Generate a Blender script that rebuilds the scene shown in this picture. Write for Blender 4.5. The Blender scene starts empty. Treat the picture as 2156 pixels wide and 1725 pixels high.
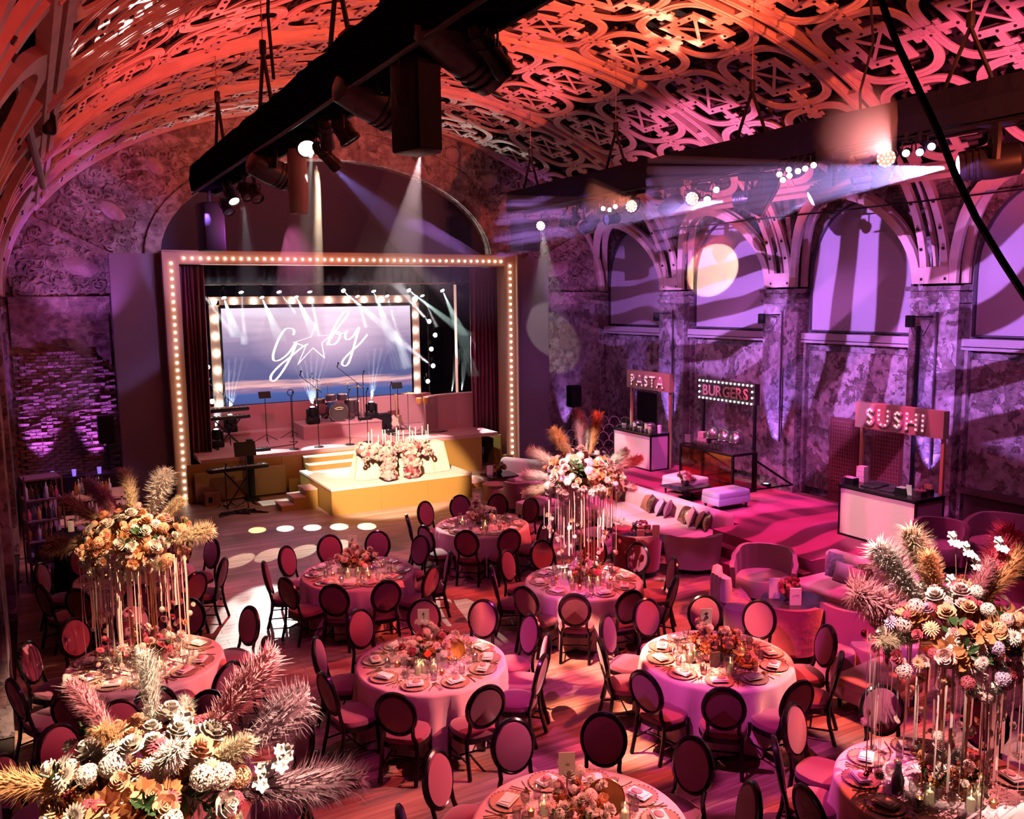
import bpy, bmesh, math, random
from mathutils import Vector, Matrix
random.seed(7)
PI = math.pi
COL = bpy.context.scene.collection
SC = bpy.context.scene

# ------------------------------------------------------------------ camera
def make_camera():
    f_px, W = 1830.0, 2156.0
    pitch, yaw, roll = math.radians(7.25), math.radians(28.9), math.radians(-0.74)
    f = Vector((math.sin(yaw)*math.cos(pitch), math.cos(yaw)*math.cos(pitch), -math.sin(pitch)))
    r0 = Vector((math.cos(yaw), -math.sin(yaw), 0)); u0 = r0.cross(f)
    r = math.cos(roll)*r0 + math.sin(roll)*u0
    u = -math.sin(roll)*r0 + math.cos(roll)*u0
    cam = bpy.data.cameras.new('camera'); o = bpy.data.objects.new('camera', cam); COL.objects.link(o)
    cam.sensor_fit = 'HORIZONTAL'; cam.sensor_width = 36.0; cam.lens = f_px/W*36.0
    cam.clip_start = 0.05; cam.clip_end = 200
    m = Matrix(((r.x, u.x, -f.x, 0), (r.y, u.y, -f.y, 0), (r.z, u.z, -f.z, 5.09), (0, 0, 0, 1)))
    o.matrix_world = m
    SC.camera = o
make_camera()

# ------------------------------------------------------------------ view and world
vs = SC.view_settings
vs.view_transform = 'Standard'; vs.look = 'None'; vs.gamma = 1.0; vs.use_curve_mapping = False
vs.exposure = EXPOSURE = 0.0
w = bpy.data.worlds.new('night'); SC.world = w; w.use_nodes = True
w.node_tree.nodes['Background'].inputs[0].default_value = (0.012, 0.006, 0.014, 1)
w.node_tree.nodes['Background'].inputs[1].default_value = 1.0
SC.cycles.max_bounces = 5; SC.cycles.diffuse_bounces = 1; SC.cycles.glossy_bounces = 2
SC.cycles.transmission_bounces = 4; SC.cycles.transparent_max_bounces = 12; SC.cycles.volume_bounces = 0
SC.cycles.sample_clamp_indirect = 3.0; SC.cycles.sample_clamp_direct = 0.0
SC.cycles.caustics_reflective = False; SC.cycles.caustics_refractive = False
SC.cycles.use_denoising = True; SC.cycles.use_adaptive_sampling = True; SC.cycles.adaptive_threshold = .035; SC.cycles.adaptive_min_samples = 16

# ------------------------------------------------------------------ lights
def aim(o, src, dst):
    d = Vector(dst) - Vector(src)
    o.location = src
    o.rotation_euler = d.to_track_quat('-Z', 'Y').to_euler()

def gobo_nodes(L, build):
    L.use_nodes = True
    nt = L.node_tree
    em = nt.nodes['Emission']
    tc = nt.nodes.new('ShaderNodeTexCoord'); sp = nt.nodes.new('ShaderNodeSeparateXYZ')
    nt.links.new(tc.outputs['Normal'], sp.inputs[0])
    def math_(op, a, b=None, clamp=False):
        n = nt.nodes.new('ShaderNodeMath'); n.operation = op; n.use_clamp = clamp
        for i, v in enumerate((a, b)):
            if v is None: continue
            if isinstance(v, (int, float)): n.inputs[i].default_value = v
            else: nt.links.new(v, n.inputs[i])
        return n.outputs[0]
    nz = math_('ABSOLUTE', sp.outputs[2])
    x = math_('DIVIDE', sp.outputs[0], nz); y = math_('DIVIDE', sp.outputs[1], nz)
    cb = nt.nodes.new('ShaderNodeCombineXYZ')
    nt.links.new(x, cb.inputs[0]); nt.links.new(y, cb.inputs[1])
    out = build(nt, cb.outputs[0], math_)
    nt.links.new(out, em.inputs['Strength'])

def gobo_zebra(scale, rot, distort, lo=0.04, band=0.5, seed=0.0, detail=1.0):
    def b(nt, vec, m):
        mp = nt.nodes.new('ShaderNodeMapping'); mp.inputs['Rotation'].default_value = (0, 0, rot)
        mp.inputs['Location'].default_value = (seed, seed*1.7, 0)
        nt.links.new(vec, mp.inputs[0])
        wv = nt.nodes.new('ShaderNodeTexWave'); wv.inputs['Scale'].default_value = scale
        wv.inputs['Distortion'].default_value = distort; wv.inputs['Detail'].default_value = detail
        wv.inputs['Detail Scale'].default_value = 0.9
        nt.links.new(mp.outputs[0], wv.inputs[0])
        r = nt.nodes.new('ShaderNodeValToRGB'); r.color_ramp.elements[0].position = band-0.06
        r.color_ramp.elements[1].position = band+0.06
        r.color_ramp.elements[0].color = (lo, lo, lo, 1); r.color_ramp.elements[1].color = (1, 1, 1, 1)
        nt.links.new(wv.outputs['Fac'], r.inputs[0])
        return r.outputs[0]
    return b

def gobo_breakup(scale, thr, soft=0.05, lo=0.05, seed=0.0):
    def b(nt, vec, m):
        mp = nt.nodes.new('ShaderNodeMapping'); mp.inputs['Location'].default_value = (seed, seed*.7, seed)
        nt.links.new(vec, mp.inputs[0])
        nz = nt.nodes.new('ShaderNodeTexNoise'); nz.inputs['Scale'].default_value = scale; nz.inputs['Detail'].default_value = 1.5
        nt.links.new(mp.outputs[0], nz.inputs[0])
        r = nt.nodes.new('ShaderNodeValToRGB'); r.color_ramp.elements[0].position = thr-soft
        r.color_ramp.elements[1].position = thr+soft
        r.color_ramp.elements[0].color = (lo, lo, lo, 1); r.color_ramp.elements[1].color = (1, 1, 1, 1)
        nt.links.new(nz.outputs['Fac'], r.inputs[0])
        return r.outputs[0]
    return b

def gobo_rays(n, duty=0.45, axis=0):
    # a row of thin blades: light leaves in a flat fan of n rays
    def b(nt, vec, m):
        sp = nt.nodes.new('ShaderNodeSeparateXYZ'); nt.links.new(vec, sp.inputs[0])
        a = m('MULTIPLY', sp.outputs[axis], n)
        fr = m('FRACT', m('ADD', a, 50.0)); up = m('LESS_THAN', fr, duty)
        return up
    return b

def spot(name, src, dst, color, power, angle, blend=0.15, size=0.03, gobo=None):
    L = bpy.data.lights.new(name, 'SPOT'); L.energy = power*LP; L.color = color
    L.spot_size = math.radians(angle); L.spot_blend = blend; L.shadow_soft_size = size
    o = bpy.data.objects.new(name, L); COL.objects.link(o); aim(o, src, dst)
    if gobo: gobo_nodes(L, gobo)
    return o
def area(name, src, dst, color, power, sx, sy, spread=180):
    L = bpy.data.lights.new(name, 'AREA'); L.shape = 'RECTANGLE'; L.energy = power*LP; L.color = color
    L.size = sx; L.size_y = sy; L.spread = math.radians(spread)
    o = bpy.data.objects.new(name, L); COL.objects.link(o); aim(o, src, dst)
    return o
LP = 1.0
WHITE = (1, .86, .72); PINK = (1, .12, .42); RED = (1, .07, .06); PURPLE = (.42, .13, 1); MAG = (.9, .06, .75); ORANGE = (1, .2, .08)
TX, TZ = 11.22, 7.25      # truss over the lounge side, lamp height
LX = 3.3                  # truss over the bar side
# ceiling washes: lamps standing on the trusses, then spots away from them
spot('lamp_ceiling_wash', (TX-.2, 6, 8.0), (8.0, 9, 10.4), (1, .13, .05), 1100, 150, .6, .06)
spot('lamp_ceiling_wash', (TX-.2, 12, 8.0), (8.5, 13, 10.4), (1, .13, .06), 1100, 150, .6, .06)
spot('lamp_ceiling_wash', (TX-.2, 18, 8.0), (9, 19, 10.4), (1, .14, .2), 300, 150, .6, .06)
spot('lamp_ceiling_wash', (LX+.3, 7, 8.0), (4, 9, 10.4), (1, .07, .05), 260, 150, .6, .06)
spot('lamp_ceiling_wash', (LX, 14, 8.0), (2, 15, 10.4), (1, .09, .09), 260, 150, .6, .06)
spot('added_ceiling_front', (9.0, .6, 5.2), (9.5, 11, 10.2), (1, .13, .06), 7500, 56, .6, .05)  # unseen spot by the gallery, added to light the lattice frontally
spot('added_ceiling_front', (1.0, .6, 5.6), (.9, 11, 9.6), (1, .08, .07), 1100, 46, .6, .05)  # second added gallery spot, for the bar side of the vault
spot('lamp_ceiling_low', (12.6, 8, 6.4), (15.6, 9.5, 9.0), (1, .13, .3), 900, 84, .6, .06)
spot('lamp_ceiling_low', (12.6, 15, 6.4), (15.6, 16.5, 9.0), (.95, .18, .5), 900, 84, .6, .06)
spot('lamp_ceiling_low', (5, 18, 6.5), (-.5, 19, 7.2), (.8, .14, .9), 420, 80, .6, .06)
spot('lamp_ceiling_streak', (LX-.2, 13.5, 8.0), (.4, 10.5, 8.6), (1, .85, .8), 3000, 26, .3, .02, gobo_breakup(16, .55, .02, 0))
spot('lamp_ceiling_streak', (TX, 12.5, 8.0), (11.0, 13.6, 10.1), (1, .75, .5), 700, 60, .5, .02, gobo_breakup(5, .56, .03, 0))
# violet wash and zebra projections on the window wall
spot('lamp_wall_wash', (LX+.4, 9, 7.1), (17, 11, 3.4), (.5, .12, .9), 250, 50, .7, .1)
spot('lamp_wall_wash', (LX+.4, 16, 7.1), (17, 19, 3.6), (.55, .12, .8), 350, 46, .7, .1)
ZC = (.60, .25, 1)
spot('lamp_wall_wash', (TX+.5, 8, 7.1), (17, 12.5, 1.5), (.8, .16, .55), 450, 90, .7, .1)  # magenta wash added to brighten the lower wall
spot('lamp_wall_wash', (TX+.5, 17, 7.1), (17, 21, 1.5), (.75, .16, .65), 400, 90, .7, .1)  # second added wash, toward the stage end of the wall
spot('lamp_zebra', (LX+.5, 10.5, 7.05), (17.3, 14.0, 4.6), ZC, 14500, 23, .35, .02, gobo_zebra(3.3, .15, 4.5, .02, .5, 3.1))
spot('lamp_zebra', (LX+.5, 13.6, 7.05), (17.3, 18.7, 5.2), ZC, 15000, 20, .35, .02, gobo_zebra(4.6, 1.5, 6.5, .02, .5, 1.2))
spot('lamp_zebra', (LX+.5, 15.6, 7.05), (17.3, 22.6, 4.9), ZC, 4500, 17, .35, .02, gobo_zebra(4.8, 1.5, 6.5, .02, .5, 8.2))
spot('lamp_zebra', (LX+.5, 6.6, 7.05), (17.3, 9.6, 4.6), ZC, 14500, 23, .35, .02, gobo_zebra(3.5, 1.1, 5.5, .02, .5, 5.2))
spot('lamp_zebra', (LX+.5, 8.6, 7.05), (17.0, 15.4, 1.6), (.75, .2, .8), 6500, 34, .5, .02, gobo_zebra(2.2, .8, 5.0, .03, .5, 11.2))
spot('lamp_wall_disc', (TX+.6, 13.3, 7.0), (17.3, 19.25, 5.85), (1, .72, .42), 9000, 10.5, .15, .02)
# floor: leaf patterns from both trusses
spot('lamp_floor_pattern', (TX-.1, 6.5, 7.0), (6.0, 8.4, 0), (1, .10, .07), 5500, 64, .5, .02, gobo_breakup(7.0, .5, .03, .0, 1.0))
spot('lamp_floor_pattern', (TX-.1, 11.5, 7.0), (7.0, 12.0, 0), (1, .08, .08), 3400, 62, .5, .02, gobo_breakup(7.0, .51, .03, .0, 4.0))
spot('lamp_floor_pattern', (LX+.4, 9.5, 7.0), (6.6, 8.8, 0), (1, .34, .22), 15000, 34, .4, .02, gobo_breakup(6.0, .53, .03, .0, 9.0))
spot('lamp_floor_pattern', (TX-.1, 4.4, 7.0), (3.5, 6.2, 0), (1, .34, .34), 7000, 56, .5, .02, gobo_breakup(6.0, .5, .04, .0, 6.0))
spot('lamp_floor_wash', (LX+.3, 8.0, 7.0), (5.4, 9.6, 0), (.95, .07, .5), 350, 80, .8, .05)
spot('lamp_floor_wash', (LX+.1, 14.0, 7.0), (4.8, 16.5, 0), (1, .2, .5), 1300, 60, .7, .02, gobo_breakup(9.0, .46, .08, .25, 5.0))
spot('lamp_floor_wash', (LX, 6.5, 7.0), (7.4, 7.6, 0), (.85, .1, .6), 2200, 60, .6, .02, gobo_breakup(6.0, .51, .03, .0, 7.0))
spot('lamp_floor_wash', (LX, 5.5, 7.0), (1.2, 9.5, 0), (.6, .06, .45), 300, 80, .6, .02, gobo_breakup(6.0, .5, .05, .2, 7.0))
spot('lamp_floor_white', (6.3, 25.2, 5.5), (3.0, 14.0, 0), (1, .88, .8), 9000, 7, .3, .02, gobo_breakup(24, .45, .1, .3, 2.0))
spot('lamp_floor_white', (8.0, 25.2, 5.5), (5.9, 12.5, 0), (1, .86, .75), 9000, 5, .2, .02, gobo_breakup(18, .5, .02, .0, 8.0))
for i, (x, y) in enumerate(((4.17, 19.5), (4.75, 19.3), (5.3, 19.05), (5.85, 18.8), (6.4, 18.5), (3.33, 17.35), (3.95, 17.4), (4.6, 17.3), (5.3, 17.3))):
    spot('lamp_floor_disc', (5.1+.62*i, 24.85, 5.25), (x, y, 0), (1, .9, .7) if i else (1, .75, .3), 9000, 2.9, .06, .008)
# table washes: warm pin spots on the centrepieces, pink over the cloths
for (x, y, z, p, c, a, s) in ((0.95, 11.05, 1.7, 7000, (1, .66, .4), 18, (LX-.4, 8.2, 7)), (.4, 4.9, 2.5, 8000, (1, .74, .52), 24, (2.5, 3.4, 7.2)),
    (6.77, 4.48, 2.3, 6500, (1, .66, .58), 19, (LX+.6, 3.6, 7.2)), (7.21, 10.85, 2.2, 9000, (1, .64, .58), 15, (LX+.6, 7.6, 7.1)), (7.21, 10.85, .8, 1200, (1, .3, .45), 16, (LX+.4, 10.0, 7)),
    (7.39, 14.64, .8, 2600, (1, .32, .34), 14, (TX-.2, 12.5, 7)), (4.35, 13.08, .8, 1300, (1, .42, .36), 13, (LX+.2, 11.5, 7)),
    (3.96, 9.27, .8, 1100, (1, .5, .28), 15, (LX+.2, 8.0, 7)), (6.97, 7.61, .8, 2400, (1, .36, .13), 17, (TX-.2, 7.0, 7)),
    (3.69, 5.62, .8, 1600, (1, .34, .24), 17, (LX+.2, 4.2, 7)), (.68, 7.95, .8, 200, (1, .3, .5), 17, (LX+.2, 7.2, 7))):
    spot('lamp_table_pin', s, (x, y, z), c, p, a, .5, .02)
# stage
spot('lamp_stage_key', (LX+.3, 11.9, 7.1), (7.9, 21.0, .66), (1, .74, .5), 22000, 21, .3, .04)
spot('lamp_stage_amber', (6.5, 16, 7.4), (7.6, 22.5, .7), (1, .5, .1), 400, 60, .6, .06)
spot('lamp_stage_rose', (LX+.5, 18, 7.2), (9.0, 26, 1.6), (1, .22, .4), 1100, 50, .6, .06)
spot('lamp_stage_rose', (9, 24.2, 5.7), (7.5, 26, 1.3), (1, .25, .3), 250, 120, .6, .06)
# lounge
spot('lamp_lounge_wash', (TX+.3, 10.5, 7.1), (12.5, 12.0, .3), (1, .07, .36), 2100, 76, .6, .03, gobo_zebra(2.2, .9, 5.0, .10, .45, 2.2))
spot('lamp_lounge_wash', (TX+.3, 15.5, 7.1), (13.0, 16.5, .3), (1, .12, .45), 2000, 80, .6, .03, gobo_zebra(2.4, 2.2, 5.0, .10, .45, 6.2))
spot('lamp_lounge_wash', (TX-.2, 8.0, 7.1), (10.6, 8.6, .3), (1, .25, .5), 1700, 46, .6, .03, gobo_breakup(7, .52, .04, .04, 3.3))
spot('lamp_sofa_white', (LX+.3, 14.5, 7.1), (12.0, 14.6, .6), (1, .6, .6), 6500, 17, .6, .04)
# blue-violet fans from the moving heads on the lounge truss
# visible white shaft from the bar-side truss
# uplights at the foot of the walls
for (x, y, tx, ty, p) in ((16.55, 16.5, 17.02, 16.4, 110), (16.55, 12.0, 17.02, 11.9, 110), (16.55, 20.8, 17.02, 20.8, 90), (15.6, 24.35, 15.7, 24.55, 60),
                  (.05, 24.1, .1, 24.52, 110), (1.3, 24.1, 1.25, 24.52, 110), (16.75, 22.9, 16.95, 22.9, 30)):
    spot('lamp_wall_uplight', (x, y, .25), (tx, ty, 3.0 if x > 5 else 4.2), (.42, .2, 1) if x > 5 else (.62, .14, .95), p*(16 if x > 16 else 7), 28 if x > 16 else 34, .6, .02)
spot('lamp_panel_wash', (LX, 18, 7.0), (1.8, 23.6, 1.2), (.3, .12, .8), 500, 22, .2, .03)
spot('lamp_bar_wash', (LX-.2, 16.5, 7.0), (1.0, 19.4, .8), (1, .35, .35), 900, 24, .5, .03)
spot('lamp_shelf_wash', (2.0, 15.5, 3.5), (-.1, 17.6, 1.2), (.8, .3, .9), 80, 34, .5, .03)
area('added_house_fill', (7, 11, 9.3), (7, 11, 0), (1, .12, .45), 4, 6, 14)  # no fixture here; soft area light added as ambient fill
spot('added_spandrel_wash', (1.2, 22.2, 4.2), (1.2, 24.6, 6.6), (.65, .2, .95), 200, 70, .6, .02)  # no fixture here; grazing light added to bring out the scrollwork
spot('added_spandrel_wash', (15.2, 22.4, 4.0), (15.4, 24.6, 6.6), (.65, .2, .85), 150, 70, .6, .02)  # same added grazing light, lounge side
spot('added_counter_front', (LX+.5, 8.6, 7.1), (13.1, 10.2, 1.15), (1, .62, .66), 4500, 9, .4, .02)  # spot added to brighten the sushi counter front
spot('added_counter_front', (LX+.5, 14.0, 7.1), (13.8, 18.5, 1.15), (1, .66, .66), 4500, 8, .4, .02)  # spot added to brighten the pasta counter front
# ------------------------------------------------------------------ materials
MATS = {}
def mat(name, col, rough=.6, metal=0.0, emit=None, estr=0.0, noise=None, bump=None, spec=.5, sheen=0, trans=0, alpha=1, ior=1.45, soft=0):
    if name in MATS: return MATS[name]
    m = bpy.data.materials.new(name); m.use_nodes = True; nt = m.node_tree
    b = nt.nodes['Principled BSDF']
    b.inputs['Base Color'].default_value = (*col, 1); b.inputs['Roughness'].default_value = rough
    b.inputs['Metallic'].default_value = metal; b.inputs['Specular IOR Level'].default_value = spec
    b.inputs['IOR'].default_value = ior
    if sheen: b.inputs['Sheen Weight'].default_value = sheen
    if trans: b.inputs['Transmission Weight'].default_value = trans
    if alpha < 1: b.inputs['Alpha'].default_value = alpha
    if emit: b.inputs['Emission Color'].default_value = (*emit, 1); b.inputs['Emission Strength'].default_value = estr
    tc = None
    if noise or bump:
        tc = nt.nodes.new('ShaderNodeTexCoord')
    if noise:   # (scale, colour2, detail)
        n = nt.nodes.new('ShaderNodeTexNoise'); n.inputs['Scale'].default_value = noise[0]; n.inputs['Detail'].default_value = noise[2] if len(noise) > 2 else 3
        nt.links.new(tc.outputs['Object'], n.inputs[0])
        r = nt.nodes.new('ShaderNodeValToRGB'); r.color_ramp.elements[0].position = .38; r.color_ramp.elements[1].position = .62
        r.color_ramp.elements[0].color = (*col, 1); r.color_ramp.elements[1].color = (*noise[1], 1)
        nt.links.new(n.outputs['Fac'], r.inputs[0]); nt.links.new(r.outputs[0], b.inputs['Base Color'])
    if bump:    # (scale, strength, detail)
        n = nt.nodes.new('ShaderNodeTexNoise'); n.inputs['Scale'].default_value = bump[0]; n.inputs['Detail'].default_value = bump[2] if len(bump) > 2 else 3
        nt.links.new(tc.outputs['Object'], n.inputs[0])
        u = nt.nodes.new('ShaderNodeBump'); u.inputs['Strength'].default_value = bump[1]; u.inputs['Distance'].default_value = .05
        nt.links.new(n.outputs['Fac'], u.inputs['Height']); nt.links.new(u.outputs[0], b.inputs['Normal'])
    if soft:   # thin things let light through
        tr = nt.nodes.new('ShaderNodeBsdfTranslucent'); tr.inputs[0].default_value = (*col, 1)
        mx = nt.nodes.new('ShaderNodeMixShader'); mx.inputs[0].default_value = soft
        nt.links.new(b.outputs[0], mx.inputs[1]); nt.links.new(tr.outputs[0], mx.inputs[2]); nt.links.new(mx.outputs[0], nt.nodes['Material Output'].inputs[0])
    MATS[name] = m; return m

def plaster(name, c1, c2, c3, seed=0.0, bumps=.8, thr=.41):
    """old distempered wall: pale paint flaking off over dark render, fine cracks"""
    m = bpy.data.materials.new(name); m.use_nodes = True; nt = m.node_tree; b = nt.nodes['Principled BSDF']
    b.inputs['Roughness'].default_value = .85; b.inputs['Specular IOR Level'].default_value = .2
    N = nt.nodes.new; Lk = nt.links.new
    tc = N('ShaderNodeTexCoord'); mp = N('ShaderNodeMapping'); mp.inputs['Location'].default_value = (seed, seed, seed)
    Lk(tc.outputs['Object'], mp.inputs[0])
    n1 = N('ShaderNodeTexNoise'); n1.inputs['Scale'].default_value = 1.15; n1.inputs['Detail'].default_value = 9; n1.inputs['Roughness'].default_value = .68; n1.inputs['Distortion'].default_value = .3
    Lk(mp.outputs[0], n1.inputs[0])
    r1 = N('ShaderNodeValToRGB'); e = r1.color_ramp.elements; e[0].position = .47; e[0].color = (*c1, 1); e[1].position = .485; e[1].color = (*c2, 1)
    e2 = e.new(.60); e2.color = (*c2, 1); e3 = e.new(.62); e3.color = (*c3, 1)
    Lk(n1.outputs['Fac'], r1.inputs[0])
    n2 = N('ShaderNodeTexNoise'); n2.inputs['Scale'].default_value = 6; n2.inputs['Detail'].default_value = 5; Lk(mp.outputs[0], n2.inputs[0])
    bs = N('ShaderNodeSeparateXYZ'); Lk(tc.outputs['Object'], bs.inputs[0]); bx = N('ShaderNodeMath'); bx.operation = 'ADD'; Lk(bs.outputs[0], bx.inputs[0]); Lk(bs.outputs[1], bx.inputs[1])
    bc = N('ShaderNodeCombineXYZ'); Lk(bx.outputs[0], bc.inputs[0]); Lk(bs.outputs[2], bc.inputs[1])
    bk = N('ShaderNodeTexBrick'); bk.inputs['Scale'].default_value = 1; bk.inputs['Brick Width'].default_value = .26; bk.inputs['Row Height'].default_value = .085; bk.inputs['Mortar Size'].default_value = .01
    bk.inputs['Color1'].default_value = (*c1, 1); bk.inputs['Color2'].default_value = (c1[0]*1.5, c1[1]*1.5, c1[2]*1.5, 1); bk.inputs['Mortar'].default_value = (*c3, 1); Lk(bc.outputs[0], bk.inputs[0])
    r0 = N('ShaderNodeValToRGB'); r0.color_ramp.elements[0].position = thr; r0.color_ramp.elements[1].position = thr+.01; Lk(n1.outputs['Fac'], r0.inputs[0])
    mb = N('ShaderNodeMixRGB'); Lk(r0.outputs[0], mb.inputs[0]); Lk(bk.outputs['Color'], mb.inputs[1]); Lk(r1.outputs[0], mb.inputs[2])
    mx = N('ShaderNodeMixRGB'); mx.blend_type = 'MULTIPLY'; mx.inputs[0].default_value = .75
    r2 = N('ShaderNodeValToRGB'); r2.color_ramp.elements[0].position = .3; r2.color_ramp.elements[0].color = (.25, .22, .22, 1); r2.color_ramp.elements[1].position = .6
    Lk(n2.outputs['Fac'], r2.inputs[0]); Lk(mb.outputs[0], mx.inputs[1]); Lk(r2.outputs[0], mx.inputs[2])
    Lk(mx.outputs[0], b.inputs['Base Color'])
    ad = N('ShaderNodeMath'); ad.operation = 'ADD'
    sc = N('ShaderNodeMath'); sc.operation = 'MULTIPLY'; sc.inputs[1].default_value = .4
    r3 = N('ShaderNodeValToRGB'); r3.color_ramp.elements[0].position = .47; r3.color_ramp.elements[1].position = .49; Lk(n1.outputs['Fac'], r3.inputs[0])
    Lk(n2.outputs['Fac'], sc.inputs[0]); Lk(sc.outputs[0], ad.inputs[0]); Lk(r3.outputs[0], ad.inputs[1])
    u = N('ShaderNodeBump'); u.inputs['Strength'].default_value = bumps; u.inputs['Distance'].default_value = .06
    Lk(ad.outputs[0], u.inputs['Height']); Lk(u.outputs[0], b.inputs['Normal'])
    MATS[name] = m; return m

def wood_floor(name, c1, c2):
    m = bpy.data.materials.new(name); m.use_nodes = True; nt = m.node_tree; b = nt.nodes['Principled BSDF']
    N = nt.nodes.new; Lk = nt.links.new
    b.inputs['Roughness'].default_value = .38
    tc = N('ShaderNodeTexCoord'); mp = N('ShaderNodeMapping'); mp.inputs['Scale'].default_value = (.6, 9, 1); Lk(tc.outputs['Object'], mp.inputs[0])
    oi = N('ShaderNodeObjectInfo')
    n = N('ShaderNodeTexNoise'); n.inputs['Scale'].default_value = 1.6; n.inputs['Detail'].default_value = 5; n.noise_dimensions = '4D'
    Lk(mp.outputs[0], n.inputs['Vector']); Lk(oi.outputs['Random'], n.inputs['W'])
    at = N('ShaderNodeAttribute'); at.attribute_name = 'tone'
    ad = N('ShaderNodeMath'); ad.operation = 'ADD'; Lk(n.outputs['Fac'], ad.inputs[0]); Lk(at.outputs['Fac'], ad.inputs[1])
    ad2 = N('ShaderNodeMath'); ad2.operation = 'MULTIPLY_ADD'; Lk(oi.outputs['Random'], ad2.inputs[0]); ad2.inputs[1].default_value = .22; Lk(ad.outputs[0], ad2.inputs[2])
    r = N('ShaderNodeValToRGB'); r.color_ramp.elements[0].position = .42; r.color_ramp.elements[0].color = (*c1, 1); r.color_ramp.elements[1].position = .85; r.color_ramp.elements[1].color = (*c2, 1)
    Lk(ad2.outputs[0], r.inputs[0]); Lk(r.outputs[0], b.inputs['Base Color'])
    u = N('ShaderNodeBump'); u.inputs['Strength'].default_value = .12; u.inputs['Distance'].default_value = .02; Lk(n.outputs['Fac'], u.inputs['Height']); Lk(u.outputs[0], b.inputs['Normal'])
    MATS[name] = m; return m

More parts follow.
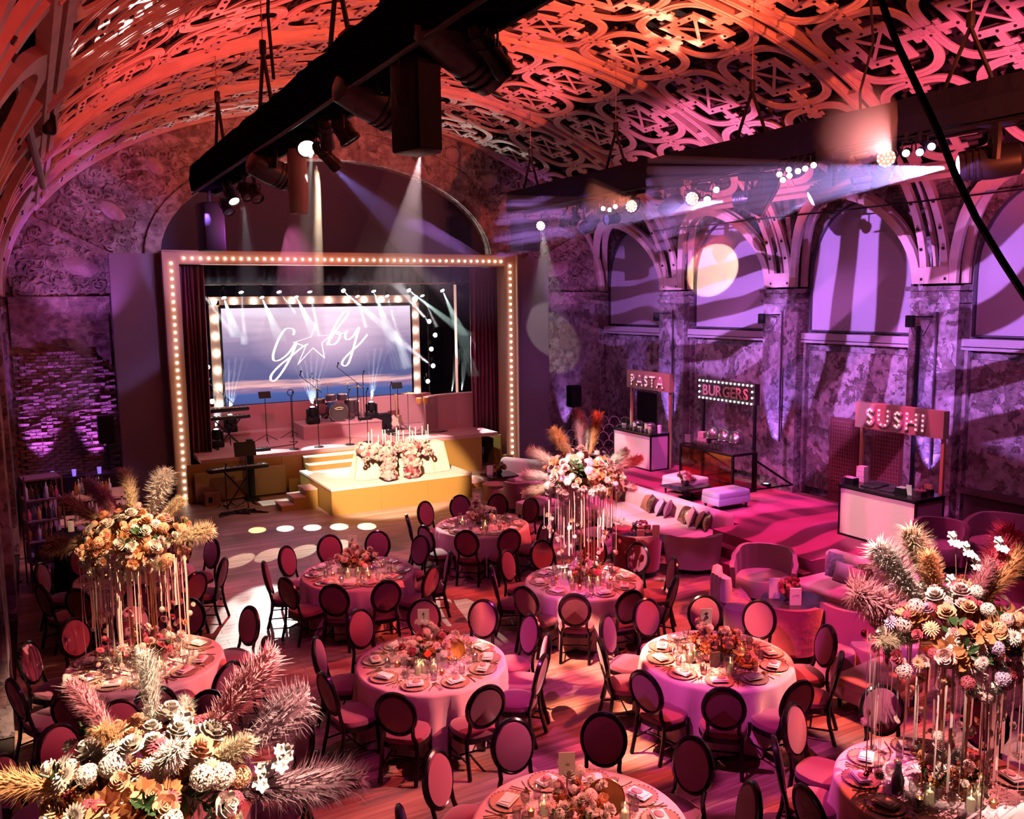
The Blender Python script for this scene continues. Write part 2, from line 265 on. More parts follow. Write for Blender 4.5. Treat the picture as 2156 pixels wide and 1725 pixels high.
# ------------------------------------------------------------------ mesh builder
class MB:
    def __init__(s): s.v = []; s.f = []; s.sm = False
    def add(s, vs_, fs):
        n = len(s.v); s.v.extend([tuple(p) for p in vs_]); s.f.extend([tuple(i+n for i in f) for f in fs]); return s
    def box(s, c, d, rz=0.0, rx=0.0, ry=0.0, taper=1.0):
        hx, hy, hz = d[0]/2, d[1]/2, d[2]/2
        P = [Vector((sx*hx*(taper if sz > 0 else 1), sy*hy*(taper if sz > 0 else 1), sz*hz)) for sz in (-1, 1) for sy in (-1, 1) for sx in (-1, 1)]
        M_ = Matrix.Rotation(rz, 3, 'Z') @ Matrix.Rotation(ry, 3, 'Y') @ Matrix.Rotation(rx, 3, 'X')
        c = Vector(c)
        return s.add([M_ @ p + c for p in P], [(0, 2, 3, 1), (4, 5, 7, 6), (0, 1, 5, 4), (2, 6, 7, 3), (0, 4, 6, 2), (1, 3, 7, 5)])
    def rbox(s, c, d, r=.03, rz=0.0, rx=0.0, ry=0.0, seg=2):
        """box with rounded edges"""
        bm = bmesh.new(); bmesh.ops.create_cube(bm, size=1)
        for v in bm.verts: v.co = Vector((v.co.x*d[0], v.co.y*d[1], v.co.z*d[2]))
        bmesh.ops.bevel(bm, geom=list(bm.edges), offset=min(r, min(d)*.49), segments=seg, affect='EDGES', profile=.5)
        M_ = Matrix.Rotation(rz, 3, 'Z') @ Matrix.Rotation(ry, 3, 'Y') @ Matrix.Rotation(rx, 3, 'X'); c = Vector(c)
        bm.verts.index_update()
        s.add([M_ @ v.co + c for v in bm.verts], [[v.index for v in f.verts] for f in bm.faces]); bm.free(); s.sm = True
        return s
    def tube(s, pts, r, n=6, r2=None, closed=False, flat=None):
        pts = [Vector(p) for p in pts]; m = len(pts); base = len(s.v)
        up = Vector((0, 0, 1)); last = None
        for i, p in enumerate(pts):
            a = pts[(i-1) % m] if (i > 0 or closed) else p; b_ = pts[(i+1) % m] if (i < m-1 or closed) else p
            t = (b_-a).normalized() if (b_-a).length > 1e-9 else Vector((0, 0, 1))
            if last is None:
                ref = up if abs(t.z) < .95 else Vector((0, 1, 0)); nn = (ref - t*ref.dot(t)).normalized()
            else:
                nn = (last - t*last.dot(t)); nn = nn.normalized() if nn.length > 1e-6 else last
            last = nn; bb = t.cross(nn)
            rr = r if r2 is None else r + (r2-r)*i/max(1, m-1)
            ra, rb = (rr, rr) if flat is None else (rr, rr*flat)
            for k in range(n):
                q = 2*PI*k/n; s.v.append(tuple(p + nn*math.cos(q)*ra + bb*math.sin(q)*rb))
        segs = m if closed else m-1
        for i in range(segs):
            for k in range(n):
                a0 = base+i*n+k; a1 = base+i*n+(k+1) % n; b0 = base+((i+1) % m)*n+k; b1 = base+((i+1) % m)*n+(k+1) % n
                s.f.append((a0, a1, b1, b0))
        if not closed:
            s.f.append(tuple(base+k for k in reversed(range(n)))); s.f.append(tuple(base+(m-1)*n+k for k in range(n)))
        return s
    def lathe(s, prof, n=16, c=(0, 0, 0), cap=True, M_=None, sx=1, sy=1):
        base = len(s.v); c = Vector(c)
        for (r, z) in prof:
            for k in range(n):
                q = 2*PI*k/n; p = Vector((r*math.cos(q)*sx, r*math.sin(q)*sy, z))
                if M_ is not None: p = M_ @ p
                s.v.append(tuple(p+c))
        m = len(prof)
        for i in range(m-1):
            for k in range(n):
                s.f.append((base+i*n+k, base+i*n+(k+1) % n, base+(i+1)*n+(k+1) % n, base+(i+1)*n+k))
        if cap:
            if prof[0][0] > 1e-6: s.f.append(tuple(base+k for k in reversed(range(n))))
            if prof[-1][0] > 1e-6: s.f.append(tuple(base+(m-1)*n+k for k in range(n)))
        return s
    def prism(s, poly, h0, h1, fn):
        """polygon (u,v) extruded w from h0 to h1, mapped through fn(u,v,w)"""
        n = len(poly)
        vs_ = [fn(u, v, h0) for u, v in poly] + [fn(u, v, h1) for u, v in poly]
        fs = [tuple(range(n)), tuple(reversed(range(n, 2*n)))] + [(i, n+i, n+(i+1) % n, (i+1) % n) for i in range(n)]
        return s.add(vs_, fs)
    def strip(s, inner, outer, h0, h1, fn, closed=True):
        """band between two polylines"""
        n = len(inner); base = len(s.v)
        for h in (h0, h1):
            for L in (inner, outer):
                for u, v in L: s.v.append(tuple(fn(u, v, h)))
        A, B, C, D = base, base+n, base+2*n, base+3*n
        for i in range(n if closed else n-1):
            j = (i+1) % n
            s.f += [(A+i, A+j, B+j, B+i), (C+i, D+i, D+j, C+j), (A+i, C+i, C+j, A+j), (B+i, B+j, D+j, D+i)]
        if not closed:
            s.f += [(A, B, D, C), (A+n-1, C+n-1, D+n-1, B+n-1)]
        return s
    def build(s, name, m=None, parent=None, label=None, smooth=None, kind=None, mats=None, loc=None):
        me = bpy.data.meshes.new(name); me.from_pydata(s.v, [], s.f); me.update()
        if m is not None: me.materials.append(m)
        for x in (mats or []): me.materials.append(x)
        if s.sm if smooth is None else smooth:
            me.shade_smooth()
            try: me.set_sharp_from_angle(angle=math.radians(40))
            except Exception: pass
        o = bpy.data.objects.new(name, me); COL.objects.link(o)
        if parent is not None: o.parent = parent
        if loc is not None: o.location = loc
        if label: o['label'] = label
        if kind: o['kind'] = kind
        return o

def thing(name, label, cat, loc=(0, 0, 0), rz=0.0, group=None):
    o = bpy.data.objects.new(name, None); COL.objects.link(o); o.empty_display_size = .1
    o.location = loc; o.rotation_euler = (0, 0, rz); o['label'] = label; o['category'] = cat
    if group: o['group'] = group
    return o
def tag(o, label, cat, group=None):
    o['label'] = label; o['category'] = cat
    if group: o['group'] = group
    return o
KIDS = {}
def dup(root, loc, rz=0.0, label=None, group=None, scale=None):
    """copy a thing, its parts and their sub-parts"""
    r = root.copy(); COL.objects.link(r); r.location = loc; r.rotation_euler = (0, 0, rz)
    if label: r['label'] = label
    if group: r['group'] = group
    if scale: r.scale = (scale,)*3 if not isinstance(scale, tuple) else scale
    if root.name not in KIDS: KIDS[root.name] = [(ch, list(ch.children)) for ch in root.children]
    for ch, gg in KIDS[root.name]:
        c = ch.copy(); COL.objects.link(c); c.parent = r
        for g in gg:
            d = g.copy(); COL.objects.link(d); d.parent = c
    return r
def inst(src, parent, loc, rot=(0, 0, 0), scale=1.0, name=None, m=None):
    """a copy of one mesh object sharing its data, as a child"""
    o = bpy.data.objects.new(name or src.name.split('.')[0], src.data if not isinstance(src, bpy.types.Mesh) else src)
    COL.objects.link(o); o.parent = parent; o.location = loc; o.rotation_euler = rot
    o.scale = (scale,)*3 if not isinstance(scale, tuple) else scale
    return o
def mesh_of(mb, name, m, smooth=True):
    me = bpy.data.meshes.new(name); me.from_pydata(mb.v, [], mb.f); me.update(); me.materials.append(m)
    if smooth: me.shade_smooth()
    return me

# palette
M_timber = mat('limed timber', (.62, .42, .36), .6, noise=(3, (.74, .52, .44)), bump=(30, .1))
M_shell = mat('dark vault boards', (.012, .007, .008), .9, noise=(1.2, (.03, .015, .018)))
M_rear = mat('shaded rear timber', (.10, .055, .05), .8)  # darker copy of the timber; shade behind the lattice put into the colour
M_bolt = mat('dark iron bolts', (.03, .02, .02), .5, .4)
M_black = mat('matt black cloth', (.02, .018, .025), .95, spec=.1)
M_fixt = mat('black enamel', (.008, .008, .011), .45, spec=.3)
M_chrome = mat('chrome', (.8, .8, .82), .15, 1)
M_steel = mat('brushed steel', (.7, .68, .66), .28, 1)
M_gold = mat('brushed gold', (.83, .55, .2), .35, .9)
M_goldp = mat('gold painted board', (.38, .20, .05), .5, .15)
M_wing = mat('grey carpeted panel', (.26, .2, .24), .95, bump=(300, .2))
M_velvet = mat('burgundy velvet', (.22, .02, .08), .85, sheen=.3)
M_rose = mat('rose carpet', (.55, .26, .29), .95)
M_bulb = mat('warm lit bulb', (1, .9, .8), .4, emit=(1, .78, .6), estr=9)
def thin_glass(name, tint=(1, 1, 1), refl=.16):
    m = bpy.data.materials.new(name); m.use_nodes = True; nt = m.node_tree; nt.nodes.clear()
    out = nt.nodes.new('ShaderNodeOutputMaterial'); t = nt.nodes.new('ShaderNodeBsdfTransparent'); g = nt.nodes.new('ShaderNodeBsdfGlossy'); mx = nt.nodes.new('ShaderNodeMixShader')
    t.inputs[0].default_value = (*tint, 1); g.inputs['Roughness'].default_value = .08; fr = nt.nodes.new('ShaderNodeLayerWeight'); fr.inputs[0].default_value = .45
    ml = nt.nodes.new('ShaderNodeMath'); ml.operation = 'MULTIPLY_ADD'; ml.inputs[1].default_value = .45; ml.inputs[2].default_value = refl
    nt.links.new(fr.outputs['Facing'], ml.inputs[0]); nt.links.new(ml.outputs[0], mx.inputs[0]); nt.links.new(t.outputs[0], mx.inputs[1]); nt.links.new(g.outputs[0], mx.inputs[2]); nt.links.new(mx.outputs[0], out.inputs[0])
    MATS[name] = m; return m
M_glass = thin_glass('clear glass')
M_white = mat('white board', (.8, .78, .76), .5)
M_plast = plaster('flaking wall paint', (.24, .17, .18), (.44, .35, .38), (.17, .11, .12), 3.0)
M_plast2 = plaster('stained stucco', (.34, .23, .22), (.50, .38, .35), (.24, .14, .14), 9.0, .6, 0.0)
M_brick = mat('old brick', (.33, .2, .19), .85, noise=(8, (.45, .33, .32)), bump=(25, .6))
M_blind = mat('stretched window blind', (.42, .36, .44), .9)

# ------------------------------------------------------------------ hall shell
XW, YB = 17.0, 24.6           # window wall plane, end wall plane
XL = -0.5
xc, zc, va, vb = 8.25, 5.3, 8.75, 5.1
_N = 2000; _th = [PI*i/_N for i in range(_N+1)]; _arc = [0.0]
for i in range(_N):
    _arc.append(_arc[-1]+math.hypot(va*(math.cos(_th[i+1])-math.cos(_th[i])), vb*(math.sin(_th[i+1])-math.sin(_th[i]))))
ARC = _arc[-1]
import bisect
def th_of(s_):
    i = min(max(bisect.bisect_left(_arc, s_), 1), _N); a, b = _arc[i-1], _arc[i]
    return _th[i-1] + (_th[i]-_th[i-1])*(s_-a)/(b-a)
def vault(y, s_, w=0.0):
    t = th_of(s_); nx, nz = math.cos(t)/va, math.sin(t)/vb; l = math.hypot(nx, nz)
    return (xc+va*math.cos(t)+w*nx/l, y, zc+vb*math.sin(t)+w*nz/l)

# floor: base, planks
b = MB(); b.box((8, 12, -.06), (18, 27, .08)); floor = b.build('floor', mat('floor underlay', (.03, .02, .02), .9), kind='structure')
M_plank = wood_floor('oak planks', (.20, .11, .085), (.46, .28, .22))
def plank_mesh(L_):
    q = MB(); w_ = .155; q.box((0, 0, -.01), (L_-.004, w_-.004, .02)); return mesh_of(q, 'plank', M_plank, False)
PL = {}
rows = []; rnd = random.Random(3)
for r in range(0, 158):
    y = .1 + r*.155; x = XL - rnd.random()*2.2
    while x < XW+.2:
        L_ = rnd.choice((1.6, 2.0, 2.4, 2.8)); x0, x1 = max(x, XL), min(x+L_, XW+.3)
        if x1-x0 > .2: rows.append((x0, x1, y, L_))
        x += L_
def seen_floor(x, y): # rough: inside the part of the floor the gallery looks onto
    return y > 3.6 and x < y*1.75+.6
vis = [p for p in rows if seen_floor((p[0]+p[1])/2, p[2])]
vis.sort(key=lambda p: p[2])
near, far = vis[:300], vis[300:]
for x0, x1, y, L_ in near:
    k = round(x1-x0, 2)
    if k not in PL: PL[k] = plank_mesh(k)
    o = bpy.data.objects.new('plank', PL[k]); COL.objects.link(o); o.parent = floor; o.location = ((x0+x1)/2, y, rnd.uniform(-.0015, 0))
b = MB(); tones = []
for x0, x1, y, L_ in far:
    b.box(((x0+x1)/2, y, -.01), (x1-x0-.004, .151, .02)); tones += [rnd.uniform(0, .22)]*8
o = b.build('floor_planks', M_plank, floor, kind='stuff')
at = o.data.attributes.new('tone', 'FLOAT', 'POINT'); at.data.foreach_set('value', tones)

# end wall with the big stage arch
def arch_pts(n=40, R=4.85, H=2.75, x0=8.0, z0=6.3, zb=None):
    return [(x0+R*math.cos(PI*i/n), z0+H*math.sin(PI*i/n)) for i in range(n+1)]
def wall_with_arch():
    b = MB(); n = 40
    arch = arch_pts(n)
    outer = []
    for i in range(n+1):
        a = PI*i/n; outer.append((8.25+9.6*math.cos(a), 6.3+4.6*math.sin(a)))
    fn = lambda u, v, w: (u, YB+w, v)
    b.strip(arch, outer, 0, .5, fn, closed=False)
    for (xa, xb_) in ((XL-.9, 8-4.85), (8+4.85, 17.85)):
        b.box(((xa+xb_)/2, YB+.25, 3.15), (xb_-xa, .5, 6.3))
    return b
wall_back = wall_with_arch().build('wall_back', M_plast2, kind='structure')
# recessed band round the arch
b = MB(); fn = lambda u, v, w: (u, YB+w, v)
b.strip(arch_pts(40, 4.87, 2.77), arch_pts(40, 5.25, 3.1), -.10, .02, fn, closed=False); b.build('trim_1', M_plast2, kind='structure')
b = MB(); b.strip(arch_pts(40, 5.95, 3.7, z0=6.2), arch_pts(40, 6.02, 3.78, z0=6.2), -.06, .02, fn, closed=False)
b.build('trim_2', M_plast2, kind='structure')
# diagonal ribs of the spandrels and cornice
b = MB()
b.box((.85, YB-.05, 6.85), (2.9, .12, .16), ry=math.radians(27)); b.build('trim_3', M_plast2, kind='structure')
b = MB(); b.box((15.65, YB-.05, 6.85), (2.9, .12, .16), ry=math.radians(-27)); b.build('trim_3', M_plast2, kind='structure')
for nm, x0, x1 in (('trim_4', -.4, 1.85), ('trim_4', 14.5, XW)):
    b = MB(); b.box(((x0+x1)/2, YB-.08, 5.22), (x1-x0, .16, .14)); b.box(((x0+x1)/2, YB-.05, 5.02), (x1-x0, .10, .25)); b.build(nm, M_plast2, kind='structure')
# medallions and scrollwork of the spandrels
def medallion(x, z, rx, rz_, tilt):
    b = MB(); b.lathe([(1.0, 0), (1.0, .25), (.93, .45), (.8, .6), (.5, .85), (0.001, 1.0)], 20, cap=False)
    M_ = Matrix.Rotation(tilt, 3, 'Y') @ Matrix.Rotation(PI/2, 3, 'X')
    vs_ = [M_ @ Vector((v[0]*rx, v[1]*rz_, v[2]*.14)) + Vector((x, YB, z)) for v in b.v]
    b.v = [tuple(v) for v in vs_]; o = b.build('medallion', mat('worn stucco oval', (.55, .38, .38), .8, noise=(5, (.45, .28, .28)), bump=(14, .5)), wall_back, smooth=True)
    r = MB(); r.tube([Matrix.Rotation(tilt, 3, 'Y') @ Vector((math.cos(q)*rx*1.1, 0, math.sin(q)*rz_*1.15))+Vector((x, YB-.02, z)) for q in [2*PI*k/24 for k in range(24)]], .03, 5, closed=True)
    r.build('medallion_rim', M_plast2, wall_back, smooth=True)
for x, z, a, c_, t in ((1.24, 6.03, .5, .26, .25), (2.06, 7.43, .36, .2, .6), (3.14, 8.61, .27, .2, .9), (5.1, 9.4, .2, .3, 0), (15.3, 6.05, .5, .26, -.25), (14.3, 7.5, .36, .2, -.6), (12.9, 8.75, .3, .22, -.9), (11.6, 9.45, .25, .25, 0)):
    medallion(x, z, a, c_, t)
def scrolls(boxes, n, seed):
    rr = random.Random(seed); b = MB(); placed = []
    tries = 0
    while len(placed) < n and tries < n*30:
        tries += 1
        x0, x1, z0, z1 = rr.choice(boxes); x = rr.uniform(x0, x1); z = rr.uniform(z0, z1)
        # stay inside the vault outline and outside the arch
        if ((x-xc)/(va-.25))**2+((z-zc)/(vb-.2))**2 > 1 and z > zc: continue
        if ((x-8)/5.5)**2+((z-6.3)/3.4)**2 < 1 and z > 6.3: continue
        if z < 6.45 and 1.75 < x < 14.5: continue
        r = rr.uniform(.07, .2); turns = rr.uniform(.8, 1.7); ph = rr.uniform(0, 6.3); sg = rr.choice((-1, 1)); pts = []
        for k in range(11):
            t = k/10; q = ph+sg*t*turns*2*PI; q_r = r*(1-t*.85)
            pts.append((x+q_r*math.cos(q), YB-.03, z+q_r*math.sin(q)))
        b.tube(pts, .045*(r/.13), 5, r2=.016); placed.append((x, z))
        if rr.random() < .5:   # leaf
            q = rr.uniform(0, 6.3); l = rr.uniform(.1, .24)
            b.tube([(x, YB-.01, z), (x+l*.5*math.cos(q), YB-.05, z+l*.5*math.sin(q)), (x+l*math.cos(q+.4), YB-.01, z+l*math.sin(q+.4))], .03, 5, r2=.008)
    return b
scrolls([(-.35, 4.0, 5.3, 9.0)], 430, 5).build('scrollwork', M_plast2, wall_back, kind='stuff', smooth=True)
scrolls([(12.2, 16.9, 5.3, 9.4)], 380, 6).build('scrollwork', M_plast2, wall_back, kind='stuff', smooth=True)
# exposed brick at the end wall behind the bar
rr = random.Random(11); nb = 0; stuffb = MB()
BK = []
for k in range(4):
    q = MB(); q.box((0, 0, 0), (.235, .11, .068)); 
    q.v = [(x+rr.uniform(-.008, .008), y+rr.uniform(-.012, .012), z+rr.uniform(-.006, .006)) for x, y, z in q.v]; BK.append(mesh_of(q, 'brick', M_brick, False))
for r in range(44):
    z = .32+r*.083
    for c_ in range(9):
        x = -.28+c_*.25+(.125 if r % 2 else 0)
        lim = 3.95 if x < 1.35 else 3.95-(x-1.35)*1.6
        if x > 1.82 or z > lim+rr.uniform(-.06, .06): continue
        d = rr.uniform(-.03, .02)
        if nb < 300 and z > .6:
            o = bpy.data.objects.new('brick', BK[rr.randrange(4)]); COL.objects.link(o); o.parent = wall_back; o.location = (x, YB-.02+d, z); nb += 1
        else: stuffb.box((x, YB-.02+d, z), (.235, .11, .068))
stuffb.build('brickwork', M_brick, wall_back, kind='stuff')
# broken plaster edge above the bricks
b = MB(); pts = [(-.4+i*.12, 4.02+rr.uniform(-.03, .03)) for i in range(15)]+[(1.4+i*.1, 4.0-i*.16) for i in range(5)]
b.strip(pts, [(x, 5.0) for x, z in pts], -.06, 0, fn, closed=False); b.build('wall_render', M_plast2, wall_back)
for x0 in (14.55,):
    b = MB(); pts = [(x0+i*.12, 4.3+rr.uniform(-.25, .25)) for i in range(20)]
    b.strip(pts, [(x, 4.95) for x, z in pts], -.05, 0, fn, closed=False); b.build('wall_render', M_plast, wall_back)

# vault: outer shell and fretwork
b = MB(); n = 48
for i in range(n+1):
    s_ = 2.2+(ARC-4.4)*i/n
    for y in (-1, YB+.2): b.v.append(vault(y, s_, .75))
for i in range(n): b.f.append((2*i, 2*i+1, 2*i+3, 2*i+2))
ceiling = b.build('ceiling', M_shell, kind='structure', smooth=True)
def fret_cell(s0):
    """one square of the fretwork, centred on arc length s0, y = 0"""
    hs, hy = 1.055, .97
    fn = lambda u, v, w: vault(u*hy, s0+v*hs, w)
    b = MB()
    n = 40; q = [2*PI*k/n for k in range(n)]
    def sq(r, p=3.2):
        return [(math.copysign(abs(math.cos(a))**(2/p), math.cos(a))*r, math.copysign(abs(math.sin(a))**(2/p), math.sin(a))*r) for a in q]
    b.strip(sq(.84), sq(.998), -.018, .018, fn)
    b.strip(sq(.905), sq(.922), -.027, -.01, fn)
    def bar(u0, v0, u1, v1, wd, h0, h1, seg=3):
        nonlocal b
        d = math.hypot(u1-u0, v1-v0); nx, ny = -(v1-v0)/d*wd/2, (u1-u0)/d*wd/2
        A = [(u0+(u1-u0)*k/seg+nx, v0+(v1-v0)*k/seg+ny) for k in range(seg+1)]; B = [(u0+(u1-u0)*k/seg-nx, v0+(v1-v0)*k/seg-ny) for k in range(seg+1)]
        b.strip(A, B, h0, h1, fn, closed=False)
    # square frame with its diagonal cross
    for (u0, v0, u1, v1) in ((-.5, -.42, .5, -.42), (-.5, .42, .5, .42), (-.42, -.34, -.42, .34), (.42, -.34, .42, .34)):
        bar(u0, v0, u1, v1, .17, -.02, .02); 
    bar(-.36, -.36, .36, .36, .06, -.01, .015); bar(-.36, .36, .36, -.36, .06, -.01, .015)
    # links to the knots, knots at the edge middles
    for (du, dv) in ((1, 0), (-1, 0), (0, 1), (0, -1)):
        bar(du*.48, dv*.48, du*.9, dv*.9, .16, -.022, .018)
        c_ = (du*.93, dv*.93)
        sgn = [(c_[0]+a*.13, c_[1]+e_*.13) for a, e_ in ((-1, -1), (1, -1), (1, 1), (-1, 1))]
        sgo = [(c_[0]+a*.055, c_[1]+e_*.055) for a, e_ in ((-1, -1), (1, -1), (1, 1), (-1, 1))]
        b.strip(sgo, sgn, -.032, .0, fn)
        # stepped corner plates
        pu, pv = (0, 1) if du else (1, 0)
        bar(du*.72-pu*.2, dv*.72-pv*.2, du*.72+pu*.2, dv*.72+pv*.2, .10, -.018, .018, 2)
    rear = MB(); front = b; b = rear
    # rear layer, stepped boards
    for k, (a, l) in enumerate(((.62, .5), (.74, .36), (.86, .22))):
        for sg in (1, -1):
            bar(-l, sg*a*.98, l*.2, sg*a*.98, .07, .20, .25, 2); bar(sg*a*.98, -l*.3, sg*a*.98, l, .07, .20, .25, 2)
    for sg in (1, -1):
        bar(-.95, sg*.62, .95, sg*.62, .07, .30, .36, 3); bar(sg*.62, -.95, sg*.62, .95, .07, .30, .36, 3)
    return front, rear
def bolts(s0):
    b = MB(); hs, hy = 1.055, .97
    for (u, v) in ((.3, .42), (-.3, .42), (.3, -.42), (-.3, -.42), (.98, .1), (.98, -.1), (.1, .98), (-.1, .98), (.42, .0), (-.42, 0), (0, .42), (0, -.42)):
        p = [vault((u+a*.024)*hy, s0+(v+c_*.024)*hs, -.04) for a, c_ in ((-1, -.4), (-.4, -1), (.4, -1), (1, -.4), (1, .4), (.4, 1), (-.4, 1), (-1, .4))]
        p2 = [vault((u+a*.028)*hy, s0+(v+c_*.028)*hs, -.015) for a, c_ in ((-1, -.4), (-.4, -1), (.4, -1), (1, -.4), (1, .4), (.4, 1), (-.4, 1), (-1, .4))]
        b.add(p+p2, [tuple(range(8))]+[(i, (i+1) % 8, 8+(i+1) % 8, 8+i) for i in range(8)])
    return b
PIERS = [25.1, 20.76, 16.40, 12.03, 7.67, 3.3]
cells = []
for k in range(8):
    s0 = ARC/2+(k-3.5)*2.11
    fr_, re_ = fret_cell(s0); cells.append((mesh_of(fr_, 'fretwork_panel', M_timber, False), mesh_of(bolts(s0), 'bolt_heads', M_bolt, False), mesh_of(re_, 'rear_boards', M_rear, False)))
for j in range(5):
    yc_ = (PIERS[j]+PIERS[j+1])/2
    for sy in (-.97, .97):
        for k in range(8):
            if yc_ < 6.5 and not (k < 3): continue
            o = bpy.data.objects.new('fretwork_panel', cells[k][0]); COL.objects.link(o); o.parent = ceiling; o.location = (0, yc_+sy, 0)
            o2 = bpy.data.objects.new('bolt_heads', cells[k][1]); COL.objects.link(o2); o2.parent = o; o2['kind'] = 'stuff'
            o3 = bpy.data.objects.new('rear_boards', cells[k][2]); COL.objects.link(o3); o3.parent = o
# transverse double ribs at the piers, slotted
def rib():
    b = MB(); n = 56; s0, s1 = 2.35, ARC-2.35
    S = [s0+(s1-s0)*k/n for k in range(n+1)]
    fn = lambda u, v, w: vault(u, v, w)
    for (u0, u1) in ((-.245, -.125), (.125, .245)):
        b.strip([(u0, s_) for s_ in S], [(u1, s_) for s_ in S], -.09, .06, fn, closed=False)
    b.strip([(-.20, s_) for s_ in S], [(-.185, s_) for s_ in S], -.105, -.08, fn, closed=False)
    b.strip([(.185, s_) for s_ in S], [(.2, s_) for s_ in S], -.105, -.08, fn, closed=False)
    for k in range(17):
        s_ = ARC/2+(k-8)*1.055
        b.strip([(-.15, s_-.09), (-.15, s_+.09)], [(.15, s_-.09), (.15, s_+.09)], -.07, .03, fn, closed=False)
    b.strip([(-.09, s_) for s_ in S], [(.09, s_) for s_ in S], .22, .3, fn, closed=False)
    return b
rm = mesh_of(rib(), 'ceiling_rib', M_timber, False)
for y in PIERS[1:5]:
    o = bpy.data.objects.new('ceiling_rib', rm); COL.objects.link(o); o.parent = ceiling; o.location = (0, y, 0)
b = MB(); S = [2.35+(ARC-4.7)*k/56 for k in range(57)]
b.strip([(YB-.22, s_) for s_ in S], [(YB-.02, s_) for s_ in S], -.10, .1, lambda u, v, w: vault(u, v, w), closed=False); b.build('ceiling_rib', M_timber, ceiling)

# lower zone: long timber band, rib arches, struts fanning to the imposts
def side(mirror):
    f_ = (lambda p: (2*xc-p[0], p[1], p[2])) if mirror else (lambda p: p)
    def V(u, s_, w): return f_(vault(u, s_, w))
    def flip(mb):
        if mirror: mb.f = [tuple(reversed(q)) for q in mb.f]
        return mb
    par = wall_left if mirror else wall_right
    ys = [2+22.6*k/30 for k in range(31)]
    b = MB()
    for (a, c_) in ((2.30, 2.42), (2.50, 2.62)):
        b.strip([(y, a) for y in ys], [(y, c_) for y in ys], -.08, .06, V, closed=False)
    b.strip([(y, 2.40) for y in ys], [(y, 2.52) for y in ys], .03, .1, V, closed=False)
    flip(b).build('timber_band', M_timber, par)
    def zs(z): # arc length where the vault is at height z
        return _arc[min(range(0, _N//2), key=lambda i: abs(zc+vb*math.sin(_th[i])-z))]
    Sl = [0.02+2.33*k/14 for k in range(15)]
    arcm = MB(); n = 26
    for w0, w1, ro, ri in ((-.06, .05, 1.86, 1.66), (.22, .30, 1.74, 1.56)):
        o_, i_ = [], []
        for k in range(n+1):
            a = PI*k/n
            o_.append((ro*math.cos(a), zs(5.3+ (2.2 if ro > 1.8 else 2.08)*math.sin(a))))
            i_.append((ri*math.cos(a), zs(5.3+ (2.0 if ro > 1.8 else 1.9)*math.sin(a))))
        arcm.strip(i_, o_, w0, w1, V, closed=False)
    flip(arcm); am = mesh_of(arcm, 'timber_arch', M_timber, False)
    st = []
    for (u0, u1) in ((-.33, -.17), (.17, .33)):
        b = MB(); b.strip([(u0, s_) for s_ in Sl], [(u1, s_) for s_ in Sl], -.05, .04, V, closed=False)
        b.strip([(u0*.55, s_) for s_ in Sl], [(u1*.55-(.02 if u1 > 0 else -.02), s_) for s_ in Sl], .16, .26, V, closed=False)
        st.append(mesh_of(flip(b), 'timber_strut', M_timber, False))
    b = MB(); b.strip([(-.36, 0.0), (-.36, .36)], [(.36, 0.0), (.36, .36)], -.07, .06, V, closed=False)
    im = mesh_of(flip(b), 'impost_plate', M_timber, False)
    b = MB()
    for (u, s_) in ((-.28, .1), (.28, .1), (-.26, 1.2), (.26, 1.2), (-.26, .75), (.26, .75), (-.26, 1.8), (.26, 1.8)):
        b.add([V(u+a*.03, s_+c_*.03, -.075) for a, c_ in ((-1, -1), (1, -1), (1, 1), (-1, 1))]+[V(u+a*.03, s_+c_*.03, -.04) for a, c_ in ((-1, -1), (1, -1), (1, 1), (-1, 1))], [(0, 1, 2, 3), (0, 4, 5, 1), (1, 5, 6, 2), (2, 6, 7, 3), (3, 7, 4, 0)])
    bm_ = mesh_of(b, 'bolt_heads', M_bolt, False)
    for y in PIERS[1:5]:
        for me in st+[im]:
            o = bpy.data.objects.new(me.name.split('.')[0], me); COL.objects.link(o); o.parent = par; o.location = (0, y, 0)
        o2 = bpy.data.objects.new('bolt_heads', bm_); COL.objects.link(o2); o2.parent = par; o2.location = (0, y, 0); o2['kind'] = 'stuff'
    for j in range(5):
        o = bpy.data.objects.new('timber_arch', am); COL.objects.link(o); o.parent = par; o.location = (0, (PIERS[j]+PIERS[j+1])/2, 0)
    b = MB(); b.strip([(YB-.30, s_) for s_ in Sl], [(YB-.12, s_) for s_ in Sl], -.05, .04, V, closed=False); flip(b).build('timber_strut', M_timber, par)

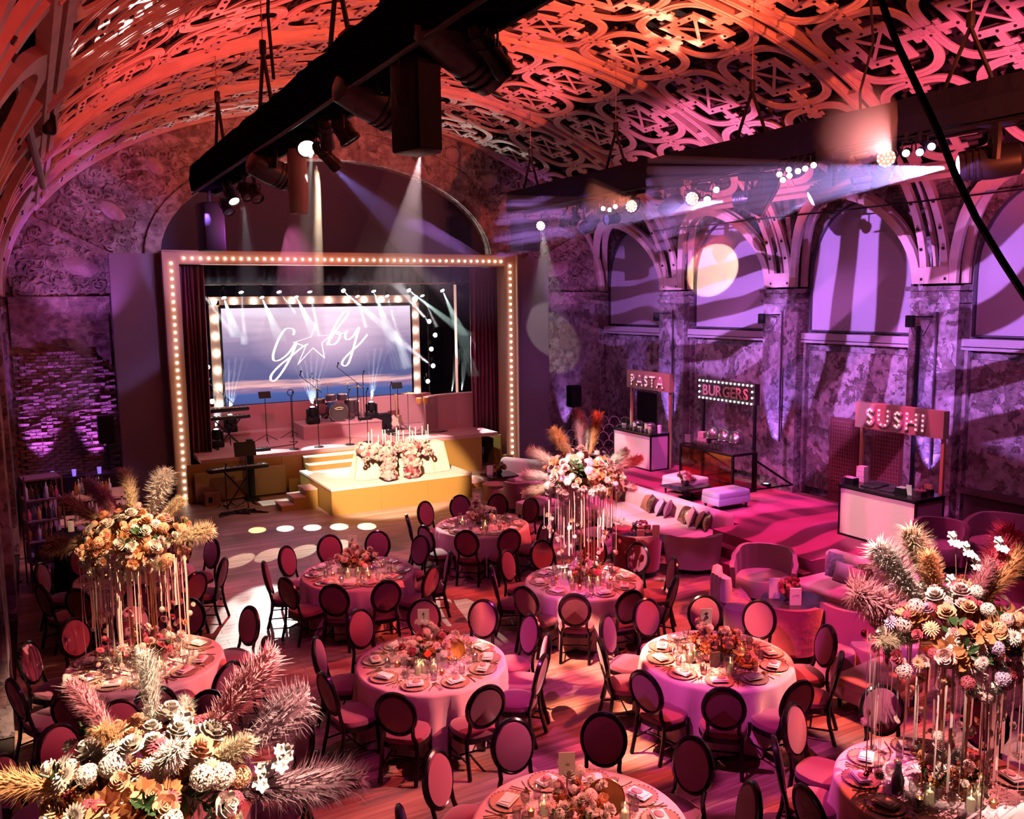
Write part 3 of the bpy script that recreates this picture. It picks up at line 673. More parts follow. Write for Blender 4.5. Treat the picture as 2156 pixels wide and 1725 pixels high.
# window wall
WX = XW+.38
b = MB(); b.box((WX+.2, 12.5, 4.5), (.3, 27, 10)); wall_right = b.build('wall_right', M_plast, kind='structure')
for i, y in enumerate(PIERS):
    b = MB(); b.box((XW+.22, y, 2.62), (.44, 1.16, 5.24)); b.box((XW+.2, y, 4.95), (.5, 1.26, .12)); b.box((XW+.18, y, 5.2), (.54, 1.3, .1))
    b.build('pilaster', M_plast, wall_right)
b = MB(); b.box((XW+.28, 12.5, 4.06), (.26, 27, .16)); b.box((XW+.24, 12.5, 3.93), (.2, 27, .06)); b.build('trim_5', mat('grey stone sill', (.42, .36, .4), .8), kind='structure')
for j in range(5):
    y = (PIERS[j]+PIERS[j+1])/2
    # arched blind in a dark frame
    win = MB(); n = 24; hw = 1.45
    outl = [(-hw, 4.2), (hw, 4.2)]+[(hw*math.cos(PI*k/n), 5.5+1.75*math.sin(PI*k/n)) for k in range(n+1)]
    win.prism([(y+u, v) for u, v in outl], 0, .03, lambda u, v, w: (WX-.03-w, u, v))
    wo = win.build('window_%d' % (j+1), M_blind, kind='structure')
    fr = MB(); inn = [(y+u*.975, 4.2+(v-4.2)*.985+.02) for u, v in outl]; ou = [(y+u*1.02, 4.2+(v-4.2)*1.01-.02) for u, v in outl]
    fr.strip(inn, ou, .02, .09, lambda u, v, w: (WX-.03-w, u, v)); fr.build('frame', mat('dark window frame', (.06, .05, .07), .6), wo)
    # recessed dado panel under the sill
    p = MB(); p.box((WX, y, 1.95), (.16, 2.9, 3.5)); p.build('dado_panel', M_plast, wall_right)
    for sy in (-1.52, 1.52):
        p = MB(); p.box((WX-.08, y+sy, 2.0), (.2, .08, 3.9)); p.build('panel_edge', M_plast, wall_right)
# pierced double doors in the bay behind the sushi counter, low wooden ledge beyond it
M_door = mat('oxblood pierced door', (.17, .05, .055), .7)
for (y0, y1) in ((14.0, 14.85), (12.75, 13.62)):
    d = MB(); d.box((WX-.16, (y0+y1)/2, 1.05), (.05, y1-y0, 2.1)); do = d.build('door_%d' % (1 if y0 > 13.8 else 2), M_door, kind='structure')
    g = MB()
    for k in range(10):
        g.box((WX-.2, y0+.1+(y1-y0-.2)*k/9, 1.15), (.02, .02, 1.75))
    for k in range(20):
        g.box((WX-.2, (y0+y1)/2, .28+1.74*k/19), (.02, y1-y0-.16, .02))
    g.build('grille', mat('door grille', (.32, .12, .12), .6), do, kind='stuff')
b = MB(); b.box((WX-.3, 9.7, .95), (.34, 3.1, .07)); b.box((WX-.22, 9.7, .6), (.06, 3.0, .6)); tag(b.build('wall_ledge', mat('dark stained ledge', (.10, .05, .05), .5)), 'dark wooden ledge on the wall behind the purple armchairs', 'ledge')
# service opening by the pasta counter
b = MB(); b.box((WX-.12, 22.2, 1.5), (.12, 1.0, 1.1)); b.build('wall_hatch', mat('opening shade black', (.01, .01, .012), .9), wall_right)  # near-black slab in place of the opening's unlit inside
b = MB(); b.box((WX-.1, 22.2, 2.12), (.14, 1.2, .12)); b.box((WX-.1, 21.64, 1.5), (.14, .1, 1.2)); b.box((WX-.1, 22.76, 1.5), (.14, .1, 1.2)); b.build('hatch_frame', M_plast, wall_right)

# wall on the bar side
b = MB(); b.box((XL-.55, 12.5, 4.5), (.3, 27, 10)); wall_left = b.build('wall_left', M_plast, kind='structure')
for y in PIERS:
    b = MB(); b.box((XL-.22, y, 2.62), (.44, 1.16, 5.24)); b.box((XL-.2, y, 5.0), (.5, 1.26, .14)); b.build('pilaster', M_plast, wall_left)
side(False); side(True)
b = MB(); b.box((8.2, -1.2, 4.5), (20, .3, 10)); b.build('wall_front', M_plast, kind='structure')
b = MB(); b.box((8, 28.6, 3.5), (12, .2, 7)); b.box((2.4, 26.8, 3.5), (.2, 3.8, 7)); b.box((13.6, 26.8, 3.5), (.2, 3.8, 7)); b.build('stage_house_wall', M_black, kind='structure')
b = MB(); b.box((8, 26.7, 9.15), (11.4, 4, .1)); b.build('stage_house_ceiling', M_black, kind='structure')
b = MB()  # black cloth filling the arch above the show portal
b.prism([(3.1, 6.3)]+[(8+4.9*math.cos(PI-PI*k/30), 6.3+2.8*math.sin(PI-PI*k/30)) for k in range(31)], 0, .03, lambda u, v, w: (u, YB+.3+w, v))
tag(b.build('arch_cloth', mat('indigo backcloth', (.06, .045, .085), .9)), 'dark cloth stretched across the big stage arch above the bulb-lit portal', 'cloth')
# ================================================================== stage
PF = 23.6
ORD = 'first second third fourth fifth sixth seventh eighth ninth tenth eleventh twelfth thirteenth fourteenth fifteenth sixteenth'.split()
def bulb_mesh(r, seg=10):
    q = MB(); q.lathe([(0.001, -r), (r*.6, -r*.8), (r, 0), (r*.6, r*.8), (.001, r)], seg, cap=False); return mesh_of(q, 'bulb', M_bulb)
B_small = bulb_mesh(.034); B_big = bulb_mesh(.095, 12); B_tiny = bulb_mesh(.022, 8)
# show portal with its bulbs
portal = thing('show_portal', 'tan marquee portal studded with small warm bulbs framing the stage', 'portal', (8.1, PF, 0))
b = MB(); b.box((-4.86, .15, 3.19), (.38, .5, 6.38)); b.build('side_panel', M_goldp2 if False else mat('tan painted board', (.62, .36, .24), .6), portal)
b = MB(); b.box((4.86, .15, 3.19), (.38, .5, 6.38)); b.build('side_panel', MATS['tan painted board'], portal)
b = MB(); b.box((0, .15, 6.23), (9.34, .5, .31)); b.build('top_panel', MATS['tan painted board'], portal)
b = MB(); b.box((0, .1, 6.40), (10.14, .62, .03)); b.box((-5.07, .1, 3.2), (.03, .62, 6.4)); b.box((5.07, .1, 3.2), (.03, .62, 6.4)); b.build('edge_strip', mat('tan edge strip', (.5, .33, .25), .5), portal)
for sx in (-1, 1):
    for k in range(32):
        inst(B_small, portal, (sx*4.86, -.13, .12+k*.1925), name='bulb')
for k in range(46):
    inst(B_small, portal, (-4.55+9.1*k/45, -.13, 6.22), name='bulb')
for x0, x1, w_ in ((1.83, 3.04, 'bar'), (13.16, 14.46, 'lounge')):
    t = thing('wing_panel', 'tall dark grey wing wall beside the bulb portal, %s side' % w_, 'panel', ((x0+x1)/2, PF+.25, 0))
    b = MB(); b.box((0, 0, 3.17), (x1-x0-.02, .3, 6.34)); b.build('cloth_face', M_wing, t)
    b = MB(); b.box((0, -.16, .02), (x1-x0, .06, .04)); b.build('foot_strip', M_fixt, t)
# velvet curtains
def curtain(x0, x1, y, z0, z1, name, lab, folds, m, amp=.09):
    b = MB(); n = folds*8
    for i in range(n+1):
        u = i/n; x = x0+(x1-x0)*u; d = amp*math.sin(u*folds*2*PI)+.03*math.sin(u*folds*5.1)
        for z in (z0, z0+(z1-z0)*.5, z1):
            b.v.append((x+(.03*math.sin(z*3+u*9)), y+d*(1 if z < z1 else .6), z))
    for i in range(n):
        for k in range(2):
            a = i*3+k; b.f.append((a, a+3, a+4, a+1))
    o = b.build(name, m, smooth=True)
    md = o.modifiers.new('thick', 'SOLIDIFY'); md.thickness = .015
    return tag(o, lab, 'curtain')
curtain(3.42, 4.12, 24.25, .74, 6.05, 'velvet_curtain', 'burgundy velvet curtain hanging at the keyboard side of the stage', 6, M_velvet)
curtain(12.0, 13.0, 24.25, .66, 6.05, 'velvet_curtain', 'burgundy velvet curtain hanging beside the pink stage wall', 8, M_velvet)
curtain(3.4, 13.0, 24.6, 5.62, 6.08, 'black_border', 'black cloth border above the stage opening', 40, M_black, .04)
# inner valance with unlit bulbs, at the back of the opening
t = thing('inner_valance', 'pale tan valance board with a row of unlit bulbs above the stage screen', 'valance', (8.0, 25.0, 0))
b = MB(); b.box((-.2, 0, 5.72), (8.0, .1, .26)); b.build('board', mat('dusty tan board', (.45, .3, .24), .7), t)
mu = mat('unlit bulb', (.5, .4, .36), .3)
q = MB(); q.lathe([(.001, -.03), (.03, 0), (.001, .03)], 8, cap=False); um = mesh_of(q, 'bulb', mu)
for k in range(44): inst(um, t, (-4.1+8.0*k/44+.1, -.07, 5.72), name='bulb')
# stage deck
t = thing('stage_deck', 'raised stage deck with rose carpet top and mustard gold front', 'stage', (8.0, 23.0, 0))
b = MB(); b.box((-.1, 2.7, 1.05), (8.6, 5.4, .1)); b.build('deck_top', M_rose, t)
for k in range(7):
    b = MB(); b.box((-4.15+k*1.2, .02, .5), (1.19, .04, 1.0)); b.build('front_panel', M_goldp, t)
b = MB(); b.box((-3.45, -.12, .42), (2.3, .06, .74)); b.build('loose_panel', mat('dull gold board', (.42, .28, .12), .5), t)
b = MB(); b.box((-2.05, -.3, .22), (.42, .04, .44)); b.build('loose_panel', M_goldp, t)
b = MB(); b.box((4.3, .55, .5), (.04, 1.1, 1.0)); b.build('side_board', M_goldp, t)
# back risers
def riser(x0, x1, y0, y1, z0, z1, lab):
    t = thing('stage_riser', lab, 'riser', ((x0+x1)/2, y0, z0))
    b = MB(); b.box((0, (y1-y0)/2, (z1-z0)/2), (x1-x0, y1-y0, z1-z0)); b.build('platform', M_rose, t)
    b = MB(); b.box((0, -.005, (z1-z0)-.02), (x1-x0, .02, .04)); b.build('nosing', mat('rose edge', (.62, .34, .35), .8), t)
riser(6.75, 9.15, 24.75, 26.0, 1.1, 1.5, 'rose carpeted drum riser at the middle of the stage')
riser(3.9, 6.74, 25.6, 26.0, 1.1, 1.34, 'low rose riser behind the keyboards, under the screen')
t = thing('screen_plinth', 'long rose plinth carrying the video screen', 'plinth', (8, 26.2, 1.1))
b = MB(); b.box((-.2, .3, .48), (7.3, .5, .94)); b.build('body', M_rose, t)
# curved pink wall at the lounge side of the stage
t = thing('pink_stage_wall', 'low pink wall angled across the lounge side of the stage', 'wall panel', (0, 0, 1.1))
b = MB(); pts = [(10.35, 24.15), (10.9, 24.5), (11.6, 24.62), (12.6, 24.6)]
b.strip([(x, y) for x, y in pts], [(x+.02, y+.22) for x, y in pts], 0, 1.04, lambda u, v, w: (u, v, w), closed=False); b.build('panel', mat('pink painted panel', (.66, .34, .38), .7), t)
b = MB(); b.strip([(x-.02, y-.02) for x, y in pts], [(x+.02, y+.25) for x, y in pts], 1.04, 1.07, lambda u, v, w: (u, v, w), closed=False); b.build('cap_rail', mat('pale pink rail', (.8, .5, .48), .6), t)
# video screen
SX0, SX1, SZ0, SZ1, SY = 4.93, 10.85, 2.07, 4.92, 26.4
scr = thing('video_screen', 'large video screen over the stage showing a handwritten name with a star', 'screen', ((SX0+SX1)/2, SY, 0))
def screen_mat():
    m = bpy.data.materials.new('screen picture with haze glow'); m.use_nodes = True; nt = m.node_tree; nt.nodes.clear(); N = nt.nodes.new; Lk = nt.links.new
    out = N('ShaderNodeOutputMaterial'); em = N('ShaderNodeEmission'); em.inputs[1].default_value = 1.25
    tc = N('ShaderNodeTexCoord'); sp = N('ShaderNodeSeparateXYZ'); Lk(tc.outputs['Object'], sp.inputs[0])
    mr = N('ShaderNodeMapRange'); mr.inputs[1].default_value = SZ0; mr.inputs[2].default_value = SZ1; Lk(sp.outputs[2], mr.inputs[0])
    nz = N('ShaderNodeTexNoise'); mp = N('ShaderNodeMapping'); mp.inputs['Scale'].default_value = (.5, 1, 5); Lk(tc.outputs['Object'], mp.inputs[0]); Lk(mp.outputs[0], nz.inputs[0]); nz.inputs['Scale'].default_value = 1.2; nz.inputs['Detail'].default_value = 5
    ad = N('ShaderNodeMath'); ad.operation = 'MULTIPLY_ADD'; Lk(nz.outputs['Fac'], ad.inputs[0]); ad.inputs[1].default_value = .17; Lk(mr.outputs[0], ad.inputs[2])
    su = N('ShaderNodeMath'); su.operation = 'SUBTRACT'; Lk(ad.outputs[0], su.inputs[0]); su.inputs[1].default_value = .085
    r = N('ShaderNodeValToRGB'); e = r.color_ramp.elements
    e[0].position = 0; e[0].color = (.06, .08, .25, 1); e[1].position = 1; e[1].color = (.85, .7, .88, 1)
    for p, c in ((.10, (.07, .11, .32)), (.15, (.25, .15, .28)), (.18, (.8, .42, .42)), (.205, (.6, .32, .36)), (.24, (.10, .10, .24)), (.45, (.14, .12, .26)), (.65, (.3, .22, .36)), (.85, (.62, .46, .6))):
        k = e.new(p); k.color = (*c, 1)
    gl = N('ShaderNodeTexGradient'); gl.gradient_type = 'SPHERICAL'; m2 = N('ShaderNodeMapping'); m2.inputs['Location'].default_value = (-.2, 0, -3.85); m2.inputs['Scale'].default_value = (.42, 1, .85)  # pink glow of beam haze painted into the picture
    m2.vector_type = 'POINT'; m2.inputs['Location'].default_value = (-.05, 0, -3.3); Lk(tc.outputs['Object'], m2.inputs[0]); Lk(m2.outputs[0], gl.inputs[0])
    mm = N('ShaderNodeMixRGB'); mm.blend_type = 'ADD'; mm.inputs[0].default_value = 1; mc = N('ShaderNodeMixRGB'); mc.blend_type = 'MULTIPLY'; mc.inputs[0].default_value = 1; mc.inputs[2].default_value = (.5, .32, .36, 1)
    Lk(gl.outputs[0], mc.inputs[1]); Lk(r.outputs[0], mm.inputs[1]); Lk(mc.outputs[0], mm.inputs[2])
    Lk(su.outputs[0], r.inputs[0]); Lk(mm.outputs[0], em.inputs[0]); Lk(em.outputs[0], out.inputs[0]); return m
b = MB(); b.box((0, .03, (SZ0+SZ1)/2), (SX1-SX0, .04, SZ1-SZ0)); b.build('display', screen_mat(), scr)
b = MB(); 
for (c_, d_) in (((0, .04, SZ1+.03), (SX1-SX0+.14, .09, .06)), ((0, .04, SZ0-.03), (SX1-SX0+.14, .09, .06)), ((SX0-(SX0+SX1)/2-.03, .04, (SZ0+SZ1)/2), (.06, .09, SZ1-SZ0)), ((SX1-(SX0+SX1)/2+.03, .04, (SZ0+SZ1)/2), (.06, .09, SZ1-SZ0))): b.box(c_, d_)
b.build('bezel', M_fixt, scr)
M_ink = mat('glowing script', (1, .9, .86), .5, emit=(1, .9, .84), estr=2.0)
GLY = {'letter_g': [(7.02, 4.09), (7.04, 4.23), (6.94, 4.29), (6.78, 4.27), (6.6, 4.04), (6.44, 3.7), (6.37, 3.45), (6.42, 3.33), (6.61, 3.37), (6.86, 3.56), (7.1, 3.87), (6.97, 3.55), (6.78, 3.21), (6.56, 2.9), (6.38, 2.73), (6.27, 2.77), (6.32, 2.94), (6.57, 3.19), (6.9, 3.43), (7.24, 3.69), (7.45, 3.8)],
 'star': [(7.75, 4.51), (7.55, 4.02), (6.99, 3.86), (7.36, 3.71), (7.1, 3.17), (7.6, 3.66), (7.96, 3.33), (7.9, 3.81), (8.24, 4.07), (7.81, 4.04), (7.75, 4.51)],
 'letter_b': [(8.05, 3.75), (8.21, 4.0), (8.46, 4.32), (8.71, 4.61), (8.77, 4.74), (8.67, 4.77), (8.51, 4.61), (8.29, 4.26), (8.12, 3.9), (8.14, 3.76), (8.31, 3.78), (8.46, 3.96), (8.46, 4.13), (8.33, 4.12), (8.44, 4.07), (8.7, 4.13)],
 'letter_y': [(8.71, 4.18), (8.64, 3.98), (8.72, 3.89), (8.9, 3.99), (9.1, 4.27), (9.01, 3.97), (8.86, 3.51), (8.73, 3.18), (8.61, 3.07), (8.51, 3.13), (8.56, 3.27), (8.81, 3.51), (9.1, 3.74), (9.37, 4.03)]}
def spline(P, k=6):
    out = []
    for i in range(len(P)-1):
        p0, p1, p2, p3 = P[max(i-1, 0)], P[i], P[i+1], P[min(i+2, len(P)-1)]
        for j in range(k):
            t = j/k; out.append(tuple(.5*((2*p1[a])+(-p0[a]+p2[a])*t+(2*p0[a]-5*p1[a]+4*p2[a]-p3[a])*t*t+(-p0[a]+3*p1[a]-3*p2[a]+p3[a])*t**3) for a in (0, 1)))
    return out+[P[-1]]
for nm, P in GLY.items():
    pp = P if nm == 'star' else spline(P)
    b = MB(); m = len(pp)
    A, B_ = [], []
    for i, (x, z) in enumerate(pp):
        a_, c_ = pp[max(i-1, 0)], pp[min(i+1, m-1)]; dx, dz = c_[0]-a_[0], c_[1]-a_[1]; l = math.hypot(dx, dz) or 1
        # pen held at a slant: down strokes swell
        w_ = .022 if nm == 'star' else .012+.022*abs(dz/l)**1.5
        if nm == 'star':   # mitred outline
            A.append((x, z)); B_.append((7.66+(x-7.66)*.90, 3.92+(z-3.92)*.90))
        else: A.append((x-dz/l*w_, z+dx/l*w_)); B_.append((x+dz/l*w_, z-dx/l*w_))
    cx = (SX0+SX1)/2
    b.strip(A, B_, -.004, .012, lambda u, v, w: (u-cx, -w, v), closed=False); b.build(nm, M_ink, scr)
# light box frame with fat bulbs round the screen
lb = thing('bulb_frame', 'pale light frame with large glowing bulbs round the video screen', 'light frame', (7.89, 26.5, 0))
M_lb = mat('pale light board', (.75, .6, .52), .6)
for nm, c_, d_ in (('frame_side', (-3.14, 0, 3.55), (.30, .1, 3.2)), ('frame_side', (3.14, 0, 3.6), (.30, .1, 3.3)), ('frame_top', (0, 0, 5.14), (6.58, .1, .24))):
    b = MB(); b.box(c_, d_); b.build(nm, M_lb, lb)
for k in range(12): inst(B_big, lb, (-3.14+6.28*k/11, -.08, 5.12), name='bulb')
for sx in (-1, 1):
    for k in range(6): inst(B_big, lb, (sx*3.14, -.08, 4.62-k*.5), name='bulb')
# pole light, side bulbs, upper truss lamps
tag(MB().tube([(12.28, 26, 2.0), (12.28, 26, 5.6)], .045, 8).build('light_tube', mat('dim tube light', (.8, .5, .45), .4, emit=(1, .5, .42), estr=.7), smooth=True), 'tall thin pink light tube standing behind the pink stage wall', 'light')
def par_can(name='par_lamp', r=.1, l=.22, lens=None):
    pass
M_lens = mat('lit white lens', (1, 1, 1), .3, emit=(.9, .97, 1), estr=14)
M_lensw = mat('lit warm lens', (1, 1, 1), .3, emit=(1, .9, .74), estr=10)
M_lensd = mat('dark lens', (.05, .05, .08), .08)
def lamp_can(loc, dst, r, l, lens, lab, cat='spotlight', group=None, name='stage_lamp', yoke=True, rings=2, body=None, hang=.14):
    """a lantern hanging from a clamp and yoke, pointing at dst"""
    t = thing(name, lab, cat, loc, 0, group)
    d = (Vector(dst)-Vector(loc)).normalized(); M_ = d.to_track_quat('Z', 'Y').to_matrix()
    b = MB(); b.lathe([(r*.55, -l*.5), (r*.85, -l*.42), (r*.92, -l*.1), (r*.95, l*.3), (r*1.08, l*.34), (r*1.08, l*.5), (r*.94, l*.5), (r*.94, l*.44)], 16, M_=M_); b.build('housing', body or M_fixt, t, smooth=True)
    b = MB(); b.lathe([(r*.9, l*.45), (r*.6, l*.475), (.001, l*.49)], 16, M_=M_, cap=False); b.build('lens', lens, t, smooth=True)
    for k in range(rings):
        b = MB(); z_ = -l*.3+k*l*.22; b.lathe([(r*.9, z_-.008), (r*1.02, z_-.008), (r*1.02, z_+.008), (r*.9, z_+.008)], 14, M_=M_, cap=False); b.build('cooling_ring', M_fixt, t)
    for tx_ in (11.22, 3.3):
        if loc[2] > 6.3 and abs(loc[0]-tx_) < .7 and 7.3-loc[2]-hang > .04:
            b = MB(); b.tube([(0, 0, hang), (max(-.2, min(.2, tx_-loc[0])), 0, 7.32-loc[2])], .02, 6); b.build('hanger', M_fixt, t)
    if yoke:
        s_ = Vector((d.y, -d.x, 0)); s_ = s_.normalized() if s_.length > .01 else Vector((1, 0, 0))
        b = MB(); b.tube([s_*r*1.1, s_*r*1.15+Vector((0, 0, hang)), -s_*r*1.15+Vector((0, 0, hang)), -s_*r*1.1], .012, 6); b.build('yoke', M_fixt, t)
        b = MB(); b.box((0, 0, hang+.03), (.05, .05, .06)); b.tube([(-.03, 0, hang+.1), (.03, 0, hang+.1)], .04, 10); b.build('clamp', M_fixt, t)
    return t
tx = thing('stage_truss', 'black lighting bar hung over the stage in front of the video screen', 'truss', (8, 25.55, 5.6))
b = MB(); b.tube([(-4.4, 0, 0), (4.4, 0, 0)], .03, 8); b.tube([(-4.4, 0, .25), (4.4, 0, .25)], .03, 8); b.build('chord', M_fixt, tx, smooth=True)
for i, (x, z, tz) in enumerate(((4.23, 5.45, 3.8), (4.84, 5.3, 1.2), (5.32, 5.45, 1.2), (5.89, 5.3, 1.1), (6.39, 5.45, 1.5), (6.88, 5.3, 1.2), (7.29, 5.45, .7), (8.3, 5.45, 3.6), (8.74, 5.3, 1.1), (9.26, 5.45, 1.4), (9.69, 5.3, 1.5), (10.4, 5.45, 3.4), (10.86, 5.3, 1.2), (11.55, 5.45, 2.4))):
    lamp_can((x, 25.46, z), (x+.3, 22.5, tz), .075, .2, M_lens, '%s lit beam lamp from the keyboard side on the bar over the stage' % ORD[i], group='beam lamps over the stage screen', name='beam_lamp', rings=1)
PLS = [(4.28, 4.15, 0), (4.2, 3.7, 0), (4.42, 3.25, 0), (4.36, 2.75, 0), (4.5, 2.25, 0), (4.34, 4.5, 0), (11.4, 4.4, 1), (11.45, 3.5, 1), (11.5, 2.95, 1), (11.3, 2.45, 1), (11.6, 3.95, 1)]
for i, (x, z, g) in enumerate(PLS):
    lamp_can((x, 26.2, z), (x+.1, 20, z), .08, .12, M_lens, '%s round lit lamp on the pole beside the bulb frame, %s' % (ORD[sorted([q_ for q_, (_a, _b, g_) in enumerate(PLS) if g_ == g], key=lambda q_: -PLS[q_][1]).index(i)], 'keyboard side' if not g else 'pink wall side'), group='pole lamps by the %s edge of the screen' % ('keyboard' if not g else 'pink wall'), name='blinder_lamp', rings=0)
for x in (4.32, 11.45):
    tag(MB().tube([(x, 26.35, 1.1), (x, 26.35, 5.6)], .03, 8).build('lamp_pole', M_fixt, smooth=True), 'black pole carrying lamps beside the video screen, %s side' % ('keyboard' if x < 6 else 'pink wall'), 'pole')

# upright moving heads on the floor with fans of light
def floor_head(loc, lab, lit=True):
    t = thing('moving_head', lab, 'moving light', loc)
    b = MB(); b.rbox((0, 0, .09), (.36, .3, .18), .03); b.build('base', M_fixt, t)
    for sx in (-1, 1):
        b = MB(); b.rbox((sx*.15, 0, .3), (.06, .14, .3), .03); b.build('yoke_arm', M_fixt, t)
    b = MB(); b.lathe([(.06, .2), (.12, .24), (.13, .36), (.11, .46), (.10, .5), (.085, .5)], 14); b.build('head', M_fixt, t, smooth=True)
    b = MB(); b.lathe([(.085, .49), (.04, .52), (.001, .53)], 14, cap=False); b.build('lens', M_lens if lit else M_lensd, t, smooth=True)
floor_head((7.15, 25.15, 1.5), 'squat moving light beaming upward beside the drum kit')
floor_head((9.05, 25.35, 1.5), 'squat moving light on the drum riser, pink wall side')
floor_head((4.35, 24.9, 1.1), 'squat moving light beaming up by the velvet curtain')
floor_head((4.95, 26.0, 1.34), 'squat moving light behind the keyboard stands')
for (x, y, z) in ((7.15, 25.15, 2.06), (9.05, 25.35, 2.06), (4.35, 24.9, 1.66), (4.95, 26.0, 1.9)):
    pass

# drum kit
def stand(t, x, y, h, legs=3, r=.011, m=None, spread=.26, name='stand'):
    b = MB(); b.tube([(x, y, .02), (x, y, h)], r, 6)
    for k in range(legs):
        a = k*2*PI/legs+.4; b.tube([(x, y, .22), (x+spread*math.cos(a), y+spread*math.sin(a), .012)], r*.9, 5)
    b.build(name, m or M_chrome, t)
drum = thing('drum_kit', 'dark drum kit with cymbals on the middle riser', 'drum kit', (7.95, 25.35, 1.5), 0)
M_shellr = mat('dark sparkle shell', (.08, .05, .06), .2, .3); M_skin = mat('drum skin', (.7, .66, .6), .5)
b = MB(); M_ = Matrix.Rotation(PI/2, 3, 'X'); b.lathe([(.28, -.22), (.28, .22)], 24, c=(0, 0, .3), M_=M_, cap=False); b.build('bass_drum', M_shellr, drum, smooth=True)
b = MB(); b.lathe([(.28, .225), (.30, .225), (.30, .2), (.28, .2)], 24, c=(0, 0, .3), M_=M_, cap=False); b.build('hoop', M_chrome, drum, smooth=True)
b = MB(); b.lathe([(.275, .222), (.001, .222)], 24, c=(0, 0, .3), M_=M_, cap=False); b.build('bass_skin', mat('dark resonant skin', (.07, .06, .06), .3), drum)
b = MB(); b.tube([(-.13, -.232, .4), (-.04, -.232, .43), (.05, -.232, .43), (.13, -.232, .4)], .014, 4); b.tube([(-.1, -.232, .37), (.1, -.232, .37)], .012, 4); b.build('skin_badge', mat('gilt badge', (.85, .65, .3), .4), drum)
for (x, y, z, r, h) in ((-.18, -.02, .72, .15, .18), (.17, -.02, .72, .15, .18), (.5, .15, .42, .2, .36), (-.48, .15, .62, .17, .13)):
    b = MB(); b.lathe([(r, -h/2), (r, h/2)], 18, c=(x, y, z), cap=False); o = b.build('drum', M_shellr, drum, smooth=True)
    b = MB(); b.lathe([(r, h/2), (.001, h/2)], 18, c=(x, y, z), cap=False); b.build('skin', M_skin, o)
    b = MB(); b.lathe([(r+.008, h/2-.02), (r+.014, h/2+.01)], 18, c=(x, y, z), cap=False); b.build('rim', M_chrome, o)
for (x, y, z, r) in ((-.62, -.05, 1.02, .2), (-.2, .2, 1.12, .23), (.42, .15, 1.1, .23), (.72, .1, 1.0, .22)):
    b = MB(); b.lathe([(.001, .03), (.04, .025), (.05, .01), (r, -.012)], 20, c=(x, y, z), cap=False); b.build('cymbal', mat('bronze cymbal', (.7, .5, .25), .3, .9), drum, smooth=True)
    stand(drum, x, y, z, name='cymbal_stand')
for (x, y) in ((.45, -.1), (-.52, 0)): stand(drum, x, y, .3, r=.008, name='drum_leg')
b = MB(); b.lathe([(.17, .44), (.18, .5), (.001, .52)], 16, c=(0, .55, 0)); b.tube([(0, .55, 0), (0, .55, .45)], .02, 6); b.build('stool', M_fixt, drum)

# microphones and music stands
def mic_stand(loc, lab, h=1.45, boom=None, base=True, rz=0):
    t = thing('microphone_stand', lab, 'microphone', loc, rz)
    if base:
        b = MB(); b.lathe([(.13, 0), (.13, .02), (.11, .03), (.02, .035)], 18); b.build('round_base', M_fixt, t)
        b = MB(); b.tube([(0, 0, .02), (0, 0, h)], .011, 6); b.build('pole', M_fixt, t)
    else:
        stand(t, 0, 0, h, m=M_fixt, r=.012, name='tripod')
    if boom:
        b = MB(); b.tube([(-boom[0]*.3, 0, h-boom[1]*.3), (boom[0], 0, h+boom[1])], .009, 6); b.build('boom', M_fixt, t)
        e = (boom[0], 0, h+boom[1])
    else: e = (0, 0, h)
    b = MB(); b.tube([(e[0], e[1], e[2]), (e[0]+.02, e[1]-.05, e[2]+.10)], .014, 8); b.lathe([(.001, -.03), (.026, -.01), (.026, .02), (.001, .035)], 10, c=(e[0]+.022, e[1]-.06, e[2]+.12), cap=False)
    b.build('microphone', M_fixt, t)
for i, (x, y, h, w_) in enumerate(((6.08, 23.32, 1.45, 'nearest the keyboards'), (6.77, 23.31, 1.62, 'second from the keyboards'), (7.62, 23.2, 1.45, 'third from the keyboards'), (8.2, 23.35, 1.42, 'fourth from the keyboards'))):
    mic_stand((x, y, 1.1), 'straight microphone stand on round base at stage edge, %s' % w_, h, boom=(-.45, .38) if i == 1 else None)
mic_stand((9.3, 24.35, 1.1), 'straight microphone stand behind the candles, beside the guitar', 1.45)
mic_stand((8.5, 25.0, 1.5), 'tall boom microphone reaching over the drum kit', 1.15, boom=(-.6, .5), base=False)
mic_stand((7.55, 25.9, 1.5), 'short overhead microphone behind the drums', 1.2, boom=(-.2, .1), base=False)
mic_stand((4.75, 25.1, 1.1), 'boom microphone leaning over the upper keyboard', 1.3, boom=(-.5, .5), base=False)
def music_stand(loc, lab, desk=True):
    t = thing('music_stand', lab, 'music stand', loc)
    stand(t, 0, 0, 1.25, m=M_fixt, spread=.36, name='tripod')
    if desk:
        b = MB(); b.box((0, .03, 1.36), (.34, .02, .2), rx=-.4); b.build('desk', M_fixt, t)
    else:
        b = MB(); b.tube([(.09*math.cos(k*PI/8), 0, 1.36+.09*math.sin(k*PI/8)) for k in range(16)], .012, 5, closed=True); b.build('holder_ring', M_fixt, t)
music_stand((5.75, 25.0, 1.1), 'black music stand with small desk left of the round-holder stand' if False else 'black music stand with a small tilted desk before the screen')
music_stand((6.55, 25.25, 1.1), 'thin stand with a round holder between music desk and drums', False)
music_stand((9.9, 25.3, 1.1), 'music stand with a sheet desk beside the guitar')
mic_stand((9.0, 25.9, 1.1), 'thin stand with a twin clip behind the drum riser edge', 1.7, base=False)
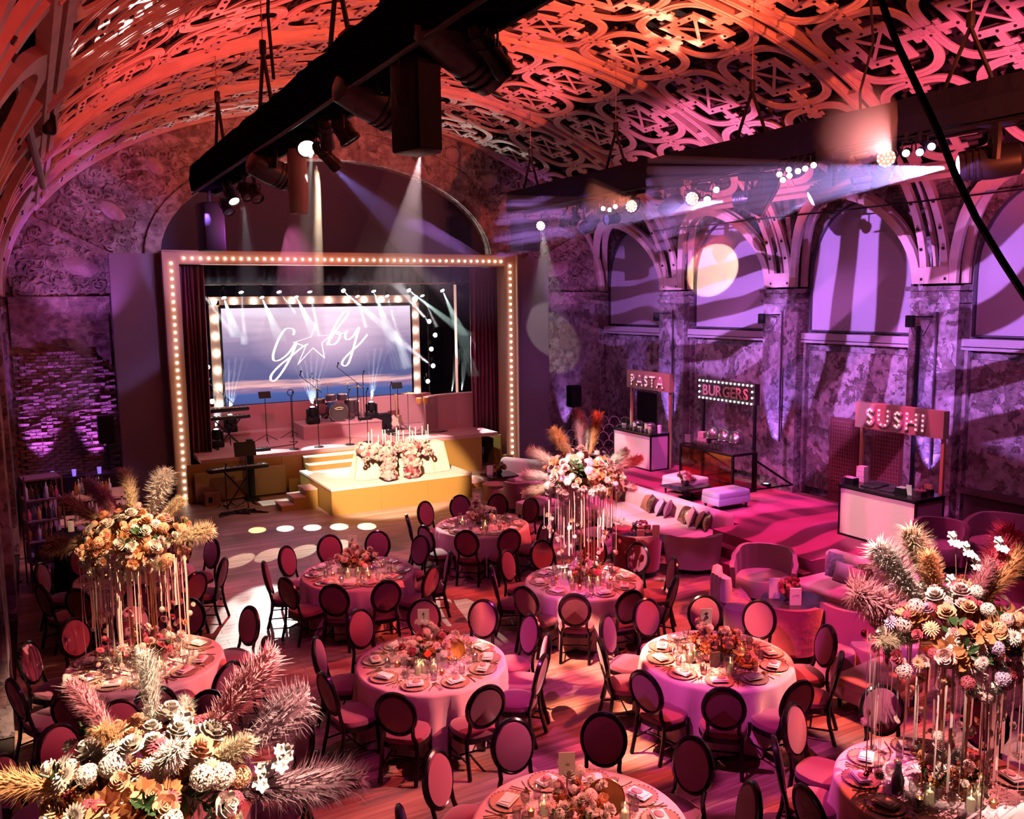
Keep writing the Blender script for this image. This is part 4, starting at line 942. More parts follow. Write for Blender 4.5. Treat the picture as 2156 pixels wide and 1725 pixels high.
# guitar and amplifier, percussion
t = thing('electric_guitar', 'pale electric guitar leaning on its stand by the pink wall', 'guitar', (9.75, 25.0, 1.1))
b = MB(); body = [(.0, .02), (.14, .0), (.2, .1), (.15, .2), (.17, .33), (.08, .36), (.03, .3), (-.03, .3), (-.09, .37), (-.17, .32), (-.14, .2), (-.2, .1), (-.14, .01)]
b.prism([(u, v+.12) for u, v in body], 0, .045, lambda u, v, w: (u, w+.1*v, v)); b.build('body', mat('cream lacquer', (.7, .62, .5), .25), t)
b = MB(); b.box((0, .05, .72), (.045, .03, .6), rx=-.1); b.box((0, .08, 1.05), (.07, .02, .14), rx=-.1); b.build('neck', mat('maple', (.45, .25, .12), .4), t)
stand(t, 0, .1, .35, m=M_fixt, name='guitar_stand')
t = thing('guitar_amplifier', 'black combo amplifier on the floor behind the guitar', 'amplifier', (9.45, 25.5, 1.1)); b = MB(); b.rbox((0, 0, .25), (.5, .26, .5), .02); b.build('cabinet', M_fixt, t)
b = MB(); b.box((0, -.135, .22), (.44, .01, .36)); b.build('grille_cloth', M_black, t)
t = thing('bongo_drums', 'wooden bongo drums on a chrome stand by the pink wall', 'drums', (10.15, 23.95, 1.1))
for dx in (-.1, .12):
    b = MB(); b.lathe([(.075, 0), (.09, .1), (.085, .17)], 14, c=(dx, 0, .92)); b.build('drum', mat('amber shell', (.6, .25, .08), .3), t, smooth=True)
stand(t, 0, 0, .95, name='stand')
t = thing('cymbal_stand', 'single cymbal on a chrome stand beside the bongos', 'cymbal', (9.85, 24.35, 1.1)); stand(t, 0, 0, 1.2)
b = MB(); b.lathe([(.001, .03), (.04, .02), (.22, -.01)], 20, c=(0, 0, 1.22), cap=False); b.build('cymbal', MATS['bronze cymbal'], t, smooth=True)
# pedals, cables on deck
def cable(pts, lab, r=.012):
    tag(MB().tube([(*p, 0) if len(p) == 2 else p for p in pts], r, 5).build('cable', M_fixt, smooth=True), lab, 'cable')
cable([(5.0, 24.0, 1.112), (5.6, 23.9, 1.112), (6.3, 24.1, 1.112), (6.5, 24.5, 1.112), (6.3, 24.6, 1.112)], 'black cable winding over the rose stage behind the first microphone')
cable([(9.4, 24.2, 1.112), (9.2, 24.5, 1.112), (9.25, 24.0, 1.112), (9.8, 23.9, 1.112), (10.6, 23.8, 1.112), (11.0, 24.0, 1.112), (10.4, 24.05, 1.112)], 'black cable looped on the stage by the pink wall')
for (x, y) in ((8.75, 25.1), (9.35, 24.75), (5.3, 23.6)):
    t = thing('pedal_board', 'flat black pedal box on the stage, %s' % ('on the drum riser' if x < 9 and x > 8 else 'by the pink wall' if x > 9 else 'by the keyboards'), 'pedal', (x, y, 1.5 if 8 < x < 9 else 1.1)); b = MB(); b.rbox((0, 0, .04), (.4, .2, .08), .015); b.build('case', M_fixt, t)
    for k in range(3): MB().lathe([(.02, 0), (.015, .02)], 8, c=(-.12+.12*k, 0, .08)).build('switch', M_chrome, t)

# keyboards on X stands
def keyboard(loc, rz, lab, L_=1.25, h=.98, tiers=1):
    t = thing('stage_keyboard', lab, 'keyboard', loc, rz)
    for k in range(tiers):
        z = h+k*.22
        b = MB(); b.rbox((0, .06*k, z), (L_, .3, .09), .02, rx=.1 if k else 0); o = b.build('case', M_fixt, t)
        b = MB(); b.box((0, -.08+.06*k, z+.05), (L_*.88, .12, .012)); o2 = b.build('white_keys', mat('ivory keys', (.6, .56, .52), .3), t)
        b = MB()
        for j in range(30):
            if j % 7 not in (2, 6): b.box((-L_*.42+L_*.84*j/30, -.05+.06*k, z+.062), (.014, .075, .014))
        b.build('black_keys', M_fixt, t, kind='stuff')
    b = MB(); b.tube([(-.35, -.12, .02), (.35, .0, h-.06)], .02, 6); b.build('cross_leg', M_fixt, t)
    b = MB(); b.tube([(.35, -.12, .02), (-.35, .0, h-.06)], .02, 6); b.build('cross_leg', M_fixt, t)
    for x in (-.35, .35): MB().tube([(x, -.2, .015), (x, .2, .015)], .018, 6).build('foot', M_fixt, t)
keyboard((4.6, 24.55, 1.1), .1, 'double keyboard on an X stand beside the velvet curtain', 1.2, .85, 2)
keyboard((4.35, 22.2, 0), .1, 'long digital piano on the floor in front of the stage', 1.5, .95)
t = thing('music_stand', 'solid black music desk in front of the digital piano', 'music stand', (4.45, 21.7, 0)); stand(t, 0, 0, 1.35, m=M_fixt, spread=.35, name='tripod')
b = MB(); b.box((0, .04, 1.5), (.52, .02, .36), rx=-.3); b.build('desk', M_fixt, t)
t = thing('column_speaker', 'slim black column loudspeaker beside the digital piano', 'loudspeaker', (4.75, 22.6, 0)); b = MB(); b.rbox((0, 0, .8), (.16, .16, 1.6), .02); b.build('column', M_fixt, t)
b = MB(); b.rbox((0, 0, .03), (.34, .34, .06), .02); b.build('foot', M_fixt, t)
mic_stand((4.0, 22.0, 0), 'dark stand at the end of the digital piano under the curtain', 1.0, base=False)
cable([(3.6+rr.uniform(0, 1.2), 21.0+rr.uniform(0, .7), .012) for k in range(26)], 'tangle of black cables on the floor below the digital piano')
for i, (x, y) in enumerate(((4.15, 22.05), (4.27, 22.1), (4.4, 22.0))):
    t = thing('water_bottle', 'clear small water bottle on the floor by the gold stage front', 'bottle', (x, y, 0), 0, 'water bottles by the stage front')
    b = MB(); b.lathe([(.035, 0), (.035, .15), (.014, .19), (.014, .22)], 10); b.build('bottle', M_glass, t, smooth=True)
for x, y, lab in ((3.75, 22.6, 'brown plywood box on the floor under the velvet curtain'), (12.55, 23.2, 'small gold box with a hole beside the far bulb column')):
    t = thing('stage_box', lab, 'box', (x, y, 0)); b = MB(); b.box((0, 0, .16), (.38, .3, .32)); b.build('shell', M_goldp if x > 6 else mat('brown ply', (.2, .08, .03), .6), t)
    b = MB(); b.box((-.06, -.152, .16), (.1, .01, .14)); b.build('hole', M_fixt, t)  # black plate in place of the shaded hole
tag(MB().box((3.55, 23.4, .4), (.5, .12, .8)).build('black_skirt', M_black), 'black cloth skirt under the velvet curtain by the digital piano', 'cloth')
tag(MB().box((12.75, 23.9, .4), (.6, .12, .8)).build('black_skirt', M_black), 'black cloth skirt under the curtain by the pink wall', 'cloth')

# runway platform, its stairs
run = thing('runway_platform', 'gold sided platform with rose top projecting before the stage', 'platform', (7.87, 21.2, 0))
b = MB(); b.box((0, 0, .625), (3.74, 2.76, .05)); b.build('top', mat('pale rose carpet', (.72, .52, .48), .9), run)
for k in range(3):
    b = MB(); b.box((-1.24+k*1.24, -1.36, .3), (1.235, .04, .6)); b.build('front_panel', M_goldp, run)
for sx in (-1, 1):
    b = MB(); b.box((sx*1.84, 0, .3), (.04, 2.7, .6)); b.build('side_panel', M_goldp, run)
b = MB(); b.box((0, 1.3, .3), (3.6, .04, .6)); b.build('back_panel', M_goldp, run)
def steps(lab, loc, n, w_, rise, tread, rz, m_top):
    t = thing('steps', lab, 'steps', loc, rz)
    for k in range(n):
        h = rise*(n-k); b = MB(); b.box((0, tread*(k+.5), h/2-.01), (w_, tread, h-.02)); b.build('step', M_goldp, t)
        b = MB(); b.box((0, tread*(k+.5)+.01, h-.01), (w_+.01, tread+.02, .03)); b.build('tread', m_top, t)
steps('three gold steps with pink treads up to the bar side of the runway', (5.98, 21.2, 0), 3, .62, .16, .3, PI/2, mat('pink tread', (.72, .42, .42), .85))
steps('three gold steps with pink treads at the far side of the runway', (9.76, 21.4, 0), 2, 1.2, .16, .42, -PI/2, MATS['pink tread'])
steps('wide gold steps from the runway up to the stage deck', (7.55, 22.98, .65), 2, 2.7, .155, .3, PI, mat('cream tread with painted light', (.8, .7, .55), .8))  # light on these treads is put into their paler colour

# sweetheart table with flowers and candles
def cloth_mesh(hw, hd, h, folds, amp, n=120, flare=.06, pw=5):
    b = MB(); rows_ = [(0.001, h), (.6, h), (.985, h), (1.0, h-.012), (1.01, h*.66), (1.02, h*.33), (1.03, .01)]
    for i, (r, z) in enumerate(rows_):
        for k in range(n):
            a = 2*PI*k/n; cx_, sx_ = math.cos(a), math.sin(a)
            px = math.copysign(abs(cx_)**(2/pw), cx_); py = math.copysign(abs(sx_)**(2/pw), sx_)
            drop = max(0, (h-z)/h); q = 1+drop*(flare+amp*math.sin(a*folds)+amp*.5*math.sin(a*folds*2.3+1))
            b.v.append((hw*r*px*q, hd*r*py*q, z))
    for i in range(len(rows_)-1):
        for k in range(n):
            b.f.append((i*n+k, (i+1)*n+k, (i+1)*n+(k+1) % n, i*n+(k+1) % n))
    b.f = [tuple(reversed(f)) for f in b.f]; b.sm = True; return b
M_satin = mat('champagne satin', (.85, .6, .45), .3, sheen=.3)
st_ = thing('sweetheart_table', 'long couple table under champagne satin cloth on the runway', 'table', (8.15, 20.75, .65))
cloth_mesh(1.15, .36, .76, 26, .05, pw=6).build('table_cloth', M_satin, st_)
# ================================================================== tables, chairs, flowers
rf = random.Random(21)
M_lacq = mat('black lacquer', (.006, .004, .006), .22, spec=.4)
M_pad = mat('rose velvet pad', (.22, .04, .09), .75, sheen=.5)
M_cloth = mat('blush table linen', (.72, .5, .5), .85, bump=(160, .05))
M_cream = mat('cream petals', (.85, .72, .62), .7, soft=.3); M_blush = mat('blush petals', (.85, .5, .48), .7, soft=.3); M_deep = mat('dusty red petals', (.5, .08, .12), .7, soft=.3)
M_peach = mat('peach petals', (.85, .42, .25), .7, soft=.3); M_lilac = mat('lilac petals', (.6, .42, .6), .7, soft=.3); M_copper = mat('copper dried leaves', (.6, .24, .1), .55, soft=.3)
M_leaf = mat('dark green leaves', (.03, .065, .02), .5); M_twig = mat('brown twigs', (.15, .08, .05), .8)
M_pc = mat('cream pampas', (.85, .68, .48), .9, soft=.5); M_pw = mat('white pampas', (.9, .8, .72), .9, soft=.5); M_pp = mat('pink pampas', (.85, .36, .42), .9, soft=.5)
M_po = mat('orange pampas', (.92, .50, .24), .9, soft=.5); M_pm = mat('mauve pampas', (.52, .32, .38), .9, soft=.5); M_pr = mat('crimson pampas', (.75, .08, .16), .9, soft=.5)
M_rib = mat('satin ribbon', (.85, .62, .55), .35, soft=.3); M_gpost = mat('copper rod', (.55, .25, .12), .3, .9)
M_eye = mat('dark flower eye', (.12, .05, .02), .8)

def chair_proto():
    t = thing('dining_chair', 'x', 'chair')
    # seat: padded, bowed front (front is +y)
    b = MB(); out = []
    for k in range(24):
        a = 2*PI*k/24; x = math.copysign(abs(math.cos(a))**.62, math.cos(a)); y = math.copysign(abs(math.sin(a))**.7, math.sin(a))
        out.append((x*(.235 if y < 0 else .25), y*.225))
    n = 24
    prof = [(1.0, .415), (1.03, .44), (.98, .475), (.8, .497), (.001, .505)]
    for s_, z in prof: b.v += [(x*s_, y*s_, z) for x, y in out]
    for i in range(4):
        for k in range(n): b.f.append((i*n+k, i*n+(k+1) % n, (i+1)*n+(k+1) % n, (i+1)*n+k))
    b.build('seat', M_pad, t, smooth=True)
    b = MB(); o1 = [(x*1.02, y*1.02) for x, y in out]; o2 = [(x*.88, y*.88) for x, y in out]
    b.strip(o2, o1, .36, .42, lambda u, v, w: (u, v, w)); b.build('seat_rail', M_lacq, t)
    # oval back, leaning
    lean = .20; cz = .79; cy = -.235
    F = lambda x, z, w: (x, cy-(z-.5)*lean+w, z)
    ring = [(.215*math.cos(2*PI*k/28), cz+.245*math.sin(2*PI*k/28)) for k in range(28)]
    b = MB(); b.tube([F(x, z, 0) for x, z in ring], .028, 6, closed=True, flat=.8); b.build('back_frame', M_lacq, t, smooth=True)
    b = MB()
    for s_, w in ((.93, 0), (.9, .03), (.6, .042), (.001, .045)):
        b.v += [F(x*s_, cz+(z-cz)*s_, w) for x, z in ring]
    for i in range(3):
        for k in range(28): b.f.append((i*28+k, i*28+(k+1) % 28, (i+1)*28+(k+1) % 28, (i+1)*28+k))
    b.f = [tuple(reversed(f)) for f in b.f]
    nb_ = len(b.v)
    for s_, w in ((.93, -.002), (.85, -.022), (.001, -.03)):
        b.v += [F(x*s_, cz+(z-cz)*s_, w) for x, z in ring]
    for i in range(2):
        for k in range(28): b.f.append((nb_+i*28+k, nb_+i*28+(k+1) % 28, nb_+(i+1)*28+(k+1) % 28, nb_+(i+1)*28+k))
    b.build('backrest_pad', M_pad, t, smooth=True)
    for sx in (-1, 1):   # rear legs run up into the oval
        b = MB(); b.tube([(sx*.20, -.30, .006), (sx*.195, -.235, .25), (sx*.19, -.215, .43), (sx*.16, -.232, .52), (sx*.165, -.255, .62)], .024, 6, r2=.022); b.build('leg', M_lacq, t, smooth=True)
        b = MB(); b.tube([(sx*.205, .185, .40), (sx*.21, .195, .2), (sx*.212, .20, .004)], .027, 6, r2=.016); b.build('leg', M_lacq, t, smooth=True)
        b = MB(); b.tube([(sx*.208, .19, .17), (sx*.197, -.25, .17)], .011, 5); b.build('stretcher', M_lacq, t)
    b = MB(); b.tube([(-.203, -.03, .17), (.203, -.03, .17)], .011, 5); b.build('stretcher', M_lacq, t)
    return t
CH = chair_proto(); CH_used = [False]

# ---- flower prototypes
def petal_ring(b, n, r0, r1, z0, z1, wd, ph=0, cup=0):
    for k in range(n):
        a = 2*PI*k/n+ph; ca, sa = math.cos(a), math.sin(a); tx_, ty_ = -sa, ca
        rm_ = (r0+r1)/2; zm = (z0+z1)/2+cup
        b.add([(r0*ca-tx_*wd*.25, r0*sa-ty_*wd*.25, z0), (r0*ca+tx_*wd*.25, r0*sa+ty_*wd*.25, z0),
               (rm_*ca+tx_*wd*.5, rm_*sa+ty_*wd*.5, zm), (r1*ca+tx_*wd*.12, r1*sa+ty_*wd*.12, z1), (r1*ca-tx_*wd*.12, r1*sa-ty_*wd*.12, z1), (rm_*ca-tx_*wd*.5, rm_*sa-ty_*wd*.5, zm)],
              [(0, 1, 2, 5), (5, 2, 3, 4)])
def mk_rose():
    b = MB()
    for i, (n, r0, r1, z0, z1, wd, cup) in enumerate(((3, .0, .12, .75, .95, .5, .1), (4, .1, .3, .5, .95, .7, .12), (5, .2, .55, .3, .85, .85, .05), (6, .3, .85, .1, .6, .95, -.02), (7, .3, 1.0, .0, .25, .95, -.02))):
        petal_ring(b, n, r0, r1, z0, z1, wd, i*.6, cup)
    return b
def mk_dahlia():
    b = MB()
    for i, (n, r0, r1, z0, z1) in enumerate(((8, .05, .3, .3, .5), (12, .1, .62, .2, .42), (15, .15, .85, .1, .25), (18, .2, 1.0, .0, .02))): petal_ring(b, n, r0, r1, z0, z1, .26, i*.23, .03)
    return b
def mk_hydra():
    b = MB(); rr2 = random.Random(4)
    for k in range(46):
        z = 1-2*(k+.5)/46*.82; q = k*2.39996; r = math.sqrt(max(0, 1-z*z)); d = Vector((r*math.cos(q), r*math.sin(q), z)); M_ = d.to_track_quat('Z', 'Y').to_matrix() @ Matrix.Rotation(rr2.uniform(0, 6), 3, 'Z')
        for j in range(4):
            a = j*PI/2; pts = [(0, 0, 0), (.2*math.cos(a-.55), .2*math.sin(a-.55), .03), (.27*math.cos(a), .27*math.sin(a), .0), (.2*math.cos(a+.55), .2*math.sin(a+.55), .03)]
            b.add([M_ @ Vector(p)+d*.8 for p in pts], [(0, 1, 2, 3)])
    return b
def mk_spray(n=22, L_=1.0, w_=.17):
    b = MB(); rr2 = random.Random(8)
    for k in range(n):
        t = k/n; a = rr2.uniform(0, 6.28); base = Vector((0, 0, t*L_*.8)); d = Vector((math.cos(a), math.sin(a), .7)).normalized(); s_ = d.cross(Vector((0, 0, 1))).normalized()
        l = .36*(1-.3*t)
        b.add([base, base+d*l*.35+s_*w_*.35, base+d*l*.7+s_*w_*.26+Vector((0, 0, -.015)), base+d*l+Vector((0, 0, -.05)), base+d*l*.7-s_*w_*.26+Vector((0, 0, -.015)), base+d*l*.35-s_*w_*.35, base+d*l*.5+Vector((0, 0, -.02))], [(0, 1, 6, 5), (1, 2, 6), (2, 3, 6), (3, 4, 6), (4, 5, 6)])
    b.tube([(0, 0, -.1), (.03, 0, L_*.5), (0, 0, L_*.95)], .015, 4)
    return b
def mk_orchid():
    b = MB(); rr2 = random.Random(2)
    for k in range(7):
        c_ = Vector((rr2.uniform(-.5, .5), rr2.uniform(-.5, .5), rr2.uniform(-.35, .45))); M_ = Vector((rr2.uniform(-1, 1), rr2.uniform(-1, 0), rr2.uniform(-.3, 1))).to_track_quat('Z', 'Y').to_matrix()
        q = MB(); petal_ring(q, 5, .02, .48, 0, .08, .42, rr2.uniform(0, 6), .06); b.add([M_ @ Vector(p)+c_ for p in q.v], q.f)
    return b
def mk_plume(seed, n=760, fluff=1.0, droop=.25, arc=0.0):
    """pampas head, unit length along z, bending gently toward +x"""
    b = MB(); q = random.Random(seed)
    axis = lambda t: Vector((arc*t*t+.10*t*t, 0, t))
    b.tube([axis(t/6) for t in range(7)], .008, 4, r2=.003)
    for k in range(n):
        t = .26+.74*(k/n)**.9; p = axis(t); env = math.sin(PI*min(1, (t-.22)/.80)*.92+.12)*.125*fluff+.012
        a = q.uniform(0, 2*PI); l = env*q.uniform(.6, 1.25)
        out_ = Vector((math.cos(a), math.sin(a), 0)); upw = q.uniform(.9, 2.1)
        m_ = p+out_*l*.55+Vector((0, 0, l*upw*.9)); e = p+out_*l*1.0+Vector((0, 0, l*upw*1.2-droop*l))+Vector((.05*l, 0, 0))
        s_ = Vector((-out_.y, out_.x, 0))*.0028
        b.add([p-s_, p+s_, m_+s_*1.6, m_-s_*1.6, e], [(0, 1, 2, 3), (3, 2, 4)])
    return b
PETM = {'c': M_cream, 'b': M_blush, 'd': M_deep, 'p': M_peach, 'l': M_lilac}
ROSE = {k: mesh_of(mk_rose(), 'rose', m, False) for k, m in PETM.items()}
DAHL = {k: mesh_of(mk_dahlia(), 'dahlia', m, False) for k, m in PETM.items()}
HYDR = {k: mesh_of(mk_hydra(), 'hydrangea', m, False) for k, m in PETM.items()}
ORCH = mesh_of(mk_orchid(), 'orchid_spray', mat('white orchid petals', (.75, .68, .66), .6, soft=.2), False)
SPRG = mesh_of(mk_spray(), 'leaf_spray', M_leaf, False); SPRC = mesh_of(mk_spray(26, 1, .24), 'leaf_spray', M_copper, False)
PLM = {}
for key, m in (('c', M_pc), ('w', M_pw), ('p', M_pp), ('o', M_po), ('m', M_pm), ('r', M_pr), ('b', mat('tan pampas', (.62, .4, .28), .9, soft=.5))):
    PLM[key] = [mesh_of(mk_plume(hash(key) % 97 if False else ord(key)+i, 1500, 1.0+.25*i, .2+.2*i, .06*i), 'pampas_plume', m, False) for i in (0, 1)]
EYE = mesh_of(MB().lathe([(.001, .6), (.2, .55), (.22, .3)], 8, cap=False), 'flower_eye', M_eye)
def put(me, par, loc, d, s_, name=None):
    o = bpy.data.objects.new(name or me.name.split('.')[0], me); COL.objects.link(o); o.parent = par; o.location = loc
    o.rotation_mode = 'QUATERNION'; qt = Vector(d).to_track_quat('Z', 'Y'); o.rotation_quaternion = qt; o.scale = (s_, s_, s_)
    return o
def flower(par, loc, d, s_, pal):
    k = rf.choice(pal); kind = rf.random()
    me = ROSE[k] if kind < .45 else (DAHL[k] if kind < .72 else HYDR[k])
    return put(me, par, loc, d, s_)

# ---- round tables
TAB = {  # name: (centre, chair angles, descriptor, centre style)
 'six': ((4.35, 13.08), (128, 163, 91, 57, 22, 203, 238, 268, 305, 336), 'the table whose card reads six', 'low'),
 'five': ((7.39, 14.64), (117, 158, 82, 50, 18, 198, 232, 262, 297, 333), 'the table whose card reads five', 'low'),
 'three': ((6.97, 7.61), (121, 153, 196, 232, 265, 308, 341, 24, 55, 87), 'the table whose card reads three', 'low'),
 'one': ((3.96, 9.27), (106, 70, 147, 192, 232, 270, 3, 37, 309, 335), 'the table whose card reads one', 'low'),
 'sofa': ((7.21, 10.85), (86, 120, 156, 200, 231, 264, 301, 340, 17, 50), 'the plume table by the sofa', 'tall'),
 'lit': ((.95, 11.05), (120, 154, 198, 234, 268, 302, 331, 19, 60, 90), 'the brightly lit plume table', 'tall'),
 'bar': ((1.2, 14.75), (158, 24, 331, 301, 234, 208, 121, 52, 86, 268), 'the table nearest the bar', 'low'),
 'blank': ((3.69, 5.62), (47, 8, 335, 122, 84, 158, 195, 300), 'the table with the blank card', 'low'),
 'corner': ((6.77, 4.48), (59, 105, 136, 20, 170, 340), 'the plume table nearest the gallery', 'tall'),
 'under': ((.68, 7.95), (122, 146, 96, 60, 5, 182, 335, 218), 'the table behind the foreground plumes', 'none'),
 'front': ((.4, 4.9), (), 'the foreground plume table', 'tall'),
}
SLOT = ['lounge side', 'lounge side toward the stage', 'stage side toward the lounge', 'stage side', 'stage side toward the bar', 'bar side toward the stage', 'bar side',
        'bar side toward the gallery', 'gallery side toward the bar', 'gallery side', 'gallery side toward the lounge', 'lounge side toward the gallery']
def slots(angs):
    """give each angle its own clock slot"""
    out, used = {}, set()
    for a in sorted(angs, key=lambda a: abs(((a/30) % 1+.5) % 1-.5)):
        k = round(a/30) % 12; opts = sorted(range(12), key=lambda j: abs(((a-j*30+180) % 360)-180))
        k = next(j for j in opts if j not in used); used.add(k); out[a] = SLOT[k]
    return out
def round_cloth(seed):
    q = random.Random(seed); b = MB(); n = 108; R = .9; h = .76
    prof = [(.001, h), (.5, h), (.97, h), (1.0, h-.008), (1.01, h-.04), (1.02, .55), (1.04, .3), (1.06, .02)]
    ph = [q.uniform(0, 6) for _ in range(3)]
    for r, z in prof:
        dr = max(0, (h-.02-z)/h)
        for k in range(n):
            a = 2*PI*k/n; fold = dr**.7*(.05*math.sin(a*13+ph[0])*(1+.5*math.sin(a*3+ph[2]))+.04*math.sin(a*21+ph[1])+.015*math.sin(a*37+ph[2]))
            b.v.append((R*(r+fold)*math.cos(a), R*(r+fold)*math.sin(a), z))
    for i in range(len(prof)-1):
        for k in range(n): b.f.append((i*n+k, (i+1)*n+k, (i+1)*n+(k+1) % n, i*n+(k+1) % n))
    return mesh_of(b, 'table_cloth', M_cloth)
CLOTHS = [round_cloth(i) for i in range(3)]
TOPB = mesh_of(MB().lathe([(.88, .72), (.89, .73), (.89, .75), (.001, .752)], 36), 'table_top', mat('plywood', (.3, .2, .12), .7))
LEGB = mesh_of(MB().tube([(0, 0, .0), (0, 0, .72)], .02, 8), 'leg', M_fixt)
# tableware prototypes
def T_of(mb, nm, m, s_=True): return mesh_of(mb, nm, m, s_)
M_char = mat('beaded glass charger', (.7, .45, .35), .12, .35); M_napk = mat('white napkin', (.86, .8, .78), .8); M_disc = mat('pink card disc', (.8, .28, .32), .5); M_gilt = mat('gilt cutlery', (.55, .3, .12), .25, 1)
b = MB(); b.lathe([(.001, .004), (.11, .004), (.15, .016), (.165, .018), (.165, .012), (.14, .0)], 24, cap=False)
for k in range(24):
    a = 2*PI*k/24; b.lathe([(.001, -.008), (.011, 0), (.001, .008)], 5, c=(.162*math.cos(a), .162*math.sin(a), .018), cap=False)
P_char = T_of(b, 'charger_plate', M_char)
b = MB(); b.rbox((0, 0, .03), (.20, .13, .014), .006, rz=.15); b.rbox((.01, .0, .042), (.17, .11, .010), .004, rz=.15); P_napk = T_of(b, 'napkin', M_napk)
b = MB(); b.lathe([(.001, .056), (.05, .056), (.052, .050), (.05, .047)], 20, c=(.02, .0, 0), cap=False, sy=.75); P_disc = T_of(b, 'place_disc', M_disc)
b = MB(); b.box((0, 0, .052), (.14, .09, .004), rz=.2); P_menu = T_of(b, 'menu_card', mat('white menu card', (.85, .82, .8), .6), False)
def fork():
    b = MB(); b.tube([(0, -.10, .006), (0, .02, .009), (0, .045, .007)], .005, 4, flat=.5); 
    for x in (-.009, -.003, .003, .009): b.box((x, .075, .008), (.0035, .06, .002))
    b.box((0, .045, .007), (.024, .02, .003)); return b
P_fork = T_of(fork(), 'fork', M_gilt)
b = MB(); b.tube([(0, -.11, .006), (0, .0, .007)], .006, 4, flat=.5); b.box((.003, .055, .006), (.018, .11, .002)); P_knif = T_of(b, 'knife', M_gilt)
b = MB(); b.lathe([(.034, 0), (.034, .003), (.005, .006), (.004, .09), (.03, .12), (.041, .16), (.036, .205), (.035, .205), (.039, .16), (.028, .125), (.002, .1)], 12, cap=False); P_wine = T_of(b, 'wine_glass', M_glass)
b = MB(); b.lathe([(.001, .002), (.034, .002), (.038, .10), (.036, .10), (.032, .008), (.001, .008)], 12, cap=False); P_tumb = T_of(b, 'tumbler', M_glass)
M_wax = mat('glowing ivory wax', (.9, .78, .6), .5, emit=(1, .6, .25), estr=.25); M_flame = mat('candle flame', (1, .8, .4), .5, emit=(1, .65, .25), estr=14)  # candle glow in the wax put in as emission
def candle_proto():
    t = thing('pillar_candle', 'x', 'candle')
    MB().lathe([(.034, 0), (.036, .09), (.028, .1), (.001, .096)], 14).build('wax', M_wax, t, smooth=True)
    MB().lathe([(.001, .1), (.006, .112), (.001, .135)], 6, cap=False).build('flame', M_flame, t)
    MB().lathe([(.045, .0), (.047, .002), (.047, .155), (.0455, .155), (.0455, .004)], 16, cap=False).build('glass_sleeve', M_glass, t, smooth=True)
    return t
CN = candle_proto(); CN_used = [False]
def votive_proto():
    t = thing('votive_candle', 'x', 'candle')
    MB().lathe([(.026, 0), (.032, .06), (.03, .06), (.024, .004), (.001, .004)], 12, cap=False).build('cup', mat('amber votive glass', (.5, .22, .1), .15, .5), t, smooth=True)
    MB().lathe([(.024, .004), (.026, .04), (.001, .04)], 10).build('wax', M_wax, t, smooth=True)
    MB().lathe([(.001, .042), (.005, .052), (.001, .07)], 6, cap=False).build('flame', M_flame, t)
    return t
VT = votive_proto(); VT_used = [False]
def first_or_dup(src, flag, loc, rz, label, group):
    if not flag[0]:
        flag[0] = True; src.location = loc; src.rotation_euler = (0, 0, rz); src['label'] = label
        if group: src['group'] = group
        KIDS[src.name] = [(ch, list(ch.children)) for ch in src.children]; return src
    return dup(src, loc, rz, label, group)
def solo(me, name, loc, rz, label, cat, group=None, sc=1.0):
    o = bpy.data.objects.new(name, me); COL.objects.link(o); o.location = loc; o.rotation_euler = (0, 0, rz); o.scale = (sc,)*3
    return tag(o, label, cat, group)

GAUZE = mat('pink gauze runner', (.8, .5, .5), .9)
def gauze(cx, cy, seed, r=.52):
    q = random.Random(seed); b = MB()
    for k in range(230):
        a = q.uniform(0, 2*PI); d = r*math.sqrt(q.random()); x, y = d*math.cos(a), d*math.sin(a); s_ = q.uniform(.02, .06); c_ = q.uniform(0, 6)
        b.tube([(x, y, .003), (x+s_*math.cos(c_), y+s_*math.sin(c_), .006+s_*.5), (x+s_*2*math.cos(c_+.6), y+s_*2*math.sin(c_+.6), .004)], .0035, 3)
    o = b.build('gauze_runner', GAUZE); o.location = (cx, cy, .762); return o
def number_card(x, y, rz, digit, tname, h=.32):
    t = thing('number_card', 'tall ivory card %s on the flower centrepiece of %s' % (('with the number %s' % digit) if digit else 'with nothing written', 'its round table'), 'card', (x, y, .76), rz)
    b = MB(); b.box((0, 0, h+.09), (.14, .006, .2)); b.build('card', mat('ivory card', (.85, .76, .66), .7), t)
    MB().tube([(0, 0, 0), (0, 0, h)], .006, 5).build('stem', M_gilt, t); MB().lathe([(.04, 0), (.04, .01), (.001, .012)], 12).build('foot', M_gilt, t)
    if digit:
        D = {'3': [(-.02, .03), (.0, .045), (.02, .03), (.0, .005), (.022, -.02), (0, -.045), (-.022, -.03)], '5': [(.02, .045), (-.012, .045), (-.018, .005), (.012, .01), (.02, -.02), (0, -.045), (-.02, -.035)],
             '1': [(-.012, .02), (.006, .045), (0, -.045)], '6': [(.015, .045), (-.014, .01), (-.016, -.03), (.004, -.045), (.018, -.02), (.0, .0), (-.014, -.015)]}[digit]
        MB().tube([(px, -.006, h+.10+pz) for px, pz in spline(D, 4)], .0035, 4).build('digit', M_fixt, t)
    return t
